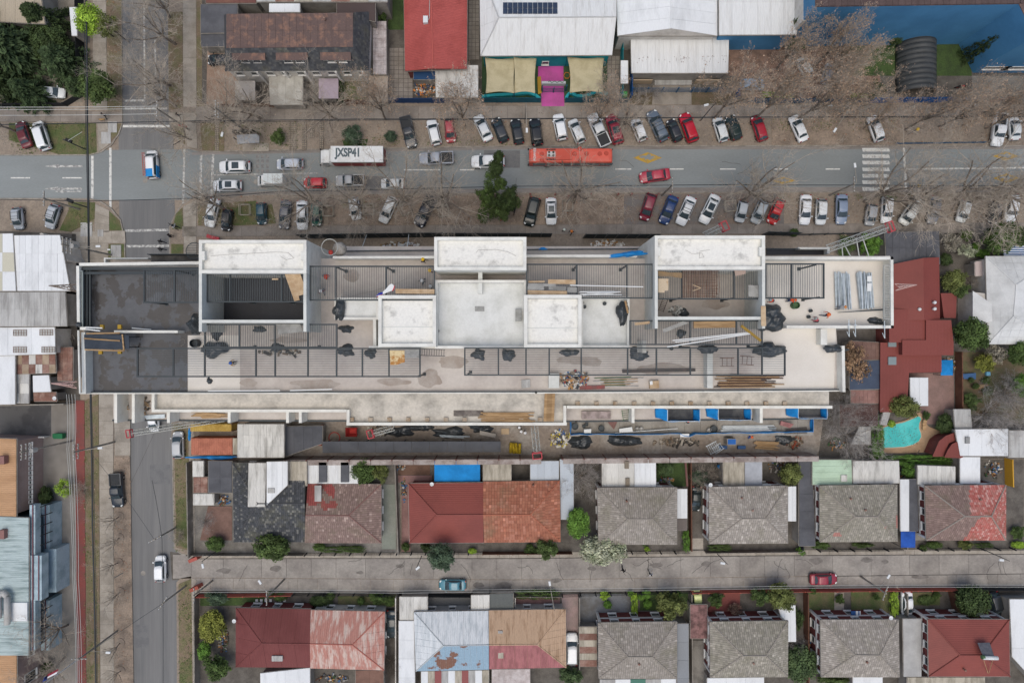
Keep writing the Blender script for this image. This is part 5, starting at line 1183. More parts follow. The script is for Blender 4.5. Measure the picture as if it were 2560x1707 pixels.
def rvec(rng):
 v=rng.normal(size=3);return Vector(v/np.linalg.norm(v))
def tri_tube(V,F,a,b,r0,r1,n):
 d=b-a;l=d.length
 if l<1e-5:return
 x=d/l;up=Vector((0,0,1)) if abs(x.z)<.9 else Vector((1,0,0));p=x.cross(up).normalized();q=x.cross(p);o=len(V)
 for c,r in ((a,r0),(b,r1)):
  for i in range(n):t=2*math.pi*i/n;V.append(c+p*(math.cos(t)*r)+q*(math.sin(t)*r))
 for i in range(n):F.append((o+i,o+n+i,o+n+(i+1)%n,o+(i+1)%n))
def bare_proto(seed,H=1.0,trunk=.28,limbs=5,spread=.55,twig=1.0,leaves=0,lvl=(6,5,6,4)):
 """unit-height leafless tree: trunk mesh (trunk and limbs) and crown mesh (branches and twigs, perhaps dead leaves)"""
 rng=np.random.default_rng(seed);TV=[];TF=[];CV=[];CF=[];tips=[]
 def grow(p,d,ln,r,lv):
  segs=4 if lv<2 else 2;pos=p.copy();dr=d.copy();sl_=ln/segs
  for s in range(segs):
   dr=(dr+rvec(rng)*(.16 if lv<2 else .28)+Vector((0,0,.06 if lv<3 else .02))).normalized()
   nx=pos+dr*sl_;r1=r*(1-.55*(s+1)/segs) if lv else r*(1-.25*(s+1)/segs)
   rr=r*(1-.55*s/segs) if lv else r*(1-.25*s/segs)
   if lv<2:tri_tube(TV,TF,pos,nx,rr,r1,7 if lv==0 else 5)
   else:tri_tube(CV,CF,pos,nx,rr,r1,4 if lv==2 else 3)
   pos=nx
   if lv==0:continue
   if lv<5:
    k=lvl[lv-1]/segs;k=int(k)+(rng.random()<k-int(k))
    for _ in range(k):
     side=rvec(rng);side=(side-dr*side.dot(dr)).normalized();a=rng.uniform(.45,.95)
     nd=(dr*math.cos(a)+side*math.sin(a)).normalized()
     grow(pos-dr*sl_*rng.uniform(0,.8),nd,ln*rng.uniform(.42,.66),max(r1*.62,.0011*twig),lv+1)
  if lv>=4:tips.append(pos)
  if lv==0:
   for k in range(limbs):
    a=2*math.pi*(k+rng.uniform(-.3,.3))/limbs;t=spread*rng.uniform(.7,1.25)
    nd=Vector((math.cos(a)*math.sin(t),math.sin(a)*math.sin(t),math.cos(t)))
    grow(pos-Vector((0,0,trunk*rng.uniform(0,.12))),nd,(1-trunk)*rng.uniform(.62,.9),r1*.72,1)
   grow(pos,Vector((0,0,1)),(1-trunk)*.75,r1*.7,1)
 grow(Vector((0,0,0)),Vector((rng.normal()*.05,rng.normal()*.05,1)).normalized(),trunk,.020,0)
 tm=bpy.data.meshes.new('trunk');tm.from_pydata(TV,[],TF);tm.materials.append(m_bark)
 nC=len(CF)
 cols=[(1,1,1,1)]
 if leaves and tips:
  for _ in range(leaves):
   t=tips[rng.integers(len(tips))]+rvec(rng)*.02*rng.random();n=rvec(rng);u=n.orthogonal().normalized();v=n.cross(u);s=rng.uniform(.005,.010);o=len(CV)
   CV+=[t-u*s,t+v*s*.7,t+u*s,t-v*s*.7];CF.append((o,o+1,o+2,o+3))
 cm=bpy.data.meshes.new('crown');cm.from_pydata(CV,[],CF);cm.materials.append(m_twig);cm.materials.append(m_leafb)
 if leaves:
  cm.polygons.foreach_set('material_index',[0]*nC+[1]*(len(CF)-nC))
  ca=cm.color_attributes.new('tint','FLOAT_COLOR','POINT');g=rng.uniform(.75,1.2,len(CV));ca.data.foreach_set('color',np.stack([g,g,g,np.ones_like(g)],1).astype(np.float32).ravel())
 return tm,cm
BARE=[bare_proto(s,limbs=5,spread=.62,lvl=(5,5,4,3)) for s in (1,2,3)]
BRWN=[bare_proto(s,limbs=4,spread=.36,leaves=3800,lvl=(5,5,5,4)) for s in (11,12,13)]
SHRB=[bare_proto(s,trunk=.08,limbs=9,spread=.85,lvl=(6,5,5,3)) for s in (21,22)]
rtree=random.Random(5)
def bare(label,u,v,h,kind='bare',group='leafless street trees',mat=None,sc=1.0,twig=None):
 tm,cm=rtree.choice({'bare':BARE,'brown':BRWN,'shrub':SHRB}[kind]);p=P(u,v,0)
 t=thing({'bare':'bare_tree','brown':'brown_leaved_tree','shrub':'bare_shrub'}[kind],label,'tree' if kind!='shrub' else 'shrub',(p.x,p.y,.1),group)
 t.rotation_euler=(0,0,rtree.uniform(0,6.28));k_=.55 if kind=='brown' else sc;t.scale=(h*k_,h*k_,h)
 link('trunk',tm,t,mat=mat);c=link('crown',cm,t,mat=twig)
 return t
LB='tall leafless street tree '
for i,(lb,u,v,h,k) in enumerate([
('tall street tree with brown dead leaves beside the small white corrugated roof',1162,322,17,'brown'),('slender tree with a few brown leaves beside the paved passage',964,300,15,'brown'),
(LB+'in front of the lilac garden canopy',846,302,10,'bare'),(LB+'in front of the white garden tent',575,298,11,'bare'),(LB+'by the black garden railings',655,298,11,'bare'),
('brown-leaved tree in front of the eastern beige shade sail',1490,312,14,'brown'),('tall brown-leaved tree leaning over the leaf-littered shed roof',1782,300,18,'brown'),('tall brown-leaved tree with its foot beside the half hidden red car',1885,300,18,'brown'),
('tall brown-leaved tree over the white sedan hidden by twigs',1990,300,17,'brown'),('tall brown-leaved tree west of the trunk-crossed white hatchback',2088,298,14,'brown'),('tall leaning tree whose trunk crosses a white hatchback',2158,322,12,'brown'),
('tall brown-leaved tree beside the black tunnel tent',2262,326,16,'brown'),('tall brown-leaved tree whose trunk crosses a white pickup',2462,322,17,'brown'),('brown-leaved tree by the painted mural wall',2550,310,15,'brown'),
('brown-leaved tree inside the yard of the pale blue car',1940,175,14,'brown'),('brown-leaved tree inside the yard, near the blue block wall',2030,170,15,'brown'),
('brown-leaved tree in the leaf-strewn yard beside the pale blue car',2058,215,14,'brown'),('brown-leaved tree in the leaf-strewn yard behind the low hedge',2030,250,14,'brown'),
('brown-leaved tree east of the black tunnel tent',2345,318,13,'brown'),('brown-leaved tree beside the mural wall lamp',2405,315,13,'brown'),
(LB+'first of the south row, over a black hatchback',566,524,11,'bare'),(LB+'beside the green car',813,520,12,'bare'),(LB+'between the small white car and its tree guard',905,516,11,'bare'),(LB+'with spreading pale limbs beside the white hatchback',1000,512,12,'bare'),
(LB+'over the navy pickup truck',1106,520,13,'bare'),(LB+'standing alone by its tree guard near the orange bus',1433,506,13,'bare'),(LB+'at the edge of the gravel parking',1850,506,14,'bare'),(LB+'over the white estate car under the crane jib',2160,505,15,'bare'),
(LB+'with a forked trunk beside the white hatchback',2386,500,15,'bare'),(LB+'at the end of the south parking row',2500,500,13,'bare'),(LB+'over the charcoal hatchback',2440,495,12,'bare'),(LB+'beside the racked white van',2270,500,12,'bare'),
(LB+'on the east verge, opposite the lime tree',440,112,11,'bare'),(LB+'on the east verge, by the stop line',441,268,10,'bare'),(LB+'on the east verge at the top of the street',424,45,11,'bare'),(LB+'on the east verge, opposite the grey flat roof',426,215,11,'bare'),
(LB+'at the junction corner by the red sign',478,350,9,'bare'),(LB+'over the grey-blue SUV',1562,312,9,'bare'),(LB+'on the corner lawn over the red sedan',40,330,9,'bare'),
(LB+'on the plaza by the teal building',172,1560,9,'bare'),(LB+'on the plaza beside the flagpole',165,1640,9,'bare')]):
 bare(lb,u,v,h,k,group='brown-leaved street trees' if k=='brown' else 'leafless street trees')
for lb,u,v in (('young leafless sapling in the second earth circle of the pavement',300,1343),('young leafless sapling near the junction of the concrete street',298,1405),('young leafless sapling in the third earth circle of the pavement',302,1478),('young leafless sapling opposite the olive front garden',302,1605),('young leafless sapling at the southern end of the pavement',303,1675),('young leafless sapling beside the black pickup',300,1290)):
 bare(lb,u,v,4.2,'bare','saplings along the west street')
 p=P(u,v,0);tag(MB().tube((p.x,p.y,.1),(p.x,p.y,.2+.001*len(lb)),.75,.75,16).build('tree_pit',m_dirt2),kind='structure')
for lb,u,v,h,s,tw in (('silvery leafless shrub behind the orange tiled house',1447,1190,5.0,.95,m_twigg),('silvery leafless tree beside the ivy hedge',2110,1085,6.5,.95,m_twigg),('smaller silvery leafless tree by the dark rusty roof',2085,1040,6,.8,m_twigg),('silvery leafless tree at the garden edge with the white roof',2455,1030,7,.9,m_twigg),('silvery leafless tree behind the garden bench',2500,985,7,.8,m_twigg),
('dark tangled leafless shrub behind the dark green sedan',980,1650,3.2,.9,m_barkd),('tangled leafless shrubs in the yard with the blue bucket',1760,1185,3.5,.9,m_twig),('leafless shrub in the small brown yard',520,1300,2.6,.9,m_twigg),('low leafless shrub by the west lean-to',1975,1600,3.0,.8,m_twigg),('bare shrub at the corner verge of the concrete street',455,1335,2.4,.8,m_twig),('bare purple shrub in the villa garden',2440,705,3.0,.9,m_twig),
('bare shrub on the dry lawn in front of the shelter',1632,240,2.6,.8,m_twigg),('small bare shrub beside the dry lawn corner',1598,245,2.2,.8,m_twigg),('thin bare shrub along the cycle path',215,1225,3,.8,m_twig)):
 bare(lb,u,v,h,'shrub','leafless shrubs',sc=s,twig=tw)
def leaf_proto(seed,clumps,per,shape,leaf=.07,cr=.28):
 rng=np.random.default_rng(seed);cs=[]
 while len(cs)<clumps:
  p=rng.uniform(-1,1,3);d=np.linalg.norm(p)
  if shape=='box':
   if max(abs(p))<.55 and rng.random()<.8:continue
   cs.append(p*np.array([.9,.9,.85]));continue
  if d>1 or d<.45 or p[2]<-.7:continue
  k=1+.28*mnoise.noise(Vector(p/d)*1.7+Vector((seed,0,0)))
  cs.append(p*k*.85)
 cs=np.array(cs);N=clumps*per
 ce=np.repeat(cs,per,0);tint=np.repeat(rng.uniform(.6,1.3,clumps),per)*rng.uniform(.75,1.25,N)
 off=rng.normal(size=(N,3));off/=np.linalg.norm(off,axis=1)[:,None];off*=(rng.random((N,1))**.5)*cr
 pos=ce+off
 nrm=off/cr+pos*.5+rng.normal(size=(N,3))*.5+np.array([0,0,.4]);nrm/=np.linalg.norm(nrm,axis=1)[:,None]
 t=np.cross(nrm,rng.normal(size=(N,3)));t/=np.linalg.norm(t,axis=1)[:,None];b=np.cross(nrm,t);s=rng.uniform(.6,1.2,(N,1))*leaf
 V=np.stack([pos-t*s,pos+b*s*.55,pos+t*s,pos-b*s*.55],1).reshape(-1,3)
 F=np.arange(4*N).reshape(-1,4)
 me=bpy.data.meshes.new('crown');me.from_pydata(V.tolist(),[],F.tolist())
 ca=me.color_attributes.new('tint','FLOAT_COLOR','POINT');g=np.repeat(tint,4);ca.data.foreach_set('color',np.stack([g,g,g*.9,np.ones_like(g)],1).astype(np.float32).ravel())
 me.materials.append(leafmat('leaf_green','#4a5c33','#3c4b2a'));return me
def conifer_proto(seed):
 rng=np.random.default_rng(seed);V=[];F=[];G=[]
 for lv in range(13):
  z=.12+.86*lv/13;rad=(1-z)**.8*1.0;k=9
  for i in range(k):
   a=2*math.pi*(i+rng.uniform(-.35,.35))/k;L_=rad*rng.uniform(.7,1.1);d=Vector((math.cos(a),math.sin(a),-.18));tone=rng.uniform(.6,1.25)
   for j in range(64):
    t=rng.uniform(.08,1);w_=.16*(1.1-t)+.03
    c=Vector((0,0,z))+d*L_*t+Vector((-math.sin(a),math.cos(a),0))*rng.uniform(-w_,w_)+Vector((0,0,rng.uniform(-.03,.02)))
    n=(Vector((0,0,1))+rvec(rng)*.7).normalized();u=(d+rvec(rng)*.7);u=(u-n*u.dot(n)).normalized();v=n.cross(u);s=rng.uniform(.035,.07);o=len(V)
    V+=[c-u*s,c+v*s*.35,c+u*s,c-v*s*.35];F.append((o,o+1,o+2,o+3));g=tone*rng.uniform(.75,1.2);G+=[g]*4
 me=bpy.data.meshes.new('crown');me.from_pydata(V,[],F);G=np.array(G)
 ca=me.color_attributes.new('tint','FLOAT_COLOR','POINT');ca.data.foreach_set('color',np.stack([G,G,G,np.ones_like(G)],1).astype(np.float32).ravel())
 me.materials.append(leafmat('leaf_green',''));return me
LEAF=[leaf_proto(1,110,60,'ball'),leaf_proto(2,80,60,'ball',.08,.3),leaf_proto(3,60,60,'ball',.075,.24)]
SPRS=[leaf_proto(5,55,34,'ball',.07,.26)]
BOXL=leaf_proto(7,90,60,'box',.06,.22);CONI=[conifer_proto(3),conifer_proto(4)]
def tr_trunk():
 mb=MB();mb.tube((0,0,0),(0,0,.6),.055,.04,7);
 for k in range(5):
  a=k*1.26;mb.tube((0,0,.5),(math.cos(a)*.35,math.sin(a)*.35,.95),.03,.012,5)
 return mb.mesh('trunk',m_barkd)
TRK=tr_trunk()
LM={'dark':('#3d4b2d','#333f27'),'deep':('#4a5a3c','#3c4b32'),'green':('#4d6634','#3f562b'),'mid':('#4f5f38','#42502f'),'olive':('#636a3f','#525833'),'lime':('#758f38','#86a23c'),'fresh':('#5d7d38','#4d6b2f'),'yellowish':('#76793c','#656932'),
'blossom':('#a3a594','#757c66'),'bluegreen':('#4a5a4a','#3c4a3d'),'purple':('#5d4b48','#6e5a50'),'ivy':('#527034','#435f2b'),'grey':('#8d877f','#78736b'),'brownleaf':('#8a6f5c','#74604f')}
def leafy(label,u,v,rpx,zc,tone,ry=None,kind='ball',group=None,cat=None,hgt=None,nm=None):
 m=leafmat('leaf_'+tone,*LM[tone]);p=P(u,v,zc);k=(1-zc/CAMH)/16;rx=rpx*k;ry_=(ry or rpx)*k
 small=zc<1.6 and kind!='conifer'
 name=nm or ('hedge' if kind=='box' else ('conifer' if kind=='conifer' else ('bush' if small else 'leafy_tree')))
 t=thing(name,label,cat or {'hedge':'hedge','conifer':'tree','bush':'bush'}.get(name,'tree'),(p.x,p.y,.1),group)
 if kind=='conifer':
  H_=hgt or zc*1.9;c=link('crown',rtree.choice(CONI),t,(0,0,0),rtree.uniform(0,6),(rx,ry_,H_),mat=m)
  link('trunk',MB().tube((0,0,0),(0,0,H_*.9),.25,.05,7).mesh('trunk',m_barkd),t)
 else:
  me=BOXL if kind=='box' else rtree.choice(SPRS if kind=='sparse' else LEAF)
  rz=hgt/2 if hgt else (max(.5,zc*.62) if small else max(1.0,min(zc*.6,rx*.85)))
  link('crown',me,t,(0,0,max(.05,zc-.1)),0 if (kind=='box' or ry) else rtree.uniform(0,6),(rx,ry_,rz),mat=m)
  link('trunk',TRK,t,(0,0,0),0,(max(.6,rx*.8),max(.6,rx*.8),max(.6,zc)))
 return t
PL=[
('dark conifer at the western edge of the corner plot',5,60,90,2,'deep',None,'conifer'),('dark conifer in front of the beige corrugated roof',20,215,75,2,'dark',None,'conifer'),('bushy dark tree between the corner conifers',120,105,50,3,'dark',None,'ball'),('bushy dark tree beside the corner fence',185,215,30,3,'deep',None,'ball'),
('huge dark conifer spreading over the corner plot',40,135,120,2,'deep',None,'conifer'),('dark conifer beside the dark side fence',162,160,80,2,'deep',None,'conifer'),('broad dark conifer by the corner pavement',82,236,64,2,'deep',None,'conifer'),('dark conifer at the edge of the beige corrugated roof',115,55,80,2,'dark',None,'conifer'),
('bright lime green tree on the west pavement',226,48,38,6,'lime',None,'ball'),('half bare olive tree behind the bright lime one',266,62,32,6,'olive',None,'sparse'),('rounded olive green tree near the stop line',246,215,45,4.5,'mid',None,'ball'),
('dark shrub beside the perforated paving strips',695,342,22,1.5,'mid',None,'ball'),('dark spiky shrub behind the lettered truck',882,338,30,1.5,'bluegreen',None,'ball'),('small shrub at the foot of the slender tree',975,342,16,1.2,'bluegreen',None,'ball'),('narrow dark hedge beside the lilac canopy',852,230,10,1.2,'dark',30,'box'),
('tall hedge behind the mansard house',952,30,16,1.8,'green',26,'box'),('slender cypress in front of the white annexe',1960,95,34,1,'mid',None,'conifer'),('slender cypress leaning over the blue wing wall',2428,135,36,1,'dark',None,'conifer'),('shrub against the blue block wall',2240,95,20,2,'dark',None,'ball'),('lime green low hedge behind the blue mesh fence',1945,238,40,1.0,'lime',8,'box'),('dark bush by the blue gate',2190,225,25,2.2,'dark',None,'ball'),('low hedge west of the blue gate',2150,240,22,.9,'lime',6,'box'),
('fresh green bush at the foot of the crane jib',2175,612,30,2.5,'fresh',36,'ball'),('low green bush under the crane jib',2115,615,30,1.2,'green',None,'sparse'),('small bush by the fence corner',1985,582,12,1,'green',None,'ball'),
('grey blossoming tree beside the dark grey carport roof',2380,605,26,3,'grey',None,'sparse'),('second blossoming tree in the villa front garden',2418,628,22,3,'blossom',None,'sparse'),('dark green shrub between the blossoming trees',2362,650,18,1.5,'dark',None,'ball'),('green shrub by the avenue pavement',2415,588,18,1.4,'mid',None,'ball'),('large green tree beside the striped awning',2500,592,42,4,'green',None,'ball'),('green tree at the far end of the villa garden',2552,590,32,4,'green',None,'ball'),
('olive tree beside the red roofed complex',2385,700,30,3,'olive',None,'ball'),('green tree with its crown beside the two roof vents',2400,725,24,3,'mid',None,'ball'),('big round dense green tree south of the villa',2425,836,45,4.5,'green',None,'ball'),('olive shrub at the edge of the worn lawn',2462,905,28,2,'yellowish',None,'ball'),('blossoming shrub behind the round tree',2492,885,28,2.5,'grey',None,'sparse'),('green tree at the east edge of the worn lawn',2550,880,32,4,'green',None,'ball'),('green tree behind the garden bench',2556,960,30,4,'fresh',None,'ball'),('green shrub beside the garden bench',2430,1000,22,1.5,'mid',None,'ball'),
('ivy hedge on the west side of the pool',2192,1090,18,1.5,'ivy',58,'box'),('ivy hedge along the south side of the pool',2290,1150,95,1.2,'ivy',14,'box'),('ivy spilling over the fence between two roofs',2280,1178,24,1.5,'ivy',22,'ball'),('olive tree overhanging the pool',2262,1018,36,3.5,'olive',30,'ball'),('dark bush beside the pool terrace',2366,1062,24,1.5,'dark',28,'ball'),('small round bush by the pool corner',2316,1038,10,.9,'green',14,'ball'),('bright small bush at the head of the pool',2228,1060,10,.8,'lime',None,'ball'),
('olive tree beside the mint green roof',1977,1182,30,3,'olive',None,'ball'),('green tree behind the brown tiled house',908,1176,34,3,'green',None,'ball'),('olive tree between green tree and drive',952,1182,26,3,'olive',None,'ball'),('broad dark tree in front of the black tiled house',684,1368,50,4,'mid',34,'ball'),('grey-green tree hanging over the concrete street',1106,1393,36,6,'bluegreen',36,'ball'),('dark bush in front of the smooth red house',1065,1368,18,1.4,'dark',12,'ball'),('lime bush beside the grey-green tree',1180,1377,12,.9,'lime',8,'ball'),
('tree in front of the orange tiled house',1366,1372,32,4,'mid',30,'ball'),('rounded vivid green tree beside the orange tiled house',1444,1308,30,4,'fresh',42,'ball'),('white blossoming tree over the concrete street',1505,1375,62,4,'blossom',40,'ball'),('green bush in the corner front garden',540,1360,26,1.6,'green',20,'ball'),('hedge in front of the brown tiled house',860,1372,55,.9,'green',8,'box'),('bush by the gate of the brown tiled house',800,1368,18,1,'green',11,'ball'),('slim hedge beside the narrow side passage',1715,1350,9,1.4,'fresh',26,'box'),
('low hedge in front of a grey tiled house near the drive',1800,1368,30,.8,'mid',8,'box'),('bushes in front of the faint-red-stained house',2050,1362,28,1,'green',11,'ball'),('second bush in front of the faint-red-stained house',2155,1362,34,.9,'mid',8,'ball'),('bush beside the blue tarpaulin',2335,1362,22,1,'green',10,'ball'),('brownish bush in front of the half red house',2412,1362,22,1,'olive',14,'ball'),('palm-like shrub on the north pavement',2002,1378,14,1,'fresh',12,'sparse'),('lime hedge at the end of the north fronts',2548,1362,22,.9,'lime',10,'ball'),('low green bush east of the half red house',2545,1330,20,1,'green',None,'ball'),
('dense olive tree with yellow fruit in the fenced court garden',1675,1512,45,3.5,'olive',40,'ball'),('clipped lime hedge between two courts',1586,1507,9,.9,'lime',26,'box'),('lime bush in the front lawn of the court',1512,1488,14,.9,'lime',None,'ball'),('round lime bush beside the path',1616,1484,13,.9,'fresh',None,'ball'),('green tree between the lime car and the red yard',1790,1498,22,2,'green',None,'ball'),('tree over the red garden wall',1900,1490,30,2.5,'mid',26,'ball'),('olive tree in front of the white side roof',1955,1492,35,3,'olive',36,'ball'),('dark shrub behind the white side roof',1996,1545,14,1.5,'dark',34,'ball'),
('lime hedge beside the white sedan in the front yard',2236,1508,11,.9,'lime',30,'box'),('dark bush beside the black SUV',2432,1502,44,3,'dark',42,'ball'),('low bushes around the small front garden',2316,1500,24,.6,'mid',14,'ball'),('lemon tree at the west end of the southern row',528,1565,34,2.5,'yellowish',44,'ball'),('green tree south of the lemon tree',540,1668,38,2.5,'green',36,'ball'),('tall bush between the lemon tree and the green tree',512,1628,18,2,'fresh',26,'ball'),('dark spreading shrub in the corner garden',540,1495,34,1.4,'bluegreen',20,'ball'),
('green bush on the lawn north of the pink roof',945,1496,28,1.2,'green',16,'ball'),('dark bushes in front of the dark red skylight house',800,1502,30,1,'dark',16,'ball'),('bush beside the stepping stones',700,1492,18,.9,'green',12,'ball'),('dark bush at the bottom edge behind the peach house',1425,1690,35,2,'deep',28,'ball'),('climbing hedge behind the street wall of the peach house',1345,1484,55,1.0,'green',12,'box'),('dark overgrown trees beside the awning house',2000,1660,45,2.5,'deep',50,'ball'),('bush behind the awning house',2080,1700,50,1.2,'mid',14,'ball'),
('bare-leaved tree over the navy roof',2135,905,42,4,'brownleaf',55,'sparse'),('dark climbing bush by the tan wall',115,1240,18,1.5,'dark',26,'ball'),('lime sapling on the plaza',158,1220,22,2,'lime',26,'sparse'),('clipped round bush on the plaza',132,1312,12,1,'yellowish',None,'ball'),('dark bush at the south tan wall',118,1672,18,1.2,'dark',20,'ball'),('small bush by the perforated paving',628,345,10,.9,'mid',None,'sparse'),('bush by the school path',1990,110,26,2.5,'deep',20,'ball'),('deep green bushes north of the yard cars',2125,150,22,2,'deep',30,'ball'),('bush in the small dark yard beside the white corrugated roof',1665,1170,22,1.6,'deep',None,'ball'),('scrubby bush in the yard with the blue bucket',1750,1195,30,1.2,'bluegreen',22,'sparse'),('roadside shrub beneath the crossing trees',2225,495,20,.8,'mid',10,'ball'),
('shrub beside the green driveway plants',1790,1545,14,1,'purple',20,'sparse'),('brown bush in the red garden yard',1840,1525,22,1.3,'purple',20,'sparse'),('pergola vine behind the orange tree house',1330,1375,20,.8,'green',6,'box'),('green front hedge of the half red house',2460,1362,24,.8,'green',6,'box'),('grass tuft bush near the white blossoming tree',1618,1372,8,.7,'lime',None,'ball'),
]
for lb,u,v,r,z,tone,ry,kd in PL:leafy(lb,u,v,r,z,tone,ry,kd,hgt=(10 if lb.startswith('huge') else (9 if 'cypress' in lb else (7 if kd=='conifer' else None))))
iv=thing('ivy_tree','tall ivy-clad tree between the white SUV and the black SUV','tree',P(1238,520,0))
for u,v,r,ry,z in ((1247,392,16,14,9.5),(1240,420,22,20,8.5),(1226,450,26,24,7.5),(1250,458,20,22,7),(1214,488,26,26,6),(1240,496,28,24,5.5),(1276,488,28,24,5),(1214,528,34,26,4),(1252,530,30,24,4),(1290,505,16,18,4),(1268,512,24,20,4.5)):
 k=(1-z/CAMH)/16;link('foliage',rtree.choice(LEAF+SPRS),iv,P(u,v,z)-ORG[iv.name],rtree.uniform(0,6),(r*k,ry*k,1.4),mat=leafmat(*(lambda q:('leaf_'+q,)+LM[q])(rtree.choice(('mid','dark','green')))))
link('trunk',MB().tube((0,0,0),(.2,.5,8),.3,.12,8).mesh('trunk',m_barkd),iv)
for i in range(34):
 u,v,tone=[(rtree.uniform(500,990),rtree.uniform(1484,1512),'green'),(rtree.uniform(1450,1720),rtree.uniform(1480,1512),'fresh'),(rtree.uniform(2010,2380),rtree.uniform(1476,1520),'green'),(rtree.uniform(2390,2550),rtree.uniform(890,1050),'mid'),(rtree.uniform(2380,2550),rtree.uniform(580,640),'fresh'),(rtree.uniform(780,2500),rtree.uniform(1360,1369),'green')][i%6]
 leafy('small leafy shrub '+('in the front gardens of the metal-roofed houses','in the fenced court gardens','on the lawns of the awning house and its neighbour','on the worn lawn of the bare garden','in the villa front garden','along the northern house fronts of the concrete street')[i%6],u,v,rtree.uniform(7,14),rtree.uniform(.6,1.1),tone,group='small garden shrubs')
 #  building-site things
rs=random.Random(11)
m_tarp=mk('black_plastic','#2c3033','#3b4043',sc=1.6,fine=.15,rough=.3,bump=1.0,bsc=4,spec=.6)
m_tarpb=mk('blue_sheeting','#1673b4','#1a84c8',sc=.9,fine=.1,rough=.5,bump=.4,bsc=2)
m_ply=mk('plywood','#b9a284','#a58a6a',sc=.9,fine=.12,rand=.12)
m_wood=mk('timber','#a98c68','#8f7351',sc=1.2,fine=.16,rand=.15,stretch=(.4,3,1))
m_pvc=mk('white_pipe','#d8d9d6',fine=.05);m_galvp=mk('galvanised_profile','#b9c2c7','#a2acb2',sc=1.5,fine=.1,rand=.12,rough=.4,metal=.3)
m_rustb=mk('rusty_bar','#6b4a38','#553a2d',sc=2,fine=.2,rand=.15);m_bar=mk('dark_bar','#4a4541','#5d5049',sc=2,fine=.2,rand=.2)
m_yel=mk('yellow_paint','#a98f1f','#8f7a1c',sc=2,fine=.12);m_redl=mk('red_lattice','#b04a4f',fine=.06);m_latt=mk('grey_lattice','#a9aaa4',fine=.08,rough=.5,metal=.3)
m_grn=mk('green_drum','#4f6b4a',fine=.1)
def tarp(label,u,v,ru,rv,z,h=.5,mat=None,name='tarpaulin',group='black tarpaulins on the roof terraces',rot=0,cat='tarpaulin',lobes=.28):
 sd=Vector((rs.uniform(0,50),rs.uniform(0,50),0));k=(1-z/CAMH)/16;c=P(u,v,z);n,m=36,11;V=[];F=[]
 for j in range(m+1):
  t=j/m
  for i in range(n):
   a=2*math.pi*i/n;d=Vector((math.cos(a),math.sin(a),0));e=1+lobes*2*mnoise.noise(d*1.3+sd)+.16*mnoise.noise(d*4+sd)
   x,y=d.x*ru*k*t*e,d.y*rv*k*t*e
   zz=h*(1-t**2.4)*(.75+.6*mnoise.noise(Vector((x*1.1,y*1.1,0))+sd))+.16*mnoise.noise(Vector((x*2.6,y*2.6,3))+sd)*(1-t*.6)+.03
   xr,yr=x*math.cos(rot)-y*math.sin(rot),x*math.sin(rot)+y*math.cos(rot)
   V.append((xr,yr,max(zz,.02) if t<1 else .0))
 for j in range(m):
  for i in range(n):q=(i+1)%n;F.append((j*n+i,j*n+q,(j+1)*n+q,(j+1)*n+i))
 F=[f[::-1] for f in F]
 me=MB().add(V,F).mesh(name,mat or m_tarp,True);o=link(name,me,None,(c.x,c.y,z));return tag(o,label,cat,group)
for i,(lb,u,v,ru,rv,z,h) in enumerate([
('small black tarpaulin on the corner of the wet terrace parapet',196,812,9,6,25.8,.3),('black tarpaulin hanging at the corner of the black-floored tower',489,812,19,22,25.5,1.2),('black tarpaulin heap seen through the slats by the grey drum',540,828,17,20,24,.8),
('large black tarpaulin beside the worker in yellow',534,873,30,19,24.3,.8),('small black bag pile under the slats south of the black tower',648,823,17,8,24,.5),('black tarpaulin with timber offcuts under the southern slats',692,872,20,12,24,.6),('tall black tarpaulin with tan rags on the low side roof',846,776,14,30,26.9,.7),
('black tarpaulin roll on the bare terrace corner',867,822,17,11,24,.5),('black tarpaulin heap under slats beside the paint-splashed board',864,876,22,15,24,.6),('black rag pile beside the white core wall',927,884,14,12,24,.5),('black tarpaulin under slats, west of two south of the core',1197,886,17,14,24,.6),('black tarpaulin under slats, east of two south of the core',1272,886,17,15,24,.6),
('triangular black tarpaulin under slats, south of the eastern side roof',1422,880,27,10,24,.4),('black tarpaulin spread around a white wall stub',1598,884,25,17,24,.5),('black tarpaulin hanging from the pale eastern roof with a timber on it',1558,782,15,31,26.9,.7),('black tarpaulin draped over the end of the grey cross wall',1768,872,24,13,25.8,.5),
('largest black tarpaulin, spread at the corner of the rebar tower',1922,797,42,30,24.6,1.1),('black tarpaulin over the pergola end by the pale terrace',1925,875,36,18,24.4,.7),('torn black tarpaulin on the edge of the pale terrace',2086,872,30,11,24.8,.6),('black bags beside the south parapet of the profile terrace',2188,802,20,9,24,.7),('small black bag on the pale terrace strip',524,952,8,8,24,.4),('black rag under the rebar tower wall',1703,834,12,12,24,.4),('black plastic on the dusty tower terrace by the sawn panels',1708,782,14,12,24,.4)]):
 tarp(lb,u,v,ru,rv,z,h)
for lb,u,v,ru,rv,h in (('big black tarpaulin covering material beside the debris heap',1452,1103,34,17,1.0),('long black tarpaulin along the podium foot',1560,1102,46,14,1.1),('black sheeting heap beside the netted walkway, with silver pipes on it',1120,1082,42,14,.9),('black sheeting heap behind the red hopper',1000,1078,34,13,.9),('black sheeting heap by the stacked board',1205,1070,30,12,.8),('black bin bags below the strip roof',1055,1068,32,11,.8),('dark sheeting by the timber stack at the east end',1960,1100,26,14,.6)):
 tarp(lb,u,v,ru,rv,.15,h,group='black sheeting in the site yard')
tarp('blue plastic sheet slung over the front parapet by the rebar tower',1573,636,46,8,25.8,.5,m_tarpb,group=None,rot=.12)
tarp('blue plastic rolled on the front railing',1358,622,9,4,20.5,.3,m_tarpb,group=None)
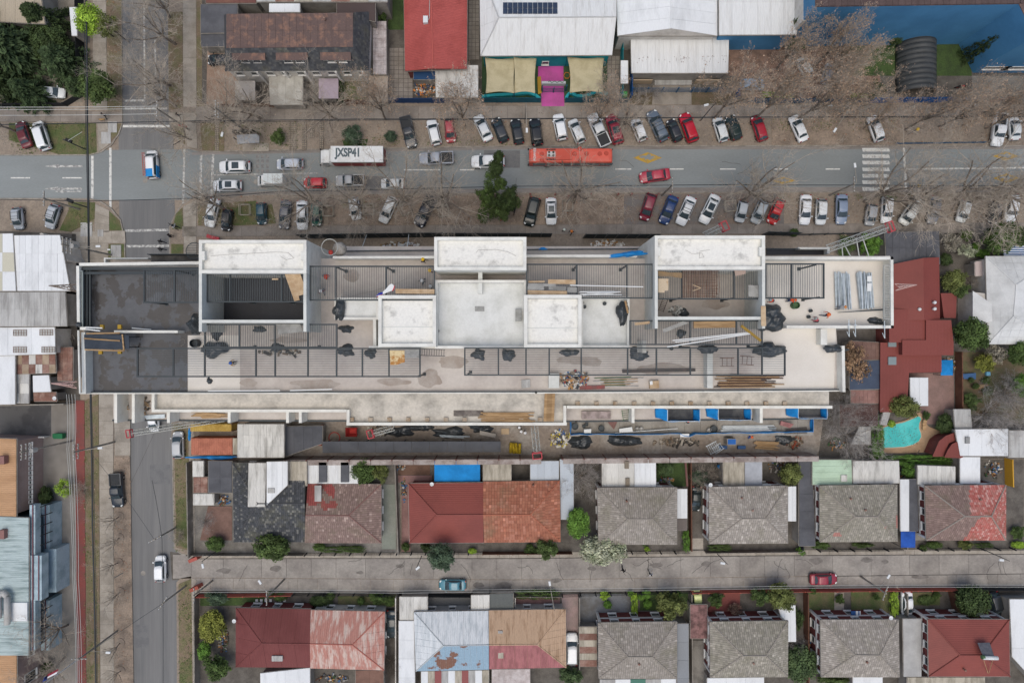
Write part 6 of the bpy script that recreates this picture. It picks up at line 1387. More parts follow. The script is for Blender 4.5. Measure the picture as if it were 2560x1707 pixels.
def bundle(label,pieces,mat,name='timber_stack',cat='timber',pn='plank',group=None,mats=None):
 """pieces: (u0,v0,u1,v1,z,width,height)"""
 a=P(pieces[0][0],pieces[0][1],pieces[0][4]);t=thing(name,label,cat,a,group)
 for k,(u0,v0,u1,v1,z,wd,h) in enumerate(pieces):
  mb=MB()
  if pn in ('pipe','bar'):mb.tube(P(u0,v0,z),P(u1,v1,z+.01),wd/2,wd/2,7)
  else:mb.beam(P(u0,v0,z),P(u1,v1,z+.003),wd,h)
  mb.build(pn,(mats[k%len(mats)] if mats else mat),t)
 return t
ZQ=28.78
bundle('row of new planks on the pergola beside the flag',[(989,724+i*4,1086,725+i*4,ZQ+.01*i,.17,.06) for i in range(3)],m_ply)
bundle('short and long pale planks on the pergola east of the core',[(1370,704,1439,705,ZQ,.5,.06),(1321,704.5,1362,704,ZQ,.2,.05),(1319,728,1417,730,ZQ,.22,.06),(1320,734,1418,734.5,ZQ,.22,.06)],m_ply)
bundle('grey formwork boards on the pergola east of the core',[(1320,712,1390,713,ZQ+.02,.3,.05),(1319,720,1360,720,ZQ,.45,.05),(1372,720,1415,721,ZQ,.45,.05),(1418,724,1442,725,ZQ,.6,.05)],mk('grey_board','#95948f','#7d7c78',sc=.9,fine=.14,rand=.12),cat='boards')
bundle('long white plastic pipe lying across the pergola slats',[(1425,713,1608,717,ZQ+.1,.13,.1)],m_pvc,'plastic_pipe','pipe','pipe')
bundle('jumble of thin white pipes beside the side roof',[(1445+rs.uniform(0,40),729+i*1.6,1530+rs.uniform(0,25),727+rs.uniform(0,12),ZQ+.05*i,.08,.1) for i in range(7)],m_pvc,'plastic_pipes','pipes','pipe')
bundle('three long white pipes leaning on the southern slats',[(1681,851,1872,831,28.9,.13,.1),(1688,855,1872,833,28.95,.13,.1),(1668,867,1875,834,29.0,.15,.1)],m_pvc,'plastic_pipes','pipes','pipe')
bundle('stack of weathered planks on slats south of the rebar tower',[(1734,806+i*4,1838,805+i*4,ZQ-.05,.2,.08) for i in range(4)],m_wood)
bundle('yellow timber beam lying diagonally across the pergola',[(1853,814,1902,852,29.0,.28,.15)],mk('yellow_timber','#8f7433',fine=.15),cat='beam')
bundle('single plank on the slats by the rebar tower',[(1587,810,1624,806,ZQ,.3,.06)],m_ply)
bundle('wide board on the corner of the largest black tarpaulin',[(1908,765,1909,815,30.0,.55,.08)],m_ply,cat='board')
bundle('timber lying on the black tarpaulin of the eastern roof',[(1563,752,1570,783,27.8,.22,.1)],m_wood)
bundle('sawn timber stack on the strip roof',[(1205+rs.uniform(-12,10),1032+i*2.3,1335+rs.uniform(-18,4),1032+i*2.5,19.6+.06*(i%3),.16,.1) for i in range(10)],m_wood)
bundle('plank walkway across the strip roof',[(1365+i*6.5,982,1362+i*6.5,1053,20.4,.34,.07) for i in range(4)],m_wood,'plank_walkway','walkway')
bundle('long rusty steel bars along the southern parapet',[(1782+rs.uniform(0,50),936+i*1.7,1900+rs.uniform(0,66),938+i*1.5,24.1+.04*(i%4),.13,.1) for i in range(20)],m_bar,'steel_bars','steel bars','bar',mats=[m_bar,m_rustb,m_bar,m_wood])
bundle('bundle of green and grey rods beside the rubbish heap',[(1482+rs.uniform(0,30),945+i*2,1560+rs.uniform(0,50),942+i*2.3,24.1+.03*(i%3),.09,.1) for i in range(11)],m_grn,'rod_bundle','rods','bar',mats=[m_grn,m_greys,m_wood])
bundle('dark steel beam lying under the southern slats',[(1556,928,1738,925,24.2,.35,.25)],m_bar,'steel_beam','beam','beam')
bundle('grey steel pipes at the podium edge',[(1790+rs.uniform(0,20),1064+i*1.8,1905+rs.uniform(0,40),1063+i*2,4.2+.05*(i%3),.12,.1) for i in range(9)],m_pvc,'pipe_stack','pipes','pipe',mats=[m_pvc,m_galvp])
bundle('slim white pipes on the podium beside the white panel',[(1537+i*22,1082-i*1.6,1640+i*18,1075-i*1.4,4.3+.03*i,.11,.1) for i in range(4)],m_pvc,'pipe_stack','pipes','pipe')
bundle('rebar offcuts on the podium east end',[(1955+rs.uniform(0,10),1072+i*2,2018,1068+i*2.4,4.2,.07,.1) for i in range(7)],m_bar,'steel_bars','steel bars','bar')
bundle('silver pipes on the black sheeting by the netted walkway',[(1099,1088,1174,1091,1.4,.22,.1),(1101,1091,1160,1094,1.4,.2,.1)],m_galvp,'pipe_stack','pipes','pipe')
bundle('timber offcuts at the east end of the yard',[(1884+rs.uniform(0,12),1103+i*2.4,1935+rs.uniform(0,15),1106+i*2.6,.5,.14,.1) for i in range(8)],m_wood)
bundle('planks scattered on the balcony under the crane jib',[(470+rs.uniform(0,40),1030+i*2.4,535+rs.uniform(0,40),1033+i*1.7,16.7,.14,.1) for i in range(7)],m_wood)
bundle('window profiles stacked on the low balcony over the street',[(360+i*3,1040+i*3,412,1037+i*3,16.8,.2,.12) for i in range(3)],m_galvp,'profile_stack','profiles','profile')
bundle('bent timber scraps on the western balcony',[(345+rs.uniform(0,20),995+i*5,355+rs.uniform(0,20),1001+i*5,16.8,.1,.08) for i in range(9)],m_wood)
bundle('loose boards in the western balcony bay',[(300+rs.uniform(0,14),996+i*6,312+rs.uniform(0,14),999+i*6,16.8,.12,.08) for i in range(7)],m_wood)
bundle('white pipes on the corner of the wet terrace',[(214,818,256,820,27.3,.16,.1),(216,823,250,827,27.3,.14,.1),(330,820,378,824,24.8,.13,.1)],m_pvc,'plastic_pipes','pipes','pipe')
bundle('white steel rails along the southern parapet',[(520,977,700,976,24.75,.12,.08),(725,976,830,973,24.8,.12,.08)],m_pvc,'rail','rails','rail')
for lb,x0,x1,k in (('western stack of galvanised steel profiles on the pale terrace',2087,2124,13),('eastern stack of galvanised steel profiles with paper on top',2143,2180,14)):
 pcs=[(lerp(x0,x1,i/k)+rs.uniform(-2,1),682+rs.uniform(-4,3),lerp(x0,x1,i/k)+5+rs.uniform(-2,4),771+rs.uniform(-2,3),24.3+.12*(i%4),.13,.16) for i in range(k)]
 t=bundle(lb,pcs,m_galvp,'profile_stack','profiles','profile')
 if k==14:
  for v0,v1 in ((690,704),(708,728)):a=P(2168,v1,24.9);b=P(2179,v0,24.9);MB().box(a.x,b.x,a.y,b.y,24.85,24.9).build('paper',m_pvc,t)
def board(label,pts,z,mat,th=.04,name='plywood_sheet',cat='board',group=None):
 w3=pw(pts,z);c=sum(w3,Vector())/len(w3)
 o=MB().prism([(p.x-c.x,p.y-c.y) for p in w3],-th,0).mesh(name,mat);o=link(name,o,None,(c.x,c.y,z));return tag(o,label,cat,group)
z2=lambda x,y:(480+x/4.612,580+y/4.612);z4_=lambda x,y:(1300+x/4.612,560+y/4.612);z3_=lambda x,y:(900+x/4.612,580+y/4.612);z5_=lambda x,y:(1780+x/3.92,600+y/3.92)
board('plywood sheet laid over the slats of the black-floored tower',[z2(*p) for p in ((1065,475),(1245,475),(1283,580),(1283,720),(1230,737),(1240,785),(1180,797))],28.85,m_ply)
board('small plywood offcut on the black tower slats',[z2(*p) for p in ((922,535),(992,535),(992,552),(922,552))],28.85,m_ply)
board('brown stained plywood in the corner of the rebar tower',[z4_(*p) for p in ((1595,540),(1735,560),(1865,560),(1865,625),(1740,605),(1595,600))],28.86,mk('stained_ply','#8a7355','#7a6a55',sc=.9,fine=.18))
board('pale plywood sheet with orange stains in the rebar tower',[z4_(*p) for p in ((1595,630),(1712,630),(1712,765),(1670,770),(1665,792),(1595,790))],28.87,mk('orange_ply','#bfae95','#a57f52',sc=1.2,lo=.55,hi=.65,fine=.1))
board('grey dusty formwork panel in the rebar tower corner',[z5_(*p) for p in ((355,440),(455,445),(455,560),(358,555))],28.85,mk('grey_board',''))
board('pinkish panel on the rebar tower slats',[z5_(*p) for p in ((220,300),(330,290),(330,330),(230,355))],28.85,mk('pink_panel','#a08d82',fine=.12))
board('paint-splashed orange plywood on the southern slats',[(974,876),(1011,876),(1012,905),(990,912),(976,912)],28.85,mk('splash_ply','#a8763f','#cdb98f',sc=1.1,lo=.45,hi=.55,fine=.14))
board('grey formwork board beside the paint-splashed plywood',[(1012,874),(1048,873),(1048,894),(1012,895)],28.84,mk('grey_board',''))
board('grey board under the corner of the black tower',[z2(*p) for p in ((965,1060),(1245,1060),(1290,1150),(1000,1180))],28.8,mk('grey_board',''))
board('dusty grey board hanging over slats south of the rebar tower',[z4_(*p) for p in ((1640,1215),(1880,1120),(1945,1140),(1660,1255))],28.8,mk('grey_board',''))
board('charred board on the strip roof',[(1134,1026),(1208,1026),(1208,1040),(1134,1040)],19.5,mk('charred','#5c5551','#7a736c',sc=1.2,fine=.2))
board('dark bitumen panel leaning on the profile terrace',[z5_(*p) for p in ((1230,708),(1690,672),(1690,690),(1240,712))],24.6,m_steel,.1)
board('pale grey slab on the southern terrace',[(1303,950),(1325,948),(1326,968),(1304,971)],24.15,m_greys)
board('cardboard box top on the southern terrace',[(1624,953),(1647,951),(1648,970),(1625,971)],24.5,m_ply,.5,'cardboard_box','box')
board('white paper on the cardboard box',[(1624,953),(1631,952),(1632,961),(1625,962)],24.54,m_pvc,.02,'paper_sheet','paper')
board('brown board stack on the yard beside the black sheeting',[(1200,1076),(1240,1085),(1238,1094),(1199,1086)],.9,mk('board_grey','#a29b92',fine=.12),.5,'board_stack','boards')
board('white wrapped panel on the podium',[(1548,1072),(1580,1067),(1582,1079),(1549,1081)],4.6,m_pvc,.4,'wrapped_panel','panel')
board('white water tank lying on the podium corner',[(1460,1073),(1478,1072),(1478,1082),(1460,1082)],4.7,m_pvc,.6,'water_tank','tank')
board('white board hung on the blue podium netting',[(1701,1084),(1723,1084),(1723,1092),(1701,1092)],5.0,m_pvc,.1,'white_board','board')
board('red metal sheet at the rubbish heap',[(1447,964),(1512,963),(1512,972),(1450,974)],24.2,mk('red_sheet','#8a4f4c','#705450',sc=.9,fine=.2),.05,'metal_sheet','sheet')
rm_=thing('rebar_mat','rusty rebar mat lying on the slats of the east tower','rebar mat',P(1752,710,28.8));mb=MB()
for i in range(26):u=1707+i*3.6;mb.tube(P(u,676,28.86),P(u+rs.uniform(-2,4),744-max(0,(i-22))*4,28.86),.022,.022,4)
for j in range(22):v=677+j*3.1;mb.tube(P(1706,v,28.9),P(1797-rs.uniform(0,8),v+rs.uniform(-1,1),28.9),.02,.02,4)
mb.build('bars',m_rustb,rm_)['kind']='stuff'
bundle('V-shaped pale laths on the rebar mat',[(1732,712,1752,720,29.0,.08,.05),(1732,727,1752,720,29.0,.08,.05)],m_ply,'lath','laths')
def clutter(label,u,v,ru,rv,z,n,pal,s=(.12,.55),h=.5,name='rubbish_heap',cat='rubbish heap',group=None):
 k=(1-z/CAMH)/16;c=P(u,v,z);t=thing(name,label,cat,c,group);ms=[mk('rub_'+p[1:],p,fine=.12) for p in pal]
 mbs=[MB() for _ in ms]
 for i in range(n):
  a=rs.uniform(0,6.28);r=rs.random()**.6;x,y=math.cos(a)*r*ru*k,math.sin(a)*r*rv*k;zz=h*(1-r)*rs.uniform(.3,1)+.06
  M=(Matrix.Rotation(rs.uniform(0,6.28),3,'Z')@Matrix.Rotation(rs.uniform(-.5,.5),3,'X')@Matrix.Rotation(rs.uniform(-.5,.5),3,'Y'))
  mbs[rs.randrange(len(ms))].obox(c+Vector((x,y,zz)),rs.uniform(*s)*rs.choice((1,1,2.2)),rs.uniform(*s)*.7,rs.uniform(.03,.2),mat=M)
 for m_,mb in zip(ms,mbs):
  if mb.v:mb.build('scraps',m_,t)['kind']='stuff'
 return t
MIX=['#c9c6bf','#8e7f6d','#5a554f','#a97f4f','#3b3d40','#9c4b45','#49688c','#d2cfc4']
DRK=['#5d574f','#3f3c39','#857867','#a39b8e','#6e5c4a']
clutter('colourful rubbish heap beside the southern pergola',1436,950,34,22,24,170,MIX)
clutter('cement sacks and yellow rubbish below the strip roof',1400,1095,26,22,.15,120,['#c2b13b','#8e7f6d','#b9b4aa','#5a554f','#d2cfc4','#4a628c'])
clutter('white bags and scraps inside the front hoarding, near the rebar tower',1520,612,42,9,.15,120,['#d9d9d6','#c2bfb8','#8e7f6d','#a97f4f','#e2e2e0'])
clutter('pallets and white sacks inside the front hoarding, west',1000,614,50,9,.15,100,['#8e7658','#c9c9c6','#4b4a48','#6e5c4a','#b9bcc0'])
clutter('scrap heap on the western balcony bay',310,1015,12,22,16.5,60,DRK);clutter('timber scraps on the second balcony bay',358,1012,16,20,16.5,70,DRK)
clutter('site waste behind the red hopper',955,1075,40,13,.15,90,DRK);clutter('tools and offcuts below the podium',1690,1105,60,10,.15,70,DRK);clutter('mixed material by the east boundary',1985,1105,22,16,.15,80,DRK+['#8e4a35'])
clutter('scrap iron in the front yard of the rusty lean-to',165,845,20,16,.15,80,['#8c8379','#6f675f','#a39b8e','#5a4a42']);clutter('junk-filled yard at the foot of the bright red roof',1062,222,26,22,.15,150,['#4b4a48','#a97f4f','#c27a3f','#8e8a84','#2f4668','#c9c6bf','#6e5c4a'])
clutter('paint tins and dusty bags in the rebar tower corner',1690,776,16,11,24,40,['#a5a49f','#6d6c68','#c9c8c2']);clutter('scattered offcuts under the western southern slats',700,880,60,8,24,26,DRK)
for lb,u,v,a,b in (('garden clutter behind the green drive',1000,1165,12,10),('stored goods behind the dark yard wall',1665,1200,20,8),('stored goods in the shaded east yard',1945,1165,26,16),('clutter beside the blue garden tarpaulin',2372,912,18,20),('patio clutter beside the pool hedge',2090,1110,20,14),('yard clutter at the brown lean-to',1010,1225,6,30),('oddments in the side passage of the awning house',2020,1620,12,40),('oddments behind the white corner sheds',560,1250,16,12),('oddments in the yard with the orange deck',2260,1190,14,20),('stored goods behind the yellow wall',2480,1175,22,26),('garden oddments by the lemon tree',560,1600,14,30),('oddments in the courtyard behind the pink house',830,1695,40,12)):
 clutter(lb,u,v,a,b,.2,45,['#8e8a84','#5d574f','#a97f4f','#b9b4aa','#49688c','#6d4a3a','#3f5a3a'],s=(.12,.4),name='yard_clutter',cat='clutter')
def drum(label,u,v,z,r,h,mat,name='drum',cat='drum',group=None):
 c=P(u,v,z);o=MB().lathe((0,0,0),[(0.01,0.0),(r,0),(r*1.02,h*.3),(r,h*.5),(r*1.02,h*.7),(r,h),(r*.88,h),(r*.88,h*.5),(.01,h*.5)],16).mesh(name,mat,False)
 return tag(link(name,o,None,c),label,cat,group)
drum('open green drum of water beside the workers',1984,764,24.1,.42,.9,m_grn);drum('dark barrel at the edge of the wet terrace',493,858,24.1,.5,1.0,m_steel)
for lb,u,v in (('mortar bucket nearest the white sack',2025,777),('mortar bucket beside the rake',2020,792)):drum(lb,u,v,24.1,.2,.35,m_steel,'bucket','bucket','mortar buckets')
for lb,u,v,r in (('wide round tub at the podium corner',1437,1065,.5),('small pail beside the wide tub',1459,1065,.25),('second small pail beside the wide tub',1466,1060,.25),('round mixing tub in the podium middle',1503,1070,.45),('dark round drum among the white pipes',1783,1072,.55),('pale ring drum among the pipes',1771,1074,.3),('short pipe ring beside the wrapped panel',1592,1071,.28),('second pipe ring beside the wrapped panel',1602,1071,.28)):drum(lb,u,v,4.05,r,.5,m_steel if 'dark' in lb or 'tub' in lb else m_greys,'tub','tub','tubs and pails on the podium')
for k,(u,v) in enumerate(((1277,1119),(1284,1120),(1291,1120),(1299,1121))):
 p=P(u,v,.7);o=MB().tube((0,-.8,0),(0,.8,0),.24,.24,10).mesh('yellow_bag',m_yel,True);tag(link('yellow_cylinder',o,None,p,rs.uniform(-.1,.1)),'yellow bulk bag lying in the row beside the lattice mast','bag','yellow bags')
for lb,u,v,z in (('vent stub on the eastern pale roof, west',1455,757,26.3),('vent stub on the eastern pale roof, second',1461,767,26.3),('vent stub on the eastern pale roof, beside the bottle',1511,759,26.3),('rain outlet beside the west side roof',1094,827,26.7),('black ball on the southern slats',1678,871,28.7)):drum(lb,u,v,z,.22,.25,m_steel,'vent_stub','vent')
tag(link('manhole_patch',MB().box(-.55,.55,-.3,.3,0,.03).mesh('manhole_patch',mk('patch_grey','#9b9b97','#84847f',sc=3,fine=.2)),None,P(1199,772,26.62)),'grey rough patch in the middle of the core roof','patch')
tag(link('roof_block',MB().box(-.35,.35,-.7,.7,0,.5).mesh('roof_block',mk('patch_grey','')),None,P(1296,788,26.62)),'rough grey block with a board by the core roof wall','block')
for nm,pts,z in (('loose cable looped on the west tower roof',[(526,640),(560,637),(640,633),(690,630),(720,632),(735,645),(715,650),(700,640)],29.42),('loose cable on the middle tower roof',[(1190,632),(1196,625),(1240,624),(1270,630),(1290,640)],29.42),('looped cable on the rebar tower roof',[(1714,625),(1730,635),(1755,633),(1760,643),(1748,645),(1750,628),(1775,625)],29.42),('hose coiled on the wet terrace',[(452,845),(462,850),(460,862),(448,864),(446,852),(458,847),(464,856),(452,866)],24.05),('cable across the pergola floor by the flag',[(880,740),(930,728),(985,712),(1020,695)],24.05)):
 p3=pw(pts,z);c=p3[0];tag(link('cable',MB().path([p-c for p in p3],.014,5).mesh('cable',m_wallg),None,c),nm,'cable')
mb=MB();prect(mb,1768,870,1782,970,25.6,ZF,25.6);mb.build('cross_wall',m_conc,ab)
mb=MB();prect(mb,1606,852,1616,882,27.6,ZF,27.6);mb.build('cross_wall',m_cap,ab)
mb=MB();prect(mb,1372,934,1398,970,24.9,ZF,24.9);mb.build('roof_block',m_conc,ab)
for i in range(24):
 u=880+i*47
 if 1360<u<1420:continue
 p=P(u,1050 if u<1410 else 1010,19.5);MB().obox(p+Vector((0,.1,.1)),.55,.5,.2,rz=rs.uniform(-.1,.1)).build('strip_block',mk('strip_block','#a89c8c','#8f7a62',sc=2,fine=.15),ab)
tt=thing('tarp_shelter','dark tarpaulin shelter with timber battens on the wet terrace','shelter',P(266,855,24))
w3=pw([(210,836),(322,838),(323,872),(211,872)],26.6);MB().prism([(p.x,p.y) for p in w3],26.52,26.6).build('sheet',mk('navy_tarp','#3c434c','#333a43',sc=.8,fine=.12,bump=.5,bsc=2),tt)
for a,b in (((216,834),(300,832)),((210,846),(300,852)),((212,874),(310,877)),((306,836),(310,877))):MB().beam(P(*a,26.72),P(*b,26.72),.16,.1).build('batten',m_wood,tt)
for a in ((214,840),(318,842),(214,868),(318,868)):p=P(*a,26.5);MB().box(p.x-.06,p.x+.06,p.y-.06,p.y+.06,ZF,26.5).build('post',m_steel,tt)
for u,v in ((254,817),(298,817),(250,880),(298,879)):p=P(u,v,26.2);MB().box(p.x-.2,p.x+.2,p.y-.25,p.y+.25,25.9,26.2).build('clamp',mk('clamp_yellow','#a3842e',fine=.1),tt)
def ladder(label,a,b,z,wd=.45,mat=None,n=10,name='ladder',cat='ladder'):
 pa,pb=P(*a,z),P(*b,z);d=(pb-pa).normalized();s=Vector((-d.y,d.x,0))*wd/2;t=thing(name,label,cat,pa);mt=mat or m_steel
 for k in (1,-1):MB().beam(pa+s*k,pb+s*k,.07,.07).build('rail',mt,t)
 for i in range(n):p=lerp(pa,pb,(i+.5)/n);MB().beam(p-s,p+s,.05,.05).build('rung',mt,t)
ladder('steel ladder beside the grey formwork board',(1052,880),(1113,882),27.2,.75);ladder('dark green ladder on the south balcony',(1563,1024),(1567,1050),17.0,.9,m_grn,5)
ladder('leaning ladder frame in the east tower',(1652,778),(1664,746),26,.6,m_bar,8);ladder('stacked scaffold frames against the precast wall',(1770,1126),(1796,1112),1.6,1.4,m_galvp,6);ladder('second scaffold frame by the blue-topped cabin',(1784,1128),(1806,1113),1.2,1.0,m_galvp,5)
ladder('low steel trestle under the eastern southern slats',(1800,905),(1835,905),24.8,1.0,m_rustb,3,'trestle','trestle');ladder('second steel trestle under the eastern southern slats',(1850,900),(1885,902),24.8,1.0,m_rustb,3,'trestle','trestle')
for k,(u,v) in enumerate(((2122,808),(2138,808),(2211,812))):
 bundle(('west','middle','east')[k]+' galvanised tube rack leaning over the profile terrace parapet',[(u,v-10,u+1,v+34,26.0,.1,.1),(u-3,v+4,u+4,v+4,26.0,.1,.1),(u-5,v+20,u,v+32,25.5,.08,.1)],m_galvp,'tube_rack','rack','pipe')
def rail(label,a,b,z,h=1.0,n=20,mat=None,th=.05):
 pa,pb=P(*a,z),P(*b,z);t=thing('railing',label,'railing',pa);mt=mat or m_steel
 for zz in (0,-.45,-.9):MB().beam(pa+Vector((0,0,zz)),pb+Vector((0,0,zz)),th,th).build('bar',mt,t)
 for i in range(n+1):p=lerp(pa,pb,i/n);MB().beam(p-Vector((0,0,h)),p,th,th).build('post',mt,t)
a_,b_=P(838,633,19.5),P(1640,628,19.5)
MB().box(a_.x,b_.x,P(0,641,ZC).y,a_.y+.9,19.0,19.3).build('front_ledge',m_floor,ab)
rail('dark railing of the front ledge, west of the middle tower',(860,627),(1085,625),20.3,1.0,14);rail('dark railing of the front ledge, east of the middle tower',(1318,623),(1600,621),20.3,1.0,16)
a_=P(1920,620,21);b_=P(2068,636,21);MB().box(a_.x,b_.x,b_.y,a_.y,20.4,20.7).build('front_ledge',m_black,ab);MB().box(b_.x-.3,b_.x,b_.y,a_.y+.05,20.4,21.7).build('front_ledge_wall',m_cap,ab);MB().box(P(1990,0,21).x,b_.x-.3,a_.y-.25,a_.y,20.72,21.68).build('front_ledge_wall',m_cap,ab)
rail('dark railing behind the profile terrace',(1918,621),(2000,622),22,1.0,8)
a_=P(262,645,20);b_=P(372,655,20);MB().box(a_.x,b_.x,b_.y-1.5,a_.y,19.2,19.4).build('front_ledge',m_floor,ab);MB().box(a_.x,b_.x,a_.y-.15,a_.y,19.4,20.2).build('front_ledge_wall',m_cap,ab);MB().box(a_.x,a_.x+.2,b_.y-1.5,a_.y-.15,19.4,20.2).build('front_ledge_wall',m_cap,ab)
a_=P(365,634,21);b_=P(486,655,21);MB().box(a_.x,b_.x,b_.y-1.0,a_.y,19.6,19.8).build('front_ledge',mk('dusty_black','#4b4947','#6a6762',sc=.5,lo=.5,hi=.7,fine=.12),ab);MB().box(a_.x,b_.x,a_.y-.1,a_.y,19.8,20.8).build('front_ledge_wall',m_steel,ab)
def hoop(label,u,v,z,r,mat,n=20,bars=10,tube=.05):
 c=P(u,v,z);t=thing('ladder_cage',label,'ladder cage',c)
 mb=MB();pts=[c+Vector((math.cos(2*math.pi*i/n)*r,math.sin(2*math.pi*i/n)*r,0)) for i in range(n+1)];mb.path(pts,tube,5);mb.build('ring',mat,t)
 for i in range(1,bars):
  y=-r+2*r*i/bars;x=math.sqrt(max(0,r*r-y*y));MB().beam(c+Vector((-x,y,0)),c+Vector((x,y,0)),.05,.05).build('bar',mat,t)
hoop('round dark grille beside the black-floored tower',486,628,22,1.05,m_steel);hoop('light hoop frame beside the concrete bucket',824,618,27,.95,m_latt,bars=1)
tag(MB().ball(P(849,623,24.5),.9,.9,.8).build('concrete_bucket',mk('bucket_grey','#a29d95','#7d7870',sc=1.2,fine=.15),None,True),'round grey concrete bucket at the west tower corner','bucket')
tag(MB().ball(P(827,631,25.5),.3).build('red_float',mk('red_float','#b5423a',fine=.06),None,True),'small red ball beside the concrete bucket','ball')
def jib(label,a,b,za,zb,w_=.7,mat=None,end=True,legs=(),n=None,tip=False):
 mt=mat or m_latt;pa,pb=P(*a,za),P(*b,zb);d=(pb-pa);l=d.length;d/=l;s=Vector((-d.y,d.x,0)).normalized()*w_/2;up=Vector((0,0,w_*.8));t=thing('lattice_jib',label,'crane jib',pa,'lattice hoist jibs')
 n=n or max(4,int(l/.75));mb=MB();ch=[s,-s,up]
 for c in ch:mb.tube(pa+c,(pb+c) if not tip else pb,.055,.055,5)
 for i in range(n):
  f0,f1=i/n,(i+1)/n;k0=1-f0 if tip else 1;k1=1-f1 if tip else 1
  for x,y in ((0,1),(1,2),(2,0)):mb.tube(lerp(pa,pb,f0)+ch[x]*k0,lerp(pa,pb,f1)+ch[y]*k1,.032,.032,4);mb.tube(lerp(pa,pb,f1)+ch[x]*k1,lerp(pa,pb,f1)+ch[y]*k1,.03,.03,4)
 mb.build('boom',mt,t)
 if end:
  e=pb+d*.1;mb=MB();s2=s*1.35
  for p,q in ((e+s2,e-s2),(e+s2,e+s2+d*.9),(e-s2,e-s2+d*.9),(e+s2+d*.9,e-s2+d*.9),(e+s2,e+s2+up*1.2),(e-s2,e-s2+up*1.2),(e+s2+up*1.2,e-s2+up*1.2)):mb.tube(p,q,.08,.08,5)
  mb.build('end_frame',m_redl,t)
 for (u,v,zz,f) in legs:MB().tube(P(u,v,zz),lerp(pa,pb,f),.07,.07,5).build('leg',mt,t)
jib('pale lattice jib with a red end over the white estate car',(2068,622),(2214,571),26.6,26.6,.85,legs=((2107,642,25.8,.25),(2127,642,25.8,.28),(2148,641,25.8,.5),(2172,641,25.8,.6)))
jib('grey lattice jib with a red end over the west street',(560,1046),(334,1082),15.5,15.5,.75,legs=((560,1026,15.5,.02),(545,1026,14.6,.1)));jib('upright grey lattice mast with a red foot by the yellow bags',(1336,1066),(1342,1128),15,15,.9,legs=((1331,1026,15,.02),(1341,1026,15,.02)))
jib('pale lattice jib with a red end north of the rebar tower',(1760,590),(1800,571),26,26,.8);jib('lattice jib with a red end over the red hopper',(985,1068),(936,1082),14,14,.8,legs=((985,1024,14,.02),(990,1024,13,.2)))
jib('pinkish pointed lattice tip beyond the profile terrace',(2238,718),(2292,712),25.5,25.5,.8,mk('pink_lattice','#b99a92',fine=.06),False,tip=True);jib('grey pointed lattice tip over the white warehouse',(192,720),(122,714),25.2,25.2,.9,mk('bark_latt','#75695f',fine=.08),False,tip=True);jib('thin pointed lattice tip over the small bright roof',(192,962),(128,958),24,24,.8,mk('pink_lattice',''),False,tip=True)
def cradle(label,x0,x1,v0=1024,v1=1052):
 t=thing('work_cradle',label,'work platform',P((x0+x1)/2,v1,16));z=16.7
 a=P(x0,v1-5,z);b=P(x1,v0,z);MB().box(a.x,b.x,a.y,b.y,z-.1,z).build('deck',mk('cradle_deck','#3f4043','#5c5c5b',sc=.6,fine=.14),t)
 f=[P(x0,v0,18),P(x0,v1,18),P(x1+2,v1,18),P(x1+2,v0,18)]
 mb=MB()
 for i in range(3):mb.beam(f[i],f[i+1],.06,.06)
 mb.build('guard_rail',m_galvp,t)
 for nm,q in (('sheet',[P(x0,v0,18),P(x0,v1,18),P(x0-30,v1-9,16.66),P(x0-32,v0-2,16.66)]),('sheet',[P(x0,v1,18),P(x1+2,v1,18),P(x1,v1-4,15.2),P(x0,v1-4,15.2)]),('sheet',[P(x1+2,v1,17.9),P(x1+2,v0,17.9),P(x1-16,v0,16.75),P(x1-16,v1-4,16.75)])):
  V=[];n=8
  for j in range(n+1):
   for i in range(n+1):p=lerp(lerp(q[0],q[1],i/n),lerp(q[3],q[2],i/n),j/n);V.append(p+Vector((mnoise.noise(p*.9),mnoise.noise(p*.9+Vector((9,0,0))),0))*.18)
  o=MB().add(V,[(j*(n+1)+i,j*(n+1)+i+1,(j+1)*(n+1)+i+1,(j+1)*(n+1)+i) for j in range(n) for i in range(n)]).build(nm,m_tarpb,t,True)
  sm=o.modifiers.new('th','SOLIDIFY');sm.thickness=.03
cradle('west blue-sheeted work cradle on the south balconies',1669,1748,1023,1053);cradle('middle blue-sheeted work cradle on the south balconies',1796,1876,1022,1050);cradle('east blue-sheeted work cradle on the south balconies',1996,2066,1020,1046)
tag(link('mortar_tray',MB().box(-1.9,1.9,-.5,.5,0,.3).mesh('mortar_tray',mk('tray_pink','#a39490','#7d716c',sc=.9,fine=.14)),None,P(1490,1037,16.6)),'long pinkish mortar tray on the south balcony','tray')
pd=thing('podium','low concrete podium deck edged with blue netting','platform',P(1730,1063,0))
a=P(1428,1088,4);b=P(2034,1038,4);MB().box(a.x,b.x,a.y,b.y+2,0,3.85).build('base',m_facade,pd)
quad_pieces('deck_slab',pd,[Vector((a.x,b.y+2,4)),Vector((b.x,b.y+2,4)),Vector((b.x,a.y,4)),Vector((a.x,a.y,4))],15,2,mk('podium_slab','#99948b','#857f76',sc=.4,fine=.14,rand=.05),gap=.03,th=.14)
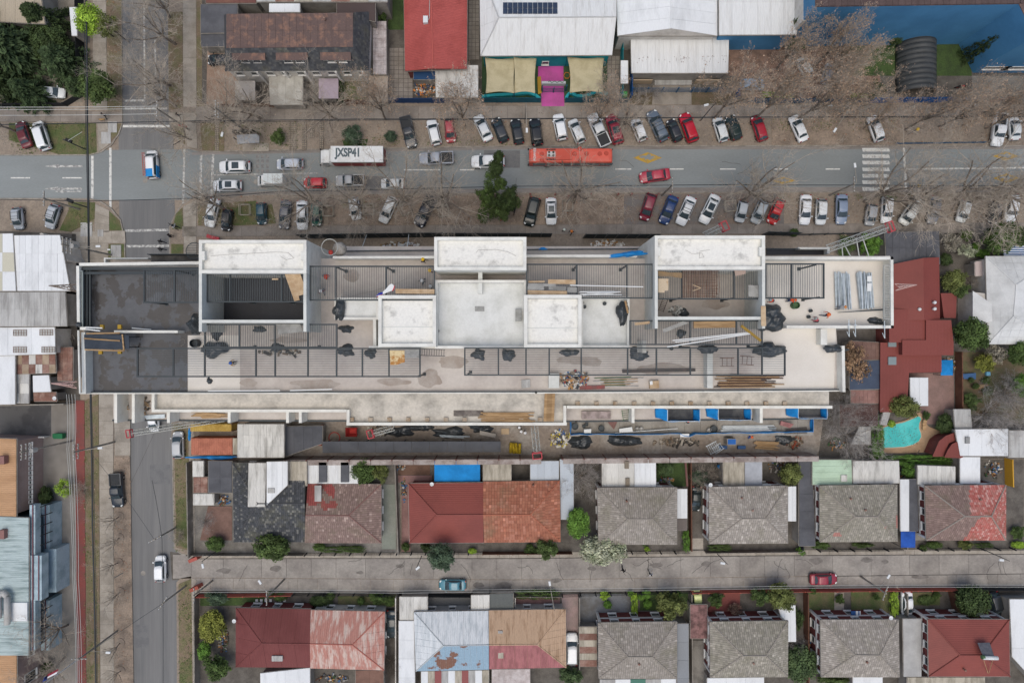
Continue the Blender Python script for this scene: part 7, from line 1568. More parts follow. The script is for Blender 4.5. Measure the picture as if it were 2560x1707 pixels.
def net(pts,z,h):
 mb=MB()
 for i in range(len(pts)-1):
  p,q=P(*pts[i],z),P(*pts[i+1],z);n=max(2,int((q-p).length/1.2));d=(q-p).normalized();s=Vector((-d.y,d.x,0));V=[]
  for k in range(n+1):
   for j in range(3):c=lerp(p,q,k/n)-Vector((0,0,h*j/2))+s*.18*mnoise.noise(lerp(p,q,k/n)*.7+Vector((0,0,j*2.1)));V.append(c)
  mb.add(V,[(k*3+j,k*3+j+1,(k+1)*3+j+1,(k+1)*3+j) for k in range(n) for j in range(2)])
 o=mb.build('netting',m_tarpb,pd);o.modifiers.new('th','SOLIDIFY').thickness=.05
net([(1427,1050),(1427,1086),(1560,1087),(1700,1085),(1710,1090),(1724,1090),(1740,1084),(1900,1082),(2034,1079)],5.1,1.3);net([(2022,1048),(2034,1048),(2034,1079),(2022,1079)],5.15,1.2)
tag(MB().slab(pw([(1517,1052),(1545,1049),(1535,1074)],4.4),.1).build('rubble_chute',mk('chute','#87635c','#74564f',sc=.8,fine=.2)),'reddish triangular rubble chute on the podium','chute')
tag(MB().slab(pw([(1953,1052),(1985,1060),(1975,1070),(1950,1062)],4.8),.3).build('wheelbarrow',mk('barrow','#8a5f5c','#a0706c',sc=1.5,fine=.2)),'reddish wheelbarrow heap at the east end of the podium','wheelbarrow')
t=thing('site_cabin','small grey site cabin with a blue lid','cabin',P(1829,1105,0));a=P(1818,1112,2.0);b=P(1841,1096,2.0)
MB().box(a.x,b.x,a.y,b.y,0,1.95).build('body',m_wallg,t);MB().box(a.x+.1,b.x-.1,a.y+.1,b.y-.1,1.95,2.05).build('lid',mk('lid_blue','#2c62a8',fine=.06),t);MB().box(a.x+.3,a.x+1.1,b.y-.02,b.y+.03,.1,1.7).build('door',m_steel,t)
for k,u in enumerate((1806,1852)):tag(link('blue_tank',MB().box(-.6,.6,-.25,.25,0,.5).mesh('blue_tank',mk('tank_blue','#3f5d86',fine=.08)),None,P(u,1117,.2)),('west' if k==0 else 'east')+' flat blue tank beside the site cabin','tank','blue tanks')
t=thing('red_hopper','red steel hopper in the site yard','hopper',P(878,1080,0));mb=MB();c=P(878,1080,1.5)
mb.add([c+Vector(q) for q in ((-.9,-.7,0),(.9,-.7,0),(.9,.7,0),(-.9,.7,0),(-.5,-.35,-1),(.5,-.35,-1),(.5,.35,-1),(-.5,.35,-1))],[(0,1,5,4),(1,2,6,5),(2,3,7,6),(3,0,4,7),(7,6,5,4)]);mb.build('bin',mk('hopper_red','#a8352f','#8e2c28',sc=1.5,fine=.12),t)
for sx in (-.7,.7):
 for sy in (-.5,.5):MB().beam(c+Vector((sx,sy,-.1)),Vector((c.x+sx,c.y+sy,0)),.08,.08).build('leg',mk('hopper_red',''),t)
hoop('red round guard ring beside the red hopper',836,1094,1.2,.85,mk('hopper_red',''),bars=1,tube=.07)
tag(MB().box(P(806,0,0).x,P(814,0,0).x,P(0,1108,0).y,P(0,1060,0).y,0,2.4).build('brick_wall',mk('brick_red_w','#84473b','#754036',sc=.8,fine=.15)),'brick red wall end between the dark shed and the yard','wall')
house('dark grey net-covered shed beside the containers',[(712,1066),(806,1064),(806,1108),(715,1140)],2.9,None,2.9,'sheets',mk('dark_net','#55565a','#4a4b4f',sc=.4,fine=.1,rand=.05),m_wallg,sheetw=1.4,name='shed',cat='shed',over=.15)
nw=thing('netted_walkway','long dark netted walkway along the precast wall','walkway',P(1030,1117,0))
quad_pieces('net_panel',nw,[P(806,1103,3.4),P(1252,1103,3.4),P(1252,1130,2.4),P(806,1132,2.4)],10,1,mk('dark_net2','#505154','#454649',sc=.3,fine=.1,rand=.06),gap=.03,th=.05)
for i in range(10):p=P(815+i*48,1106,3.2);MB().box(p.x-.05,p.x+.05,p.y-.05,p.y+.05,0,3.1).build('post',m_steel,nw)
tag(link('pallet',(lambda mb:mb.mesh('pallet',m_ply))(sum_:=MB().box(-.6,.6,-.45,.45,0,.05).box(-.6,-.5,-.45,.45,.06,.12).box(-.05,.05,-.45,.45,.06,.12).box(.5,.6,-.45,.45,.06,.12)),None,P(1263,1078,.2)),'wooden pallet near the yellow bags','pallet')
pw_=thing('precast_wall','long precast concrete boundary wall behind the site yard','wall',P(1370,1140,0));x=733
while x<2000:
 dx=51.5;y=np.interp(x,[733,1280,2000],[1140.5,1138,1131]);y2=np.interp(x+dx,[733,1280,2000],[1140.5,1138,1131])
 a,b=P(x,y,0),P(x+dx,y2,0)
 if not (1337<x<1390):
  d=(b-a);MB().beam(a+d*.02+Vector((0,0,1.9)),b-d*.02+Vector((0,0,1.9)),.14,3.8).build('wall_panel',mk('precast','#9a8f88','#7c6c66',sc=.8,fine=.14),pw_)
  MB().beam(a+d*.01+Vector((0,-.35,3.72)),b-d*.01+Vector((0,-.35,3.72)),.75,.12).build('coping',mk('precast_top','#a39a94','#83766f',sc=.6,fine=.14,rand=.08),pw_)
 MB().box(a.x-.08,a.x+.08,a.y-.12,a.y+.12,0,4.0).build('post',mk('post_brown','#6a4a44',fine=.12),pw_);x+=dx
bundle('brown steel post standing in the dark yard',[(1713,1146,1718,1215,2.6,.3,.3)],mk('post_brown',''),'steel_post','beam','beam')
for lb,q,mt_ in (('yellow shipping container',(476,1060,578,1078),mk('cont_yellow','#b79a52','#a5863f',sc=.8,fine=.12,wave=('X',.28,.6))),('faded orange shipping container with rust patches',(478,1095,581,1137),mk('cont_orange','#b0705a','#9a5f4c',sc=.8,fine=.12,wave=('X',.28,.6)))):
 z=2.75;a=P(q[0],q[3],z);b=P(q[2],q[1],z);t=thing('shipping_container',lb+' beside the white shed','container',((a.x+b.x)/2,(a.y+b.y)/2,.1))
 MB().box(a.x,b.x,a.y,b.y,.1,z-.04).build('body',mt_,t);MB().box(a.x+.08,b.x-.08,a.y+.08,b.y-.08,z-.04,z).build('roof',mt_,t)
 for u in (a.x,b.x):
  for v in (a.y,b.y):MB().box(u-.06,u+.06,v-.06,v+.06,.1,z+.02).build('corner_post',m_rust,t)
 MB().box(a.x-.05,a.x,a.y+.1,(a.y+b.y)/2-.02,.2,z-.1).build('door',mt_,t);MB().box(a.x-.05,a.x,(a.y+b.y)/2+.02,b.y-.1,.2,z-.1).build('door',mt_,t)
board('small tan sheet roof at the end of the orange container',[(582,1095),(593,1095),(593,1136),(582,1136)],2.7,m_tanw,.06,'roof_sheet_patch','roof')
tarp('blue sheet edge below the orange container',530,1143,58,5,1.6,.3,m_tarpb,group=None);tarp('blue sheet at the west end of the containers',474,1085,4,16,1.5,.3,m_tarpb,group=None)
def fence(label,pts,h,mat,pm=None,step=2.4,name='fence',cat='fence',z0=.1,th=.05,pt=.08,openw=0):
 t=thing(name,label,cat,P(*pts[0],0))
 for i in range(len(pts)-1):
  a,b=P(*pts[i],0),P(*pts[i+1],0);n=max(1,round((b-a).length/step))
  for k in range(n):
   p,q=lerp(a,b,k/n),lerp(a,b,(k+1)/n);d=(q-p).normalized()*.05
   if openw:
    mb=MB()
    for r in range(openw):zz=z0+h*(r+.5)/openw;mb.beam(p+d+Vector((0,0,zz)),q-d+Vector((0,0,zz)),.04,.05)
    for r in range(int((q-p).length/.16)):c=lerp(p,q,(r+.5)/max(1,int((q-p).length/.16)));mb.beam(c+Vector((0,0,z0)),c+Vector((0,0,z0+h)),.025,.025)
    mb.build('panel',mat,t)
   else:MB().beam(p+d+Vector((0,0,z0+h/2)),q-d+Vector((0,0,z0+h/2)),th,h).build('panel',mat,t)
   MB().box(p.x-pt,p.x+pt,p.y-pt,p.y+pt,0,z0+h+.05).build('post',pm or mat,t)
 return t
m_hoard=mk('hoarding_dark','#3a4244','#2f3638',sc=.6,fine=.12)
fence('dark steel hoarding in front of the site, west part',[(762,597),(1085,593)],4.2,m_hoard,m_steel,1.7);fence('dark steel hoarding in front of the middle tower',[(1085,592),(1378,593)],3.6,m_hoard,m_steel,1.7);fence('dark steel hoarding in front of the white bag heap',[(1458,596),(1640,596)],4.0,m_hoard,m_steel,1.7);fence('dark hoarding east of the rebar tower',[(1905,588),(1985,590)],3.2,m_hoard,m_steel,1.7)
fence('thin dark fence along the pavement east of the hoarding',[(1985,589),(2210,584)],1.4,m_steel,m_steel,2.5,openw=3)
for lb,a,b,z in (('slanting tube prop behind the western hoarding, west',(917,586),(903,625),3.5),('slanting tube prop behind the western hoarding, east',(1022,586),(1018,622),3.5)):bundle(lb,[(a[0],a[1],b[0],b[1],z,.12,.1)],m_galvp,'tube_prop','prop','pipe')
w3=[z3_(*p) for p in ((180,740),(215,708),(262,690),(300,655),(335,612),(362,595),(400,622),(395,650),(372,675),(330,690),(265,718),(215,745))]
fl=thing('flag','white, blue and red flag draped on the pergola','flag',P(*w3[0],29));MB().prism([(P(*p,29).x,P(*p,29).y) for p in w3],28.95,29.0).build('white_cloth',m_pvc,fl)
for nm,col,pts in (('blue_cloth','#2b3a93',((180,742),(215,706),(262,688),(262,716),(215,728))),('red_cloth','#b5343c',((190,748),(215,728),(262,716),(240,748))),('red_cloth','#b5343c',((368,680),(385,650),(392,618),(403,622),(396,655),(378,682)))):
 MB().prism([(P(*z3_(*p),29.03).x,P(*z3_(*p),29.03).y) for p in pts],29.002,29.03).build(nm,mk('cloth_'+col[1:],col,fine=.08),fl)
 #  poles, wires, fences, gardens
m_pole=mk('concrete_pole','#9a948a','#857f75',sc=1,fine=.1);m_lamp=mk('lamp_head','#cfd2d2',fine=.03);m_wirew=mk('pale_wire','#b9bab5',fine=0);m_wired=mk('dark_wire','#2a2f33',fine=0,rough=.5)
def lamp_on(t,p,tipuv,z,wd=1.0):
 e=P(*tipuv,z);MB().tube(p,e,.05,.04,6).build('lamp_arm',m_pole,t);d=(e-p);d.z=0;d=d.normalized()
 MB().obox(e+d*.25,.66*wd,.3*wd,.13,rz=math.atan2(d.y,d.x)).build('lamp_head',m_lamp,t)
def pole(label,base,h,arms=1,lamp=None,r=.16,mat=None,armdir=0,transformer=False,sign=None,cat='pole',name='utility_pole'):
 b=P(*base,0);t=thing(name,label,cat,b);top=b+Vector((0,0,h));MB().tube(b,top,r,r*.65,8).build('pole',mat or m_pole,t)
 d=Vector((math.cos(armdir),math.sin(armdir),0))
 for k in range(arms):
  c=top-Vector((0,0,.3+k*.9));MB().beam(c-d*1.1,c+d*1.1,.12,.12).build('cross_arm',m_pole,t)
  for s in (-1,-.5,.5,1):MB().tube(c+d*s,c+d*s+Vector((0,0,.22)),.06,.05,6).build('insulator',m_lamp,t)
 if lamp:lamp_on(t,b+Vector((0,0,lamp[1])),lamp[0],lamp[1]+.3)
 if transformer:MB().tube(b+Vector((.35,0,h-2.6)),b+Vector((.35,0,h-1.6)),.35,.35,12).build('transformer',m_greys,t)
 if sign:MB().obox(b+Vector((0,0,2.2)),.9,.12,1.0).build('sign',mk('sign_red','#a8302f',fine=.05),t)
 return t,top
pA,tA_=pole('concrete pole with white wires at the junction corner, red sign at its foot',(474,326),10,1,armdir=1.57,sign=True)
pB,tB_=pole('double-armed concrete pole beside the bus shelter',(617,332),11.5,2,lamp=((556,332),7.5),armdir=1.57)
pole('slim lamp post in front of the pink path',(1312,308),9,0,lamp=((1317,322),8.7),r=.09,cat='lamp post',name='lamp_post');pole('slim lamp post beside the leaning trunk and zebra crossing',(2072,292),9,0,lamp=((2090,322),8.7),r=.09,cat='lamp post',name='lamp_post')
pole('dark slim lamp post by the dry lawn',(1751,302),8,0,lamp=((1770,262),7.7),r=.08,mat=m_steel,cat='lamp post',name='lamp_post');pole('lamp post at the painted mural wall',(2441,290),8,0,lamp=((2446,262),7.7),r=.08,mat=m_steel,cat='lamp post',name='lamp_post');pole('lamp post in front of the blue gate',(2085,292),7,0,lamp=((2080,264),6.7),r=.08,cat='lamp post',name='lamp_post')
pF,tF_=pole('leaning-looking concrete pole beside the dark red hatchback',(1654,489),7.4,1,armdir=1.57);pG,tG_=pole('pole with a road lamp beside the grey-blue sedan',(2073,489),8,1,lamp=((2138,418),8.5),armdir=1.57)
pH,tH_=pole('concrete pole between the silver estate car and the corner lawn',(200,524),8.5,1,armdir=1.57);pI,tI_=pole('concrete pole with a transformer and two lamps by the white warehouse',(280,638),12,3,lamp=((241,616),9),armdir=1.57,transformer=True);lamp_on(pI,P(280,638,0)+Vector((0,0,8)),(268,624),8.3,.6)
pJ,tJ_=pole('concrete pole carrying white wires and a lamp near the cycle path',(288,1104),10.3,2,lamp=((246,1120),8),armdir=1.57);pK,tK_=pole('concrete pole with three cross arms by the tan building',(183,1101),11.5,3,armdir=1.57,transformer=True)
pL,tL_=pole('concrete pole with a lamp opposite the olive garden',(295,1575),9.8,1,lamp=((266,1630),7),armdir=0);pM,tM_=pole('concrete pole on the east verge by the street corner',(466,1463),7.4,1,armdir=1.0);pN,tN_=pole('concrete pole at the red garden wall',(532,1450),6.6,1,armdir=1.57);pO,tO_=pole('concrete pole on the verge north of the concrete street',(440,1318),6.5,1,armdir=.5)
pP,tP_=pole('concrete pole over the stepping stone garden',(711,1447),8,1,lamp=((652,1458),6.5),armdir=1.57)
for lb,b,h,l in (('street lamp in front of the smooth red house',(1054,1389),6.4,(1041,1422)),('street lamp at the hedge of the peach house',(1380,1488),6.0,(1375,1462)),('street lamp in front of the side-yard-car house',(1787,1377),6.2,(1811,1408)),('street lamp at the end of the half red house',(2452,1370),6.2,(2508,1400)),('street lamp by the corner front garden',(548,1372),6.0,(506,1410))):pole(lb,b,h,0,lamp=(l,h-.3),r=.07,mat=m_steel,cat='lamp post',name='lamp_post')
pQ,tQ_=pole('concrete pole with a lamp at the awning house garden',(2150,1439),7.5,1,lamp=((2219,1444),5.5),armdir=1.2)
def wire(label,pts,r,mat,sag=.3,name='overhead_wire'):
 p3=[]
 for i in range(len(pts)-1):
  a,b=Vector(pts[i]),Vector(pts[i+1])
  for k in range(8 if i<len(pts)-2 else 9):f=k/8;p=lerp(a,b,f);p.z-=sag*4*f*(1-f);p3.append(p)
 c=p3[0].copy();return tag(link(name,MB().path([p-c for p in p3],r,5).mesh(name,mat),None,c),label,'wire','overhead wires')
for k,(y0,y1) in enumerate(((268,266),(274,272),(289,285))):wire(('northern','middle','southern')[k]+' pale wire from the junction pole westwards',[P(-80,y0,9.8),P(392,y1,9.8)],.035,m_wirew,.2)
wire('thick dark cable bundle along the west pavement',[P(214,-40,7),P(218,320,7),P(222,640,7),P(226,1010,7),P(231,1320,7),P(240,1760,7)],.12,m_wired,.1);wire('thin dark cable beside the thick bundle',[P(208,-40,7.2),P(214,330,7.2),P(220,640,7.2),P(229,1000,7.2),P(236,1330,7.2),P(244,1760,7.2)],.04,m_wired,.1)
for k,(a,b,c) in enumerate(((166,167,182),(172,172,186),(179,181,190),(187,187,196))):wire(('first','second','third','fourth')[k]+' pale wire over the cycle path, counted from the plaza',[P(a,985,9.8),P(b,1122,9.8),P(c,1450,9.6),P(c+8,1760,9.6)],.03,m_wirew,.25)
wire('dark cable above the northern avenue pavement',[P(-60,313,6.5),P(480,303,6.5),P(900,298,6.5),P(1280,297,6.5),P(1800,293,6.5),P(2640,292,6.5)],.06,m_wired,.1);wire('second dark cable above the northern avenue pavement',[P(480,307,6.2),P(900,301,6.2),P(1500,296,6.2),P(2640,288,6.2)],.035,m_wired,.1)
wire('dark cable above the southern avenue kerb',[P(-60,497,6.5),P(220,503,6.5),P(480,496,6.5),P(700,479,6.5),P(1280,466,6.5),P(1800,462,6.5),P(2140,463,6.5),P(2640,466,6.5)],.05,m_wired,.1)
for k in range(3):wire(('upper','middle','lower')[k]+' thin wire along the southern house fronts',[P(500,1474+k*3,6.3),P(1000,1476+k*3,6.3),P(1600,1470+k*3,6.3),P(2213,1462+k*3,6.3),P(2640,1462+k*3,6.3)],.022,m_wirew if k!=1 else m_wired,.15)
wire('thin wire crossing the west street by the saplings',[tL_,tM_],.03,m_wired,.5);wire('thin wire from the verge pole down the west street',[P(380,1200,6.5),P(405,1350,6.5),P(407,1760,6.5)],.035,m_wired,.2);wire('thin diagonal service wire over the west street',[P(225,1130,7),tO_],.02,m_wired,.4)
wire('thin wire across the avenue at the waiting cars',[P(205,330,7),P(170,352,7)],.03,m_wirew,0)
for lb,a,b,c in (('traffic signal on an arm from the dark cable, north side',(216,375),(172,352),(178,356)),('traffic signal on an arm over the south corner lawn',(220,519),(175,502),(180,504))):
 t=thing('traffic_signal',lb,'traffic light',P(*a,0));b0_=P(*a,0);e=P(*b,5.5);MB().tube(b0_,Vector((b0_.x,b0_.y,5.5)),.09,.08,8).build('post',m_steel,t);MB().tube(Vector((b0_.x,b0_.y,5.5)),e,.06,.05,6).build('arm',m_steel,t);MB().obox(e,.95,.5,.3,rz=-.4).build('signal_box',m_trimb,t)
t=thing('flagpole','tall flagpole with a red, white and blue flag by the plaza','flagpole',P(291,1578,0));b=P(262,1598,0);MB().tube(b,b+Vector((0,0,15.5)),.08,.05,8).build('mast',m_lamp,t)
for nm,col,q in (('red_stripe','#7d2b36',((110,1696),(120,1684),(146,1671),(144,1677))),('white_stripe','#d0cfd2',((108,1700),(112,1695),(144,1677),(142,1683))),('blue_canton','#2b3d7a',((106,1704),(110,1693),(120,1686),(117,1699)))):
 w3=[P(*p,14.5) for p in q];MB().slab(w3,.03).build(nm,mk('flag_'+nm,col,fine=.06),t)
m_bluew=mk('fence_blue','#1f5f9f','#1b5490',sc=.6,fine=.08);m_tealf=mk('fence_teal','#1d5c6e','#194f60',sc=.6,fine=.08);m_meshb=mk('mesh_blue','#2e5878',fine=.08);m_brownf=mk('fence_brown','#6b4a3a','#5c3f32',sc=.8,fine=.15);m_blackf=mk('fence_black','#26282a',fine=.1);m_redw=mk('wall_salmon','#a85a50','#97503f',sc=.8,fine=.12);m_greyw=mk('plot_wall','#8a847b','#777168',sc=.6,fine=.12)
fence('navy fence in front of the junk-filled yard',[(975,258),(1150,258)],2.0,mk('fence_navy','#24436e',fine=.1));fence('teal fence of the school, west of the pink path',[(1205,257),(1352,257)],2.0,m_tealf);fence('teal fence of the school, east of the pink path',[(1413,257),(1568,258)],2.0,m_tealf)
fence('rust-brown gate wall below the garden with white chairs',[(868,262),(966,262)],2.0,m_brownf);fence('black railings below the grey canvas roof',[(696,266),(866,265)],2.0,m_blackf,openw=3);fence('low wall in front of the white garden tent',[(560,268),(695,268)],1.2,m_brownf)
fence('blue mesh fence of the leaf-strewn yard, west',[(1838,259),(2170,258)],2.2,m_meshb,openw=4);fence('strong blue wall beside the black tunnel',[(2170,258),(2440,256)],2.2,m_bluew);fence('painted mural wall in many colours',[(2440,256),(2640,255)],2.2,mk('mural','#5b8a8f','#b5695a',sc=.25,lo=.45,hi=.55,fine=.15));fence('blue mesh fence before the leaf-littered shelter',[(1578,232),(1838,232)],2.0,m_meshb,openw=4);fence('blue side wall of the leaf-strewn yard',[(1838,259),(1838,232)],2.2,m_bluew)
fence('low blue wall along the avenue by the zebra crossing',[(2238,361),(2460,358)],.6,m_meshb,step=6);fence('dark side fence along the west pavement',[(208,-40),(214,240)],2.2,m_blackf);fence('dark corner fence of the conifer plot',[(214,240),(170,266),(-60,268)],1.4,m_blackf)
fence('teal side wall by the paved passage',[(1551,250),(1551,105)],2.6,m_teal);fence('blue garden wall beside the leaf-littered shed',[(1574,250),(1576,100)],2.4,m_bluew)
for lb,a,b,mt_,op in (('railings before the black tiled house',(478,1381),(765,1381),m_greyw,0),('railings before the brown tiled house',(768,1381),(990,1379),m_blackf,3),('railings before the smooth red house',(995,1379),(1208,1378),m_blackf,3),('wall before the orange tiled house',(1208,1378),(1430,1377),m_brownf,0),('railings before the blossoming tree house',(1470,1377),(1720,1376),m_blackf,3),('railings before the side-yard-car house',(1760,1375),(1998,1372),m_greyw,0),('railings before the faint-red-stained house',(2040,1371),(2250,1369),m_blackf,3),('railings before the half red house',(2292,1369),(2560,1367),m_blackf,3)):fence(lb,[a,b],1.5,mt_,openw=op)
for lb,a,b,mt_,op in (('salmon wall of the corner garden',(498,1484),(735,1480),m_redw,0),('railings before the lawn with green bush',(738,1480),(1000,1481),m_blackf,3),('dark street gate of the grey courtyard',(1000,1482),(1225,1484),m_blackf,0),('hedged street wall of the peach house',(1285,1483),(1405,1483),m_greyw,0),('black gate of the drive with the white SUV',(1405,1483),(1450,1482),m_blackf,3),('railings before the fenced grey courtyard',(1450,1481),(1600,1477),m_blackf,3),('railings before the fruit tree garden',(1600,1477),(1722,1474),m_blackf,3),('red wall of the garden with the red yard',(1725,1474),(2000,1470),m_redw,0),('railings before the two lawns',(2002,1470),(2240,1468),m_redw,0),('red street wall beside the white sedan',(2245,1468),(2385,1467),m_redw,0),('black gate before the black SUV',(2390,1467),(2560,1466),m_blackf,0)):fence(lb,[a,b],1.5,mt_,openw=op)
for lb,a,b,mt_ in (('plot wall between the drive and the tiled yard',(992,1150),(1000,1378),m_greyw),('plot wall between the blossoming tree house and the dark car',(1720,1150),(1722,1370),m_brownf),('plot wall along the long dark grey carport',(1994,1150),(1996,1368),m_blackf),('plot wall behind the striped carport',(2249,1210),(2252,1366),m_greyw),('yellow garden wall beside the smooth white roof',(2510,1145),(2512,1212),mk('wall_yellow','#c99a35',fine=.1)),('plot wall west of the fenced courtyard',(1446,1484),(1446,1700),m_greyw),('white wall of the peach house drive',(1288,1484),(1287,1520),m_wallw),('plot wall beside the lime green car',(1722,1476),(1724,1700),m_greyw),('plot wall beside the two lawns',(2008,1475),(2010,1700),m_brownf),('plot wall at the dark red hip roof',(2252,1475),(2255,1700),m_greyw),('red brick trellis wall of the small front garden',(2368,1472),(2380,1520),m_brownf),('plot wall beside the corner garden',(498,1484),(500,1710),m_greyw),('wall east of the dark green sedan',(994,1484),(994,1710),m_wallw),('grey side wall of the courtyard lane',(484,1384),(480,1150),m_greyw),('fence between red complex and garden',(2386,880),(2388,1060),m_brownf)):fence(lb,[a,b],1.8,mt_,th=.15,step=3)
fence('white curved parapet of the corner warehouse',[(152,596),(185,618),(215,662)],4.5,m_wallw,th=.4,step=6);fence('wall below the pale white roofs by the wet yard',[(-60,1011),(190,1006)],2.8,m_greyw,th=.2,step=4);fence('low wall of the wet yard',[(-60,1091),(126,1090)],1.2,m_wallw,th=.2,step=5)
for lb,u,v in (('red gate pillar at the corner garden',495,1390),('red gate pillar opposite the corner garden',498,1462)):p=P(u,v,0);tag(MB().obox(p+Vector((0,0,.9)),1.4,.5,1.8,rz=.4).build('gate_pillar',m_redw),lb,'pillar')
def guard(lb,u,v,a=0):
 c=P(u,v,0);t=thing('tree_guard',lb,'tree guard',c,'white tree guards');d=.8;M=Matrix.Rotation(a,3,'Z')
 for z in (.6,1.1):
  mb=MB();q=[c+M@Vector((x*d,y*d,z)) for x,y in ((-1,-1),(1,-1),(1,1),(-1,1))]
  for i in range(4):mb.tube(q[i],q[(i+1)%4],.045,.045,5)
  mb.build('rail',m_tanw,t)
 for x,y in ((-1,-1),(1,-1),(1,1),(-1,1)):p=c+M@Vector((x*d,y*d,0));MB().tube(p,p+Vector((0,0,1.15)),.05,.05,5).build('post',m_tanw,t)
for lb,u,v,a in (('white tree guard beside the petrol blue car',617,527,0),('white tree guard beside the green car',824,530,0),('white tree guard beside the small white car',924,526,.1),('white tree guard behind the white hatchback',1014,525,.5),('white tree guard east of the navy pickup',1110,530,.2),('white tree guard by the lone tree near the bus',1418,517,0),('white tree guard beside the dark-roofed white car',1822,518,.1)):guard(lb,u,v,a)
t=thing('bus_shelter','grey metal bus shelter on the north verge','bus shelter',P(620,352,0));MB().prism([(P(*p,2.6).x,P(*p,2.6).y) for p in ((591,338),(640,335),(648,340),(648,357),(594,360))],2.5,2.6).build('roof',mk('shelter_grey','#8d9094','#9ea3a6',sc=.6,fine=.1),t)
for u,v in ((597,342),(644,341),(600,356),(643,354)):p=P(u,v,0);MB().box(p.x-.06,p.x+.06,p.y-.06,p.y+.06,0,2.5).build('post',m_steel,t)
p=P(622,345,0);MB().box(p.x-1.3,p.x+1.3,p.y-.2,p.y+.2,.42,.5).build('bench',m_steel,t);MB().box(p.x-1.7,p.x+1.7,p.y+.5,p.y+.55,.3,2.3).build('back_panel',m_glassd,t)
pvg=sheet('shelter_paving',[(606,360),(672,358),(672,378),(607,379)],.22,m_paveL,th=.1)
for k,(x0,x1,y0,y1) in enumerate(((722,742,306,376),(755,766,306,376),(776,785,308,345),(799,808,306,376),(537,547,306,376))):
 b_=sheet('grass_paving',[(x0,y0),(x1,y0),(x1,y1),(x0,y1)],.225+.003*k,m_yardd,th=.05);quad_pieces('paving_block',b_,[P(x0,y0,.26+.003*k),P(x1,y0,.26+.003*k),P(x1,y1,.26+.003*k),P(x0,y1,.26+.003*k)],max(2,int((x1-x0)/4)),int((y1-y0)/4.5),mk('grass_block','#9a8e7d','#85796a',sc=1,fine=.15,rand=.1),gap=.09,th=.04)
for k,(u,v,s) in enumerate(((265,345,.75),(216,574,.9),(251,583,.45),(290,628,.8),(281,318,.7))):p=P(u,v,.18+.003*k);tag(MB().box(p.x-s,p.x+s,p.y-s*1.2,p.y+s*1.2,.16,.2+.003*k).build('utility_cover',m_greys),('grey utility cover on the northwest corner pavement','patched utility cover by the thick dark cable','square utility cover near the south crossing','concrete utility cover on the south corner lawn','round-lidded utility cover near the north crossing')[k],'utility cover')
for k,(u,v) in enumerate(((363,452),(358,1432),(2031,1420),(640,455))):p=P(u,v,0);tag(MB().tube((p.x,p.y,.0),(p.x,p.y,.024 if k!=2 else .15),.38,.38,16).build('manhole_cover',m_wallg),('round manhole cover behind the work van','round manhole cover beside the white street hatchback','round manhole cover by the pinkish red street sedan','round manhole cover near the white box van')[k],'manhole cover')
for k,(u,v) in enumerate(((1326,487),(1387,487),(1420,492),(1544,487),(1578,487),(1644,487),(1478,487))):drum('red and white bollard in the row along the southern avenue kerb',u,v,.12,.16,.7,mk('bollard_red','#a05a55','#b3a39c',sc=4,fine=.1),'bollard','bollard','red and white bollards')
for lb,u,v in (('yellow crossing globe on the north verge',2268,337),('yellow crossing globe on the south kerb',2271,475)):
 b=P(u,v,0);t=thing('crossing_beacon',lb,'beacon',b);MB().tube(b,b+Vector((0,0,2.6)),.05,.05,6).build('post',m_steel,t);MB().ball(b+Vector((0,0,2.8)),.26).build('globe',mk('globe_yellow','#d9b23c',fine=.03),t,True)
m_sail=mk('sail_beige','#b8ad8c','#a99e7d',sc=.6,fine=.08)
def sail(lb,q,z=3.2):
 n=12;c=[P(*p,z+(.5 if i in (0,2) else 0)) for i,p in enumerate(q)];ce=sum(c,Vector())/4;t=thing('shade_sail',lb,'shade sail',Vector((ce.x,ce.y,0)),'beige shade sails');V=[]
 for j in range(n+1):
  for i in range(n+1):
   a,b=i/n,j/n;p=lerp(lerp(c[0],c[1],a),lerp(c[3],c[2],a),b);k=.10*(abs(2*a-1)**2*0+4*b*(1-b)*abs(2*a-1)**3+4*a*(1-a)*abs(2*b-1)**3);p=p+(ce-p)*k;p.z-=.35*(4*a*(1-a)*4*b*(1-b));V.append(p)
 o=MB().add(V,[(j*(n+1)+i,j*(n+1)+i+1,(j+1)*(n+1)+i+1,(j+1)*(n+1)+i) for j in range(n) for i in range(n)]).build('cloth',m_sail,t,True);o.modifiers.new('th','SOLIDIFY').thickness=.02
 for p in c:MB().tube((p.x,p.y,0),(p.x,p.y,p.z+.15),.06,.05,6).build('post',m_tealf,t)
sail('beige shade sail next to the brown-leaved tree',[(1212,144),(1290,144),(1286,234),(1214,234)]);sail('beige shade sail beside the pink path, west',[(1284,142),(1342,142),(1338,234),(1284,234)]);sail('beige shade sail east of the pink path',[(1418,142),(1511,142),(1510,233),(1424,233)])
for lb,pts in (('turquoise wavy bench wall west of the pink path',[(1205,246),(1240,242),(1280,240),(1320,236),(1338,242),(1349,251)]),('turquoise wavy bench wall east of the pink path',[(1414,250),(1420,240),(1427,236),(1440,244),(1458,245),(1475,240),(1490,233),(1505,236),(1517,240)])):
 p3=pw(pts,0);mb=MB();
 for i in range(len(p3)-1):mb.beam(p3[i]+Vector((0,0,.45)),p3[i+1]+Vector((0,0,.45)),.42,.8)
 tag(mb.build('wavy_wall',mk('turquoise','#33aab4',fine=.06)),lb,'wall')
t=thing('entrance_gate','grey banner sign and dark gate across the pink path','gate',P(1384,210,0));a=P(1354,211,2.8);b=P(1414,205,2.8);MB().box(a.x,b.x,a.y,a.y+.12,2.1,3.0).build('banner',mk('banner_grey','#a5a8a8',fine=.06),t);MB().box(a.x,b.x,a.y,b.y,3.0,3.05).build('banner_top',mk('banner_grey',''),t)
sq=MB();
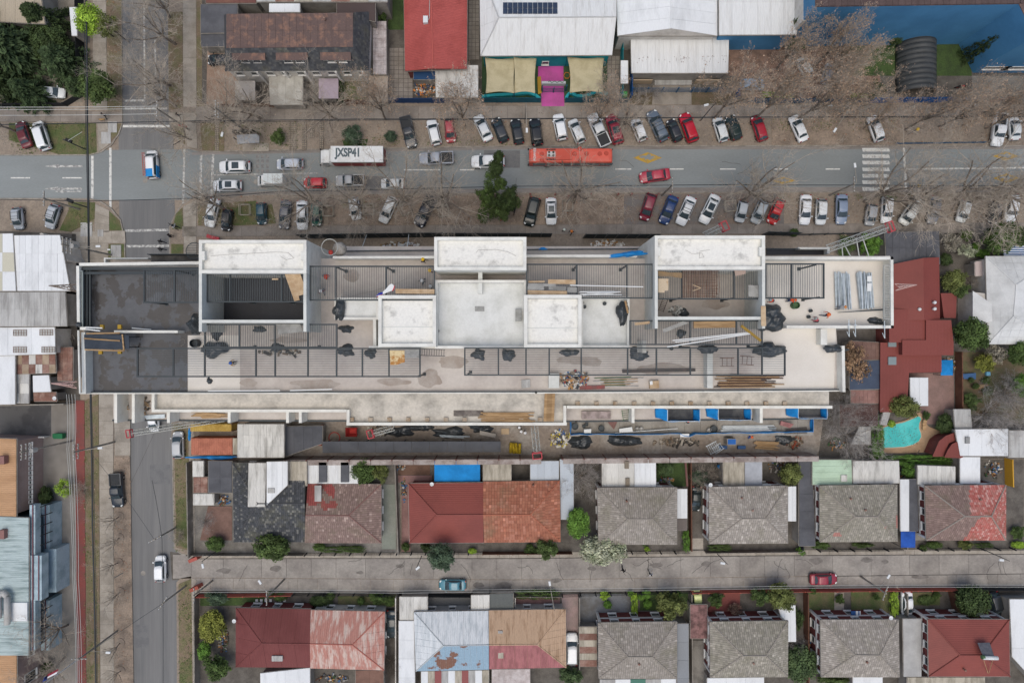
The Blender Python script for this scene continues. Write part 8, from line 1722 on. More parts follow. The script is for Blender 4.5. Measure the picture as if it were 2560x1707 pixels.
for k in range(9):x=a.x+1.0+k*.26;sq.beam((x,a.y+.25+.15*math.sin(k*2.1),3.06),(x+.26,a.y+.25+.15*math.sin((k+1)*2.1),3.06),.1,.02)
sq.build('emblem',mk('emblem_green','#3f5a48',fine=.05),t)
for u in (1354,1414):p=P(u,228,0);MB().box(p.x-.1,p.x+.1,p.y-.1,p.y+.1,0,2.4).build('post',m_tealf,t)
fence('dark teal gate leaves across the pink path',[(1355,232),(1412,232)],1.9,m_tealf,step=1.8,openw=3)
tag(MB().prism([(P(*p,0).x,P(*p,0).y) for p in ((1343,195),(1352,193),(1354,235),(1345,238))],.3,.34).build('yellow_pad',mk('pad_yellow','#b58f35',fine=.08)),'yellow play pad beside the pink path','play pad')
tag(link('hexagon_frame',MB().path([Vector((math.cos(i*1.047)*.5,math.sin(i*1.047)*.5,.3)) for i in range(7)],.06,5).mesh('hexagon_frame',mk('hex_orange','#c27a35',fine=.06)),None,P(1417,191,.2)),'small orange hexagonal play frame','play frame');tag(link('green_bin',MB().box(-.35,.35,-.35,.35,0,.9).mesh('green_bin',mk('bin_green','#2fa04a',fine=.06)),None,P(1560,240,.15)),'bright green bin in the teal passage','bin')
t=thing('stepped_entrance','grey steps and beige panels under the leaf-littered shed roof','steps',P(1690,200,0))
for k in range(4):a=P(1636,214-k*6,0);b=P(1728,214-k*6,0);MB().box(a.x,b.x,a.y,a.y+.4,.1,.25+k*.12).build('step',m_greys,t)
for u0,u1 in ((1582,1630),(1738,1800)):a=P(u0,205,1);b=P(u1,190,1);MB().box(a.x,b.x,a.y,a.y+.15,.2,1.6).build('panel',mk('panel_beige','#b09d84',fine=.1),t)
tn=thing('tunnel_tent','black arched tunnel tent in the deep grass','tent',P(2288,160,0));V=[];n,m=14,10;R_=2.95;x0=P(2284,0,0).x;y0=P(0,238,0).y;y1=P(0,114,0).y
for k in range(10):
 ya,yb=lerp(y0,y1,k/10),lerp(y0,y1,(k+1)/10);V=[];F=[]
 for y in (ya,yb):
  for i in range(n+1):a=math.pi*i/n;V.append((x0+math.cos(a)*R_,y,math.sin(a)*R_*1.05+.1))
 for i in range(n):F.append((i,i+1,n+2+i,n+1+i))
 o=MB().add(V,F).build('cover',mk('tunnel_black','#4d4f50','#434546',sc=.4,fine=.1,rough=.5,rand=.04),tn,True);o.modifiers.new('th','SOLIDIFY').thickness=.04
for k in (0,3,7,10):
 y=lerp(y0,y1,k/10);MB().path([Vector((x0+math.cos(math.pi*i/n)*(R_+.04),y,math.sin(math.pi*i/n)*(R_+.04)*1.05+.1)) for i in range(n+1)],.025,5).build('hoop',mk('tunnel_black',''),tn)
def tent(lb,u0,v0,u1,v1,z,mat,peak=.8,cat='canopy'):
 q=[P(*p,z) for p in ((u0,v0),(u1,v0),(u1,v1),(u0,v1))];c=sum(q,Vector())/4;t=thing('garden_canopy',lb,cat,Vector((c.x,c.y,0)));top=c+Vector((0,0,peak))
 o=MB().add(q+[top],[(0,1,4),(1,2,4),(2,3,4),(3,0,4)]).build('cover',mat,t);o.modifiers.new('th','SOLIDIFY').thickness=.03
 for p in q:MB().tube((p.x+(c.x-p.x)*.05,p.y+(c.y-p.y)*.05,0),(p.x+(c.x-p.x)*.05,p.y+(c.y-p.y)*.05,z-.02),.05,.05,6).build('post',m_steel,t)
tent('pale grey garden tent beside the mansard house',588,203,638,251,2.5,mk('tent_grey','#b5afa9',fine=.06));tent('lilac garden canopy in front of the mansard house',797,197,846,247,2.4,mk('tent_lilac','#ad9fa8','#a0929b',sc=.6,fine=.06),.35)
tent('bright blue canopy beside the smooth red house',1086,1150,1200,1203,2.7,mk('canopy_blue','#1f86c9','#1a78b6',sc=.5,fine=.06),.25);tent('royal blue tarpaulin at the end of the striped carport',2252,1327,2288,1368,2.4,mk('tarp_royal','#2a56a8','#234a94',sc=.8,fine=.1),.2)
tent('bright blue garden tarpaulin beside the red complex',2352,900,2382,938,2.2,mk('canopy_blue',''),.5);aw=thing('striped_awning','blue and white striped awning beside the villa','awning',P(2535,628,0));quad_pieces('stripe',aw,[P(2505,614,2.6),P(2640,616,2.6),P(2640,640,2.4),P(2510,640,2.4)],1,9,mk('awn_w','#c9d2dc',fine=.05),gap=.0,th=.04)
for i,o in enumerate(aw.children):
 if i%2:o.material_slots[0].link='OBJECT';o.material_slots[0].material=mk('awn_b','#2f568a',fine=.05)
for u in (2508,2600):p=P(u,638,0);MB().tube((p.x,p.y,0),(p.x,p.y,2.4),.05,.05,6).build('post',m_steel,aw)
t=thing('window_awning','small blue and white awning over a door of the awning house','awning',P(2137,1535,0))
for k,(u0,u1,m_) in enumerate(((2128,2140,mk('awn_b','')),(2140,2146,m_pvc),(2146,2149,mk('awn_b','')),(2149,2152,m_pvc))):a=P(u0,1538,2.6);b=P(u1,1527,2.6);MB().box(a.x,b.x,a.y,b.y,2.5,2.56).build('stripe',m_,t)
w_=lambda x,y:T(3,2,x,y)
m_water=mk('pool_water','#45b3ae','#58c4bd',sc=.5,fine=.06,rough=.12,spec=.5,bump=.15,bsc=3);m_deck=mk('pool_deck','#a98d70','#967b60',sc=.5,fine=.12)
pool=[w_(*p) for p in ((1048,800),(1140,772),(1240,750),(1330,715),(1365,696),(1388,700),(1396,722),(1378,762),(1376,800),(1392,845),(1396,880),(1375,920),(1320,952),(1240,972),(1130,978),(1032,981),(1040,930),(1050,880))]
deck=[w_(*p) for p in ((1030,1028),(1030,790),(1130,760),(1240,735),(1340,690),(1375,655),(1405,672),(1420,735),(1470,790),(1600,842),(1540,870),(1480,960),(1440,1022),(1250,1030))]
sheet('pool_terrace',deck,.34,m_deck,th=.2);sheet('pool_edge',[(lerp(2253,u,1.03),lerp(1085,v,1.05)) for u,v in pool],.38,mk('pool_edge','#b9a58c',fine=.08),th=.1)
tag(sheet('swimming_pool',pool,.395,m_water,th=.05,kind=None),'kidney-shaped turquoise swimming pool with floating leaves','pool')
mb=MB();rr=random.Random(3);cx=[p[0] for p in pool]
for _ in range(170):
 u,v=rr.uniform(2215,2295),rr.uniform(1065,1112);p=P(u,v,.4);s=rr.uniform(.05,.12);a=rr.uniform(0,6);mb.add([(p.x+math.cos(a+k*1.57)*s*(1 if k%2 else .4),p.y+math.sin(a+k*1.57)*s*(1 if k%2 else .4),.402+rr.random()*.004) for k in range(4)],[(0,1,2,3)])
tag(mb.build('floating_leaves',m_barkd),kind='stuff')
for u,v,l in ((2308,1062,'western folding lounger on the pool terrace'),):t=thing('lounger',l,'lounger',P(u,v,.35));c=P(u,v,.35);MB().obox(c+Vector((0,0,.3)),.55,1.5,.08).build('bed',m_wood,t);MB().obox(c+Vector((0,.6,.5)),.55,.5,.08).build('backrest',m_wood,t)
for lb,pts,z in (('large faceted oxide red roof at the pool end',((1512,1062),(1500,1060),(1560,920),(1620,872),(1715,838),(1735,912),(1650,940),(1620,1000),(1600,1062)),3.0),('smaller faceted oxide red roof at the pool end',((1608,1070),(1640,1000),(1680,945),(1760,912),(1782,1065),(1755,1076)),3.5)):
 w3=pw([w_(*p) for p in pts],z);c=sum(w3,Vector())/len(w3);t=thing('garden_pavilion',lb,'pavilion',Vector((c.x,c.y,0)));MB().prism([(p.x,p.y) for p in w3],z-.12,z).build('roof',m_red2,t);MB().prism([(p.x+(c.x-p.x)*.15,p.y+(c.y-p.y)*.15) for p in w3],0,z-.12).build('wall',m_wallr,t)
def onpx(u,v,z):return P(u,v,z)
for u0,v0,u1,v1 in ((35,824,67,840),(100,823,132,839),(35,868,67,882),(104,867,137,882)):pass
for k,(u,v,z,s,par) in enumerate(((50,832,4.72,(1.0,.45),'west front'),(116,831,4.72,(1.0,.45),'east front'),(50,874,4.72,(1.0,.45),'west rear'),(121,874,4.72,(1.0,.45),'east rear'))):
 p=P(u,v,z);t=thing('barred_skylight',par+' barred skylight of the white workshop roof','skylight',p);MB().box(p.x-s[0],p.x+s[0],p.y-s[1],p.y+s[1],z-.06,z).build('pane',mk('sky_grey','#a9aaa6',fine=.06),t)
 mb=MB()
 for i in range(6):mb.box(p.x-s[0]+i*.39,p.x-s[0]+i*.39+.04,p.y-s[1],p.y+s[1],z,z+.05)
 for j in range(3):mb.box(p.x-s[0],p.x+s[0],p.y-s[1]+j*.43,p.y-s[1]+j*.43+.04,z+.052,z+.09)
 mb.build('bars',m_rust,t)
def dish(lb,u,v,z,r=.3):
 c=P(u,v,z);t=thing('satellite_dish',lb,'satellite dish',c);MB().lathe(c,[(.02,.1),(r*.6,.16),(r,.3),(r*1.02,.3),(r*.6,.12),(.02,.05)],16).build('dish',m_lamp,t,True);MB().tube(c-Vector((0,0,.8)),c+Vector((0,0,.1)),.03,.03,5).build('mast',m_steel,t)
for lb,u,v,z in (('satellite dish beside the dark shingled shack',139,995,3.2),('satellite dish on the edge of the dark red skylight roof',587,1550,3.6),('satellite dish over the awning house lawn',2225,1542,4.6),('satellite dish above the tiled yard of the smooth red house',1080,1209,3.6),('satellite dish on the side-yard-car house',1775,1211,4.9)):dish(lb,u,v,z)
ac=thing('air_conditioner','white air conditioner unit on the bright red roof','air conditioner',P(1064,50,5.4));p=P(1064,50,5.7);MB().box(p.x-.35,p.x+.35,p.y-.5,p.y+.5,5.2,5.9).build('case',m_lamp,ac);MB().tube((p.x-.36,p.y,5.6),(p.x-.38,p.y,5.6),.25,.25,12).build('fan',m_trimb,ac);MB().path([p+Vector((.3,0,-.2)),p+Vector((.55,.3,-.1)),p+Vector((.6,4,-.1))],.05,5).build('hose',m_greys,ac)
wh=thing('solar_water_heater','solar water heater with a white tank on the dark red hip roof','water heater',P(2465,1630,6));zz=6.4;MB().slab([P(2444,1606,zz),P(2474,1605,zz),P(2486,1640,zz+.9),P(2458,1640,zz+.9)],.08).build('collector',mk('collector','#5f6066','#4f5056',sc=2,fine=.1,rough=.3),wh)
a,b=P(2457,1643,7.4),P(2494,1644,7.4);MB().tube(a,b,.28,.28,12).build('tank',m_lamp,wh,True);MB().tube(P(2455,1642,7.4)-Vector((.05,0,0)),P(2461,1642,7.4),.29,.29,12).build('end_cap',m_grn,wh)
for u0,u1 in ((2459,2470),(2482,2472)):MB().tube(P(u0,1648,7.2),P(u1,1682,5.2),.04,.04,5).build('strut',m_wood,wh)
def vent(lb,u,v,z,m_=None):c=P(u,v,z);tag(link('roof_vent',MB().tube((0,0,-.4),(0,0,.35),.12,.12,8).ball((0,0,.35),.18).mesh('roof_vent',m_ or m_rust,True),None,c),lb,'vent')
for lb,u,v,z in (('small vent on the blossoming tree house roof, upper slope',1566,1251,5.6),('paired small vents on the side-yard-car house',1880,1274,5.8),('small vent on the side-yard-car house, upper slope',1853,1243,5.2),('vent on the faint-red-stained roof',2125,1245,5.4),('white vent on the faint-red-stained roof',2161,1273,6.0),('vent on the red half of the half red roof',2448,1247,5.4),('vent on the fenced-court house',1597,1657,5.9),('vent on the rusty-carport house',1882,1655,5.9),('vent on the awning house',2165,1652,5.9),('vent on the dark red hip roof',2410,1672,5.4),('vent on the orange clay roof',1333,1211,3.8),('rusty vent on the mansard flat roof',812,48,8.8)):vent(lb,u,v,z)
for k,(u,v,z,w1,h1,m_) in enumerate(((693,1645,4.4,.8,.4,m_greys),(1251,1585,4.4,.35,.55,m_greys),(1252,1636,4.4,.4,.5,m_tanw),(2110,1195,3.6,.45,.5,m_dirtyw),(2419,1100,3.8,.3,.5,mk('chim','#8a8a88',fine=.1)),(1567,1162,3.9,.3,.55,mk('patchb','#7d7365',fine=.1)),(1569,1205,3.9,.3,.6,mk('patchb','')),(678,1226,5.2,.5,.35,m_greys),(807,1180,3.7,.6,1.5,m_darks),(862,1180,3.7,.6,1.5,m_darks))):
 p=P(u,v,z);tag(link('roof_light',MB().box(-w1,w1,-h1,h1,-.2,.08).mesh('roof_light',m_),None,p),('skylight on the dark red metal roof','skylight on the peach roof slope','skylight on the rose roof slope','small skylight in the mint green roof','chimney block on the wide white roof','brown roof light in the dirty white roof, north','brown roof light in the dirty white roof, south','grey roof light on the clean white strip','west dark translucent strip on the white rear roof','east dark translucent strip on the white rear roof')[k],'skylight')
tag(link('red_patch',MB().box(-.5,.5,-1.2,1.2,-.1,.06).mesh('red_patch',m_greys),None,P(795,1233,4.3)),'pale grey patch on the repaired red corner','patch')
def chair(lb,u,v,a):
 c=P(u,v,.2);t=thing('garden_chair',lb,'chair',c,'white garden chairs');t.rotation_euler=(0,0,a);mb=MB().box(-.25,.25,-.25,.25,.4,.45);link('seat',mb.mesh('seat',m_lamp),t);link('backrest',MB().box(-.25,.25,.2,.26,.45,.9).mesh('backrest',m_lamp),t)
 for x in (-.22,.22):
  link('armrest',MB().box(x-.03,x+.03,-.25,.25,.62,.66).mesh('armrest',m_lamp),t)
  for y in (-.2,.2):link('leg',MB().box(x-.025,x+.025,y-.025,y+.025,0,.4).mesh('leg',m_lamp),t)
chair('white plastic garden chair beside the canopy edge',911,215,.4);chair('white plastic garden chair nearer the hedge',901,225,1.2)
bt=thing('garden_bench','wooden bench on the worn lawn','bench',P(2452,966,.2));c=P(2452,966,.2);MB().box(c.x-.9,c.x+.9,c.y-.35,c.y+.35,.5,.6).build('top',m_wood,bt)
for x in (-.8,.8):MB().box(c.x+x-.06,c.x+x+.06,c.y-.3,c.y+.3,.1,.5).build('leg',m_wood,bt)
t=thing('garden_trampoline','blue tarpaulin over goods on the worn lawn','tarpaulin',P(2424,938,.2));MB().slab(pw([(2405,935),(2440,932),(2440,948),(2410,947)],.8),.5).build('cover',mk('blue_dull','#3f5f86',fine=.1),t);tag(link('blue_box',MB().box(-.3,.3,-.3,.3,0,.4).mesh('blue_box',mk('box_ltblue','#6fa8c4',fine=.05)),None,P(2467,934,.2)),'small light blue box on the worn lawn','box');drum('blue bucket on a post in the scrubby yard',1797,1165,.8,.3,.5,m_tarpb,'bucket','bucket')
for k in range(6):tag(link('stepping_stone',MB().box(-.2,.2,-.2,.2,0,.06).mesh('stepping_stone',m_pvc),None,P(642+k*11.5+(12 if k>3 else 0),1500,.26)),'white stepping stone in the row across the corner garden lawn','stone','white stepping stones')
tag(link('green_trolley',MB().box(-.7,.7,-.4,.4,.2,1.0).box(-1.1,-.7,-.3,.3,.2,.6).mesh('green_trolley',mk('trolley_green','#2a6b45',fine=.08)),None,P(155,1088,.15)),'green waste cart on the plaza by the wet yard','cart');tag(link('black_hatch',MB().box(-.4,.4,-.6,.6,0,.5).mesh('black_hatch',m_trimb),None,P(145,1378,.15)),'black box on the plaza by the teal gallery','box')
for lb,a,b in (('white signpost cross arm with red tip beside the saplings',(285,1444),(308,1431)),):bundle(lb,[(a[0],a[1],b[0],b[1],2.6,.12,.06)],m_steel,'street_sign','sign')
bundle('fallen red barrier on the pavement beside the west tower',[(517,590,548,598,.8,.5,.3),(520,586,540,596,.9,.1,.3)],m_redl,'barrier','barrier','rail')
#  people
def person_mesh(pose):
 V=[];E=[];RR=[];LBL=[]
 def v(p,r):V.append(p);RR.append(r);return len(V)-1
 def e(a,b,l):E.append((a,b));LBL.append(l)
 lean={'stand':0,'walk':.06,'bend':.95}[pose];hz=.93 if pose!='bend' else .88
 def up(h,x=0,y=0):return (x,y+math.sin(lean)*h,hz+math.cos(lean)*h)
 pel=v((0,0,hz),.125);sp=v(up(.22),.12);ch=v(up(.42),.145);nk=v(up(.56),.06);hd=v(up(.68,0,.02),.095);ht=v(up(.79,0,.02),.07)
 e(pel,sp,1);e(sp,ch,0);e(ch,nk,0);e(nk,hd,2);e(hd,ht,2)
 sw=.25 if pose=='walk' else .04
 for s in (-1,1):
  sh=v(up(.46,s*.2),.075);d=s*sw
  if pose=='bend':el=v((s*.25,sh and up(.46)[1]+.12,up(.46)[2]-.27),.05);wr=v((s*.2,up(.46)[1]+.22,up(.46)[2]-.5),.036)
  else:el=v((s*.28,d*.5-.02,hz+.2),.05);wr=v((s*.29,d+.08,hz-.02),.036)
  pm=v((V[wr][0],V[wr][1]+.03,V[wr][2]-.08),.038);e(ch,sh,0);e(sh,el,0);e(el,wr,0);e(wr,pm,2)
  for k in range(4):f=v((V[pm][0]+(k-1.5)*.018,V[pm][1]+.02,V[pm][2]-.06-.01*(k in (1,2))),.010);g=v((V[pm][0]+(k-1.5)*.019,V[pm][1]+.04,V[pm][2]-.09-.012*(k in (1,2))),.009);e(pm,f,2);e(f,g,2)
  th=v((V[pm][0]-s*.03,V[pm][1]+.05,V[pm][2]-.03),.011);e(pm,th,2)
  hp=v((s*.1,0,hz-.08),.1);kn=v((s*.11,.05-d*.8,.49),.07);an=v((s*.11,-d*1.4-.02,.09),.05);to=v((s*.12,-d*1.4+.12,.045),.045);e(pel,hp,1);e(hp,kn,1);e(kn,an,1);e(an,to,3)
 me=bpy.data.meshes.new('sk');me.from_pydata(V,E,[]);o=bpy.data.objects.new('sk',me);COL.objects.link(o)
 md=o.modifiers.new('s','SKIN');
 for i,sv in enumerate(me.skin_vertices[0].data):sv.radius=(RR[i],RR[i]);sv.use_root=(i==0)
 o.modifiers.new('d','SUBSURF').levels=1
 bpy.context.view_layer.update();out=bpy.data.meshes.new_from_object(o.evaluated_get(bpy.context.evaluated_depsgraph_get()));bpy.data.objects.remove(o)
 Ve=[Vector(p) for p in V];mi=[]
 for p in out.polygons:
  c=p.center;best=(9,0)
  for (a,b),l in zip(E,LBL):
   ab=Ve[b]-Ve[a];t=max(0,min(1,(c-Ve[a]).dot(ab)/ab.length_squared));d=(c-(Ve[a]+ab*t)).length
   if d<best[0]:best=(d,l)
  mi.append(best[1])
 out.materials.clear()
 for _ in range(4):out.materials.append(m_steel)
 out.polygons.foreach_set('material_index',mi);out.polygons.foreach_set('use_smooth',[True]*len(mi));return out,Ve[hd],lean
PM={k:person_mesh(k) for k in ('stand','walk','bend')}
m_skin=mk('skin','#a9836c',fine=.04);m_shoe=mk('shoe','#2a2724',fine=.05)
HELM=MB().ball((0,0,0),.15,.17,.14,12,6,True).lathe((0,0,0),[(.15,.0),(.2,-.01),(.2,.01),(.14,.02)],12).mesh('helmet',m_steel,True);HAIR=MB().ball((0,0,0),.112,.125,.11,12,6).mesh('hair',m_steel,True)
def person(label,u,v,z,a,pose,top,legs,head,helmet=True,group=None):
 me,hd,lean=PM[pose];c=P(u,v,z+(.9 if pose=='bend' else 1.1));c.z=z;t=thing('person',label,'person',c,group);t.rotation_euler=(0,0,a);t.scale=(1.08,1.08,1.06);b=link('body',me,t)
 for i,m_ in enumerate((mk('cloth_'+top[1:],top,fine=.08),mk('cloth_'+legs[1:],legs,fine=.08),m_skin,m_shoe)):b.material_slots[i].link='OBJECT';b.material_slots[i].material=m_
 h=link('helmet' if helmet else 'hair',HELM if helmet else HAIR,t,hd+Vector((0,.0,.05)),mat=mk('hat_'+head[1:],head,fine=.03,rough=.4));h.rotation_euler=(-lean*.7,0,0)
WK='workers on the roof terraces';HV='#c9532f';BKc='#24262a';NV='#27344d';DG='#4a4b4d'
for a_ in [('worker in an orange vest bending beside the large black tarpaulin',1935,752,24,1.4,'bend',HV,NV,'#8f979b'),('worker in orange and blue crouching by the green drum',1972,750,24,-1.6,'bend',HV,NV,'#d0602f'),('worker in grey leaning over the profile stack end',2096,770,24,-1.4,'bend','#8d8f90','#6b6f74','#c9803f'),('worker in an orange vest walking past the mortar buckets',2068,787,24,1.3,'walk',HV,NV,'#d96a35'),('worker in a red shirt kneeling beside the black bag',2046,803,24,1.0,'bend','#b04a52',DG,'#8e8e8a'),
('worker in black with a yellow helmet behind the front parapet',1060,650,24,1.5,'walk',BKc,BKc,'#d9b021'),('worker in white and maroon with a yellow helmet under the pergola',1076,677,24,3.1,'stand','#cfcfcf','#7a3a45','#d9b021'),('worker in grey with a white helmet under the pergola',1057,702,24,2.4,'walk','#4d5154',DG,'#dcdcdc'),('worker in black with a white helmet next to the grey one',1078,717,24,1.6,'stand',BKc,BKc,'#dcdcdc'),('worker in bright orange-red beside the black-floored tower',808,688,24,-2,'bend','#d2482a','#8d8f90','#d2482a'),('worker in maroon with a white helmet beside the black-floored tower',805,727,24,2.9,'walk','#7a3a45','#8d8f90','#dcdcdc'),('worker in yellow with a blue helmet under the southern slats',581,907,24,-1.5,'stand','#c08f26',DG,'#2f62b5')]:person(*a_,group=WK)
for a_ in [('worker in dark green with a pale helmet outside the front gate',1410,576,.15,.4,'stand','#26382f',BKc,'#cfd6c9'),('worker in dark clothes with an orange helmet outside the front gate',1429,579,.15,2.6,'walk',BKc,BKc,'#d9803a'),('worker with a white helmet below the strip roof, by the wall',1298,1067,.15,.3,'stand',BKc,DG,'#e0e0e0'),('worker with a white helmet in the middle of three below the strip roof',1303,1077,.15,1.2,'stand',BKc,DG,'#e0e0e0'),('worker with a white helmet next to the lattice mast',1313,1080,.15,2.2,'stand',BKc,DG,'#e0e0e0'),('worker in blue overalls with an orange helmet in the east yard',1876,1092,.15,-.4,'walk','#2450a0','#2450a0','#d2602f'),('worker in orange on the podium under the west cradle',1721,1057,4.0,.2,'bend',HV,DG,'#d0d0d0')]:person(*a_,group='workers at ground level')
for a_ in [('pedestrian in black walking a tan dog on the corner pavement',259,288,.15,-.6,'walk',BKc,BKc,'#1f1c1a'),('pedestrian in black walking by the junction pole',445,288,.15,-.5,'walk',BKc,BKc,'#1f1c1a'),('pedestrian in black standing by the red pavement patch',424,589,.15,-1.2,'stand',BKc,BKc,'#1f1c1a'),('pedestrian in dark grey crossing the west street, north of two',402,604,.02,1.0,'walk','#3a3d40',BKc,'#2a2623'),('pedestrian in dark grey crossing the west street, south of two',402,623,.02,1.3,'walk','#3f4245',BKc,'#2a2623'),('pedestrian in black on the concrete street near the blossoming tree',1558,1424,.14,2.8,'walk',BKc,BKc,'#1f1c1a'),('pedestrian in black and white carrying bags on the concrete street',1627,1435,.14,.2,'walk','#c9c9c9',BKc,'#2a2623'),('pedestrian in red beside the ivy-clad tree',1254,548,.15,1.1,'stand','#b5303a','#8d8f90','#1f1c1a')]:person(*a_,helmet=False)
dg=thing('dog','tan dog on the corner pavement beside the pedestrian in black','dog',P(258,301,.18));c=P(258,301,.18);mb=MB();mb.add(*loft([[(c.x+x,c.y+math.cos(k*1.047)*r,c.z+zz+math.sin(k*1.047)*r*1.1) for k in range(6)] for x,r,zz in ((-.42,.05,.42),(-.36,.11,.4),(-.1,.12,.4),(.15,.14,.4),(.28,.09,.47),(.36,.07,.55),(.45,.085,.58),(.56,.05,.56),(.62,.03,.55))]));
for x in (-.3,.2):
 for y in (-.07,.07):mb.tube((c.x+x,c.y+y,c.z+.36),(c.x+x+.03,c.y+y,c.z+.18),.05,.035,6).tube((c.x+x+.03,c.y+y,c.z+.18),(c.x+x,c.y+y,c.z),.033,.03,6)
mb.tube((c.x-.4,c.y,c.z+.45),(c.x-.62,c.y,c.z+.6),.03,.015,5);mb.build('body',mk('fur_tan','#a8885e',fine=.1),dg,True)
def twowheel(lb,u,v,a,col,motor,cat):
 c=P(u,v,.15);t=thing('motorcycle' if motor else 'bicycle',lb,cat,c);t.rotation_euler=(0,0,a);r=.3 if motor else .34;w1=.06 if motor else .025
 for x in (-.62,.62):
  mb=MB();mb.path([Vector((x+math.cos(i*.449)*r,0,r+math.sin(i*.449)*r)) for i in range(15)],w1,5);link('wheel',mb.mesh('wheel',m_tyre),t)
 mb=MB()
 for p,q in (((-.62,0,r),(-.15,0,.62)),((-.15,0,.62),(.42,0,.72)),((.42,0,.72),(.62,0,r)),((-.15,0,.62),(-.05,0,.3)),((-.05,0,.3),(-.62,0,r)),((-.05,0,.3),(.4,0,.68))):mb.tube(p,q,.05 if motor else .022,.05 if motor else .022,6)
 link('frame',mb.mesh('frame',paint(col)),t);link('handlebar',MB().tube((.36,-.3,.95),(.36,.3,.95),.02,.02,5).tube((.42,0,.7),(.36,0,.95),.02,.02,5).mesh('handlebar',m_trimb),t);link('saddle',MB().obox((-.25,0,.8 if motor else .85),.6 if motor else .25,.2 if motor else .14,.1).mesh('saddle',m_trimb),t)
 if motor:link('fuel_tank',MB().ball((.15,0,.78),.28,.15,.16).mesh('fuel_tank',paint(col),True),t);link('engine',MB().obox((0,0,.4),.4,.25,.3).mesh('engine',m_steel),t)
twowheel('bicycle of the rider waiting at the south crossing',436,568,2.5,'#3a3d40',False,'bicycle');person('cyclist in black and white astride a bicycle at the crossing',437,566,.3,.9,'walk','#c9c9c9',BKc,'#24262a',True);twowheel('red motorcycle under the trees beside the black tunnel',2398,220,.1,'#a03a35',True,'motorcycle');twowheel('black motorcycle at the strong blue wall',2398,237,.05,'#26282a',True,'motorcycle');twowheel('covered dark motorcycle by the ivy-clad tree',1287,525,1.4,'#2b3033',True,'motorcycle')
#  litter, weeds, cracks and patches
rl=np.random.default_rng(42)
def scatter(name,zones,n,size,pal,z,flat=True):
 V=[];F=[];CLS=[];pl=[lin(c) for c in pal];ar=[abs((x1-x0)*(y1-y0)) for x0,y0,x1,y1 in zones];pr=np.array(ar)/sum(ar)
 for _ in range(n):
  x0,y0,x1,y1=zones[rl.choice(len(zones),p=pr)];u,v=rl.uniform(x0,x1),rl.uniform(y0,y1)
  if mnoise.noise(Vector((u*.03,v*.03,1)))<rl.uniform(-.45,.35):continue
  p=P(u,v,0);s=rl.uniform(*size);a=rl.uniform(0,6.28);o=len(V);zz=z+rl.uniform(0,.05);t=rl.uniform(-.5,.5) if flat else rl.uniform(-1.2,1.2)
  for k in range(4):
   r=s*(1 if k%2==0 else .55);x,y=math.cos(a+k*1.571)*r,math.sin(a+k*1.571)*r;V.append((p.x+x,p.y+y*math.cos(t),zz+abs(y*math.sin(t))))
  F.append((o,o+1,o+2,o+3));c=pl[rl.integers(len(pl))];g=rl.uniform(.8,1.15);CLS+=[(c[0]*g,c[1]*g,c[2]*g,1)]*4
 me=bpy.data.meshes.new(name);me.from_pydata(V,[],F);ca=me.color_attributes.new('tint','FLOAT_COLOR','CORNER');ca.data.foreach_set('color',np.array(CLS,dtype=np.float32).ravel());me.materials.append(mk('litter','#888888',attr='tint',fine=0));tag(link(name,me),kind='stuff')
ZV=[(500,305,1280,365),(1280,300,2560,362),(495,488,1280,560),(1280,486,2560,556),(285,1145,330,1700),(212,1000,246,1700),(420,30,456,275),(266,0,303,275)]
scatter('fallen_leaves',ZV+[(500,268,2560,292),(1838,150,2200,250)],9000,(.05,.13),['#a08a76','#8d7560','#6f5b4b','#b39f8a','#5c4a3e','#9c6a4a'],.2)
scatter('weeds',[(500,305,760,375),(930,340,1280,365),(1930,300,2250,330),(1280,488,1330,500),(1900,486,2560,500),(560,510,690,560),(820,500,1000,520),(434,1060,470,1376),(446,1460,480,1700),(212,1000,246,1700),(22,308,240,386),(172,506,238,575)],6500,(.06,.16),['#5d6b3a','#6d7346','#4c5a2e','#7a7a52'],.18,False)
scatter('dark_leaves_on_roofs',[(1580,95,1818,120),(1580,165,1818,182)],260,(.05,.1),['#6b4a3a','#4f3d33','#8a5f48'],3.75)
m_crack=mk('crack_line','#4f4b47',fine=.1);m_patch=mk('asphalt_patch','#727271','#696969',sc=.8,fine=.12);m_stain=mk('oil_stain','#6b6660','#7d7771',sc=1.1,lo=.4,hi=.6,fine=.1)
def crack(u,v,l,a,z,wpx=.9):
 pts=[];x,y=u,v
 for k in range(7):pts.append((x,y));a+=rl.normal()*.35;x+=math.cos(a)*l/6;y+=math.sin(a)*l/6
 w3=pw(pts,0);mb=MB()
 for i in range(6):mb.beam(Vector((w3[i].x,w3[i].y,z)),Vector((w3[i+1].x,w3[i+1].y,z)),wpx/16,.006)
 tag(mb.build('road_crack',m_crack),kind='structure')
for k in range(26):x=rl.uniform(500,2540);crack(x,street_y(x,0)+rl.uniform(4,20),rl.uniform(25,55),rl.choice([1.2,1.7,.4,2.6]),.137+.0004*k)
for k in range(10):crack(rl.uniform(900,2540),rl.uniform(385,460),rl.uniform(30,90),rl.choice([0,1.57]),.03+.0006*k,.7)
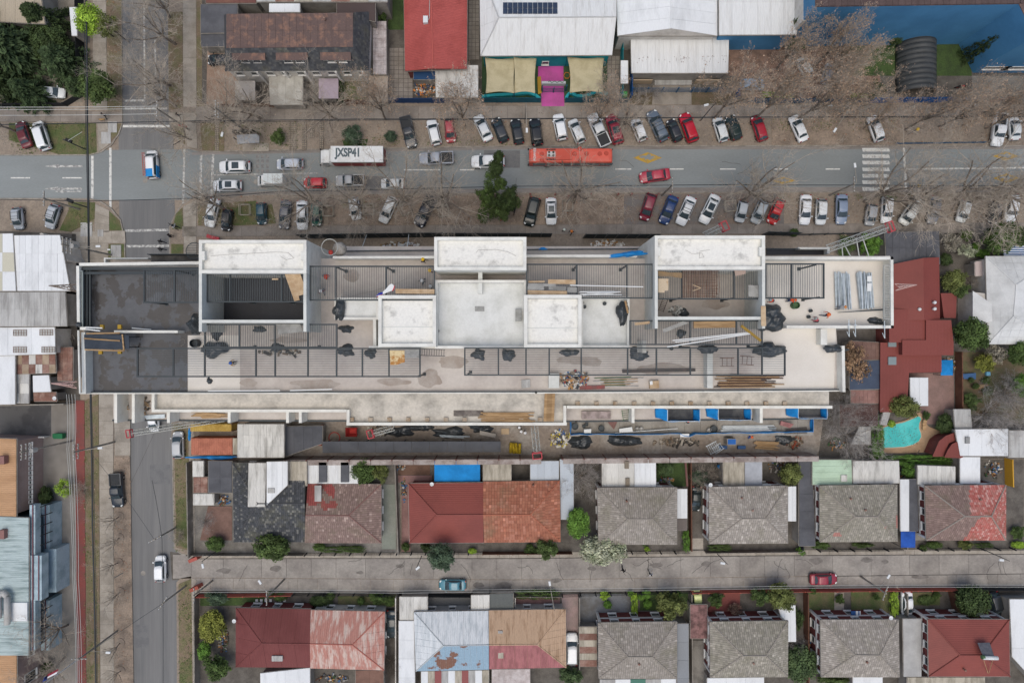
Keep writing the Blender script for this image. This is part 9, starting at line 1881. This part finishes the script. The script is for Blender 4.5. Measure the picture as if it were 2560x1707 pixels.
crack(400,20,240,1.57,.012,.6);crack(392,660,600,1.57,.0125,.6);crack(396,1060,640,1.55,.013,.6)
def blob(name,u,v,ru,rv,z,mat):
 sd=rl.uniform(0,99);pts=[]
 for i in range(22):a=i*.2856;e=1+.45*mnoise.noise(Vector((math.cos(a)*1.2,math.sin(a)*1.2,sd)));pts.append((u+math.cos(a)*ru*e,v+math.sin(a)*rv*e))
 w3=pw(pts,0);tag(MB().prism([(p.x,p.y) for p in w3],z-.002,z).build(name,mat),kind='structure')
for k,(u,v,a,b) in enumerate(((1000,1414,10,5),(690,1420,14,7),(1195,1460,14,7),(1260,1462,20,9),(1765,1408,12,7),(2165,1398,14,7),(2212,1403,8,5),(2040,1400,16,8),(1390,1450,14,6),(900,1430,10,4),(1480,1420,12,5),(2300,1440,18,6),(1640,1412,16,6),(560,1425,18,6))):blob('road_stain',u,v,a,b,.1415+.0005*k,m_stain)
for k,(x0,y0,x1,y1) in enumerate(((860,440,960,478),(1210,376,1300,420))):mark([(x0,y0),(x1,y0+1),(x1,y1),(x0,y1-1)],m_patch,.0135+.0004*k,'asphalt_patch')
for k,(x0,y0,x1,y1) in enumerate(((330,700,372,880),(375,1160,425,1210),(322,1560,372,1620),(350,100,400,160))):mark([(x0,y0),(x1,y0+1),(x1,y1),(x0,y1-1)],m_patch,.007+.0004*k,'asphalt_patch')
for k,(u,v,a,b) in enumerate(((790,960,60,12),(1075,945,30,22),(1130,905,40,14),(1390,955,16,10),(1650,925,60,16),(1440,900,50,10),(720,850,40,8),(620,955,22,9),(880,690,20,14),(1010,740,30,8),(1480,905,20,12),(1790,760,30,14),(985,955,40,10))):
 sd=rl.uniform(0,99);w3=[]
 for i in range(26):t=i*.2417;e=1+.5*mnoise.noise(Vector((math.cos(t)*1.4,math.sin(t)*1.4,sd)));w3.append(P(u+math.cos(t)*a*e,v+math.sin(t)*b*e,ZF))
 MB().prism([(p.x,p.y) for p in w3],ZF+.02,ZF+.0225+.0006*k).build('damp_stain',mk('damp_floor','#998d82','#a69d94',sc=.5,lo=.4,hi=.6,fine=.1),ab)
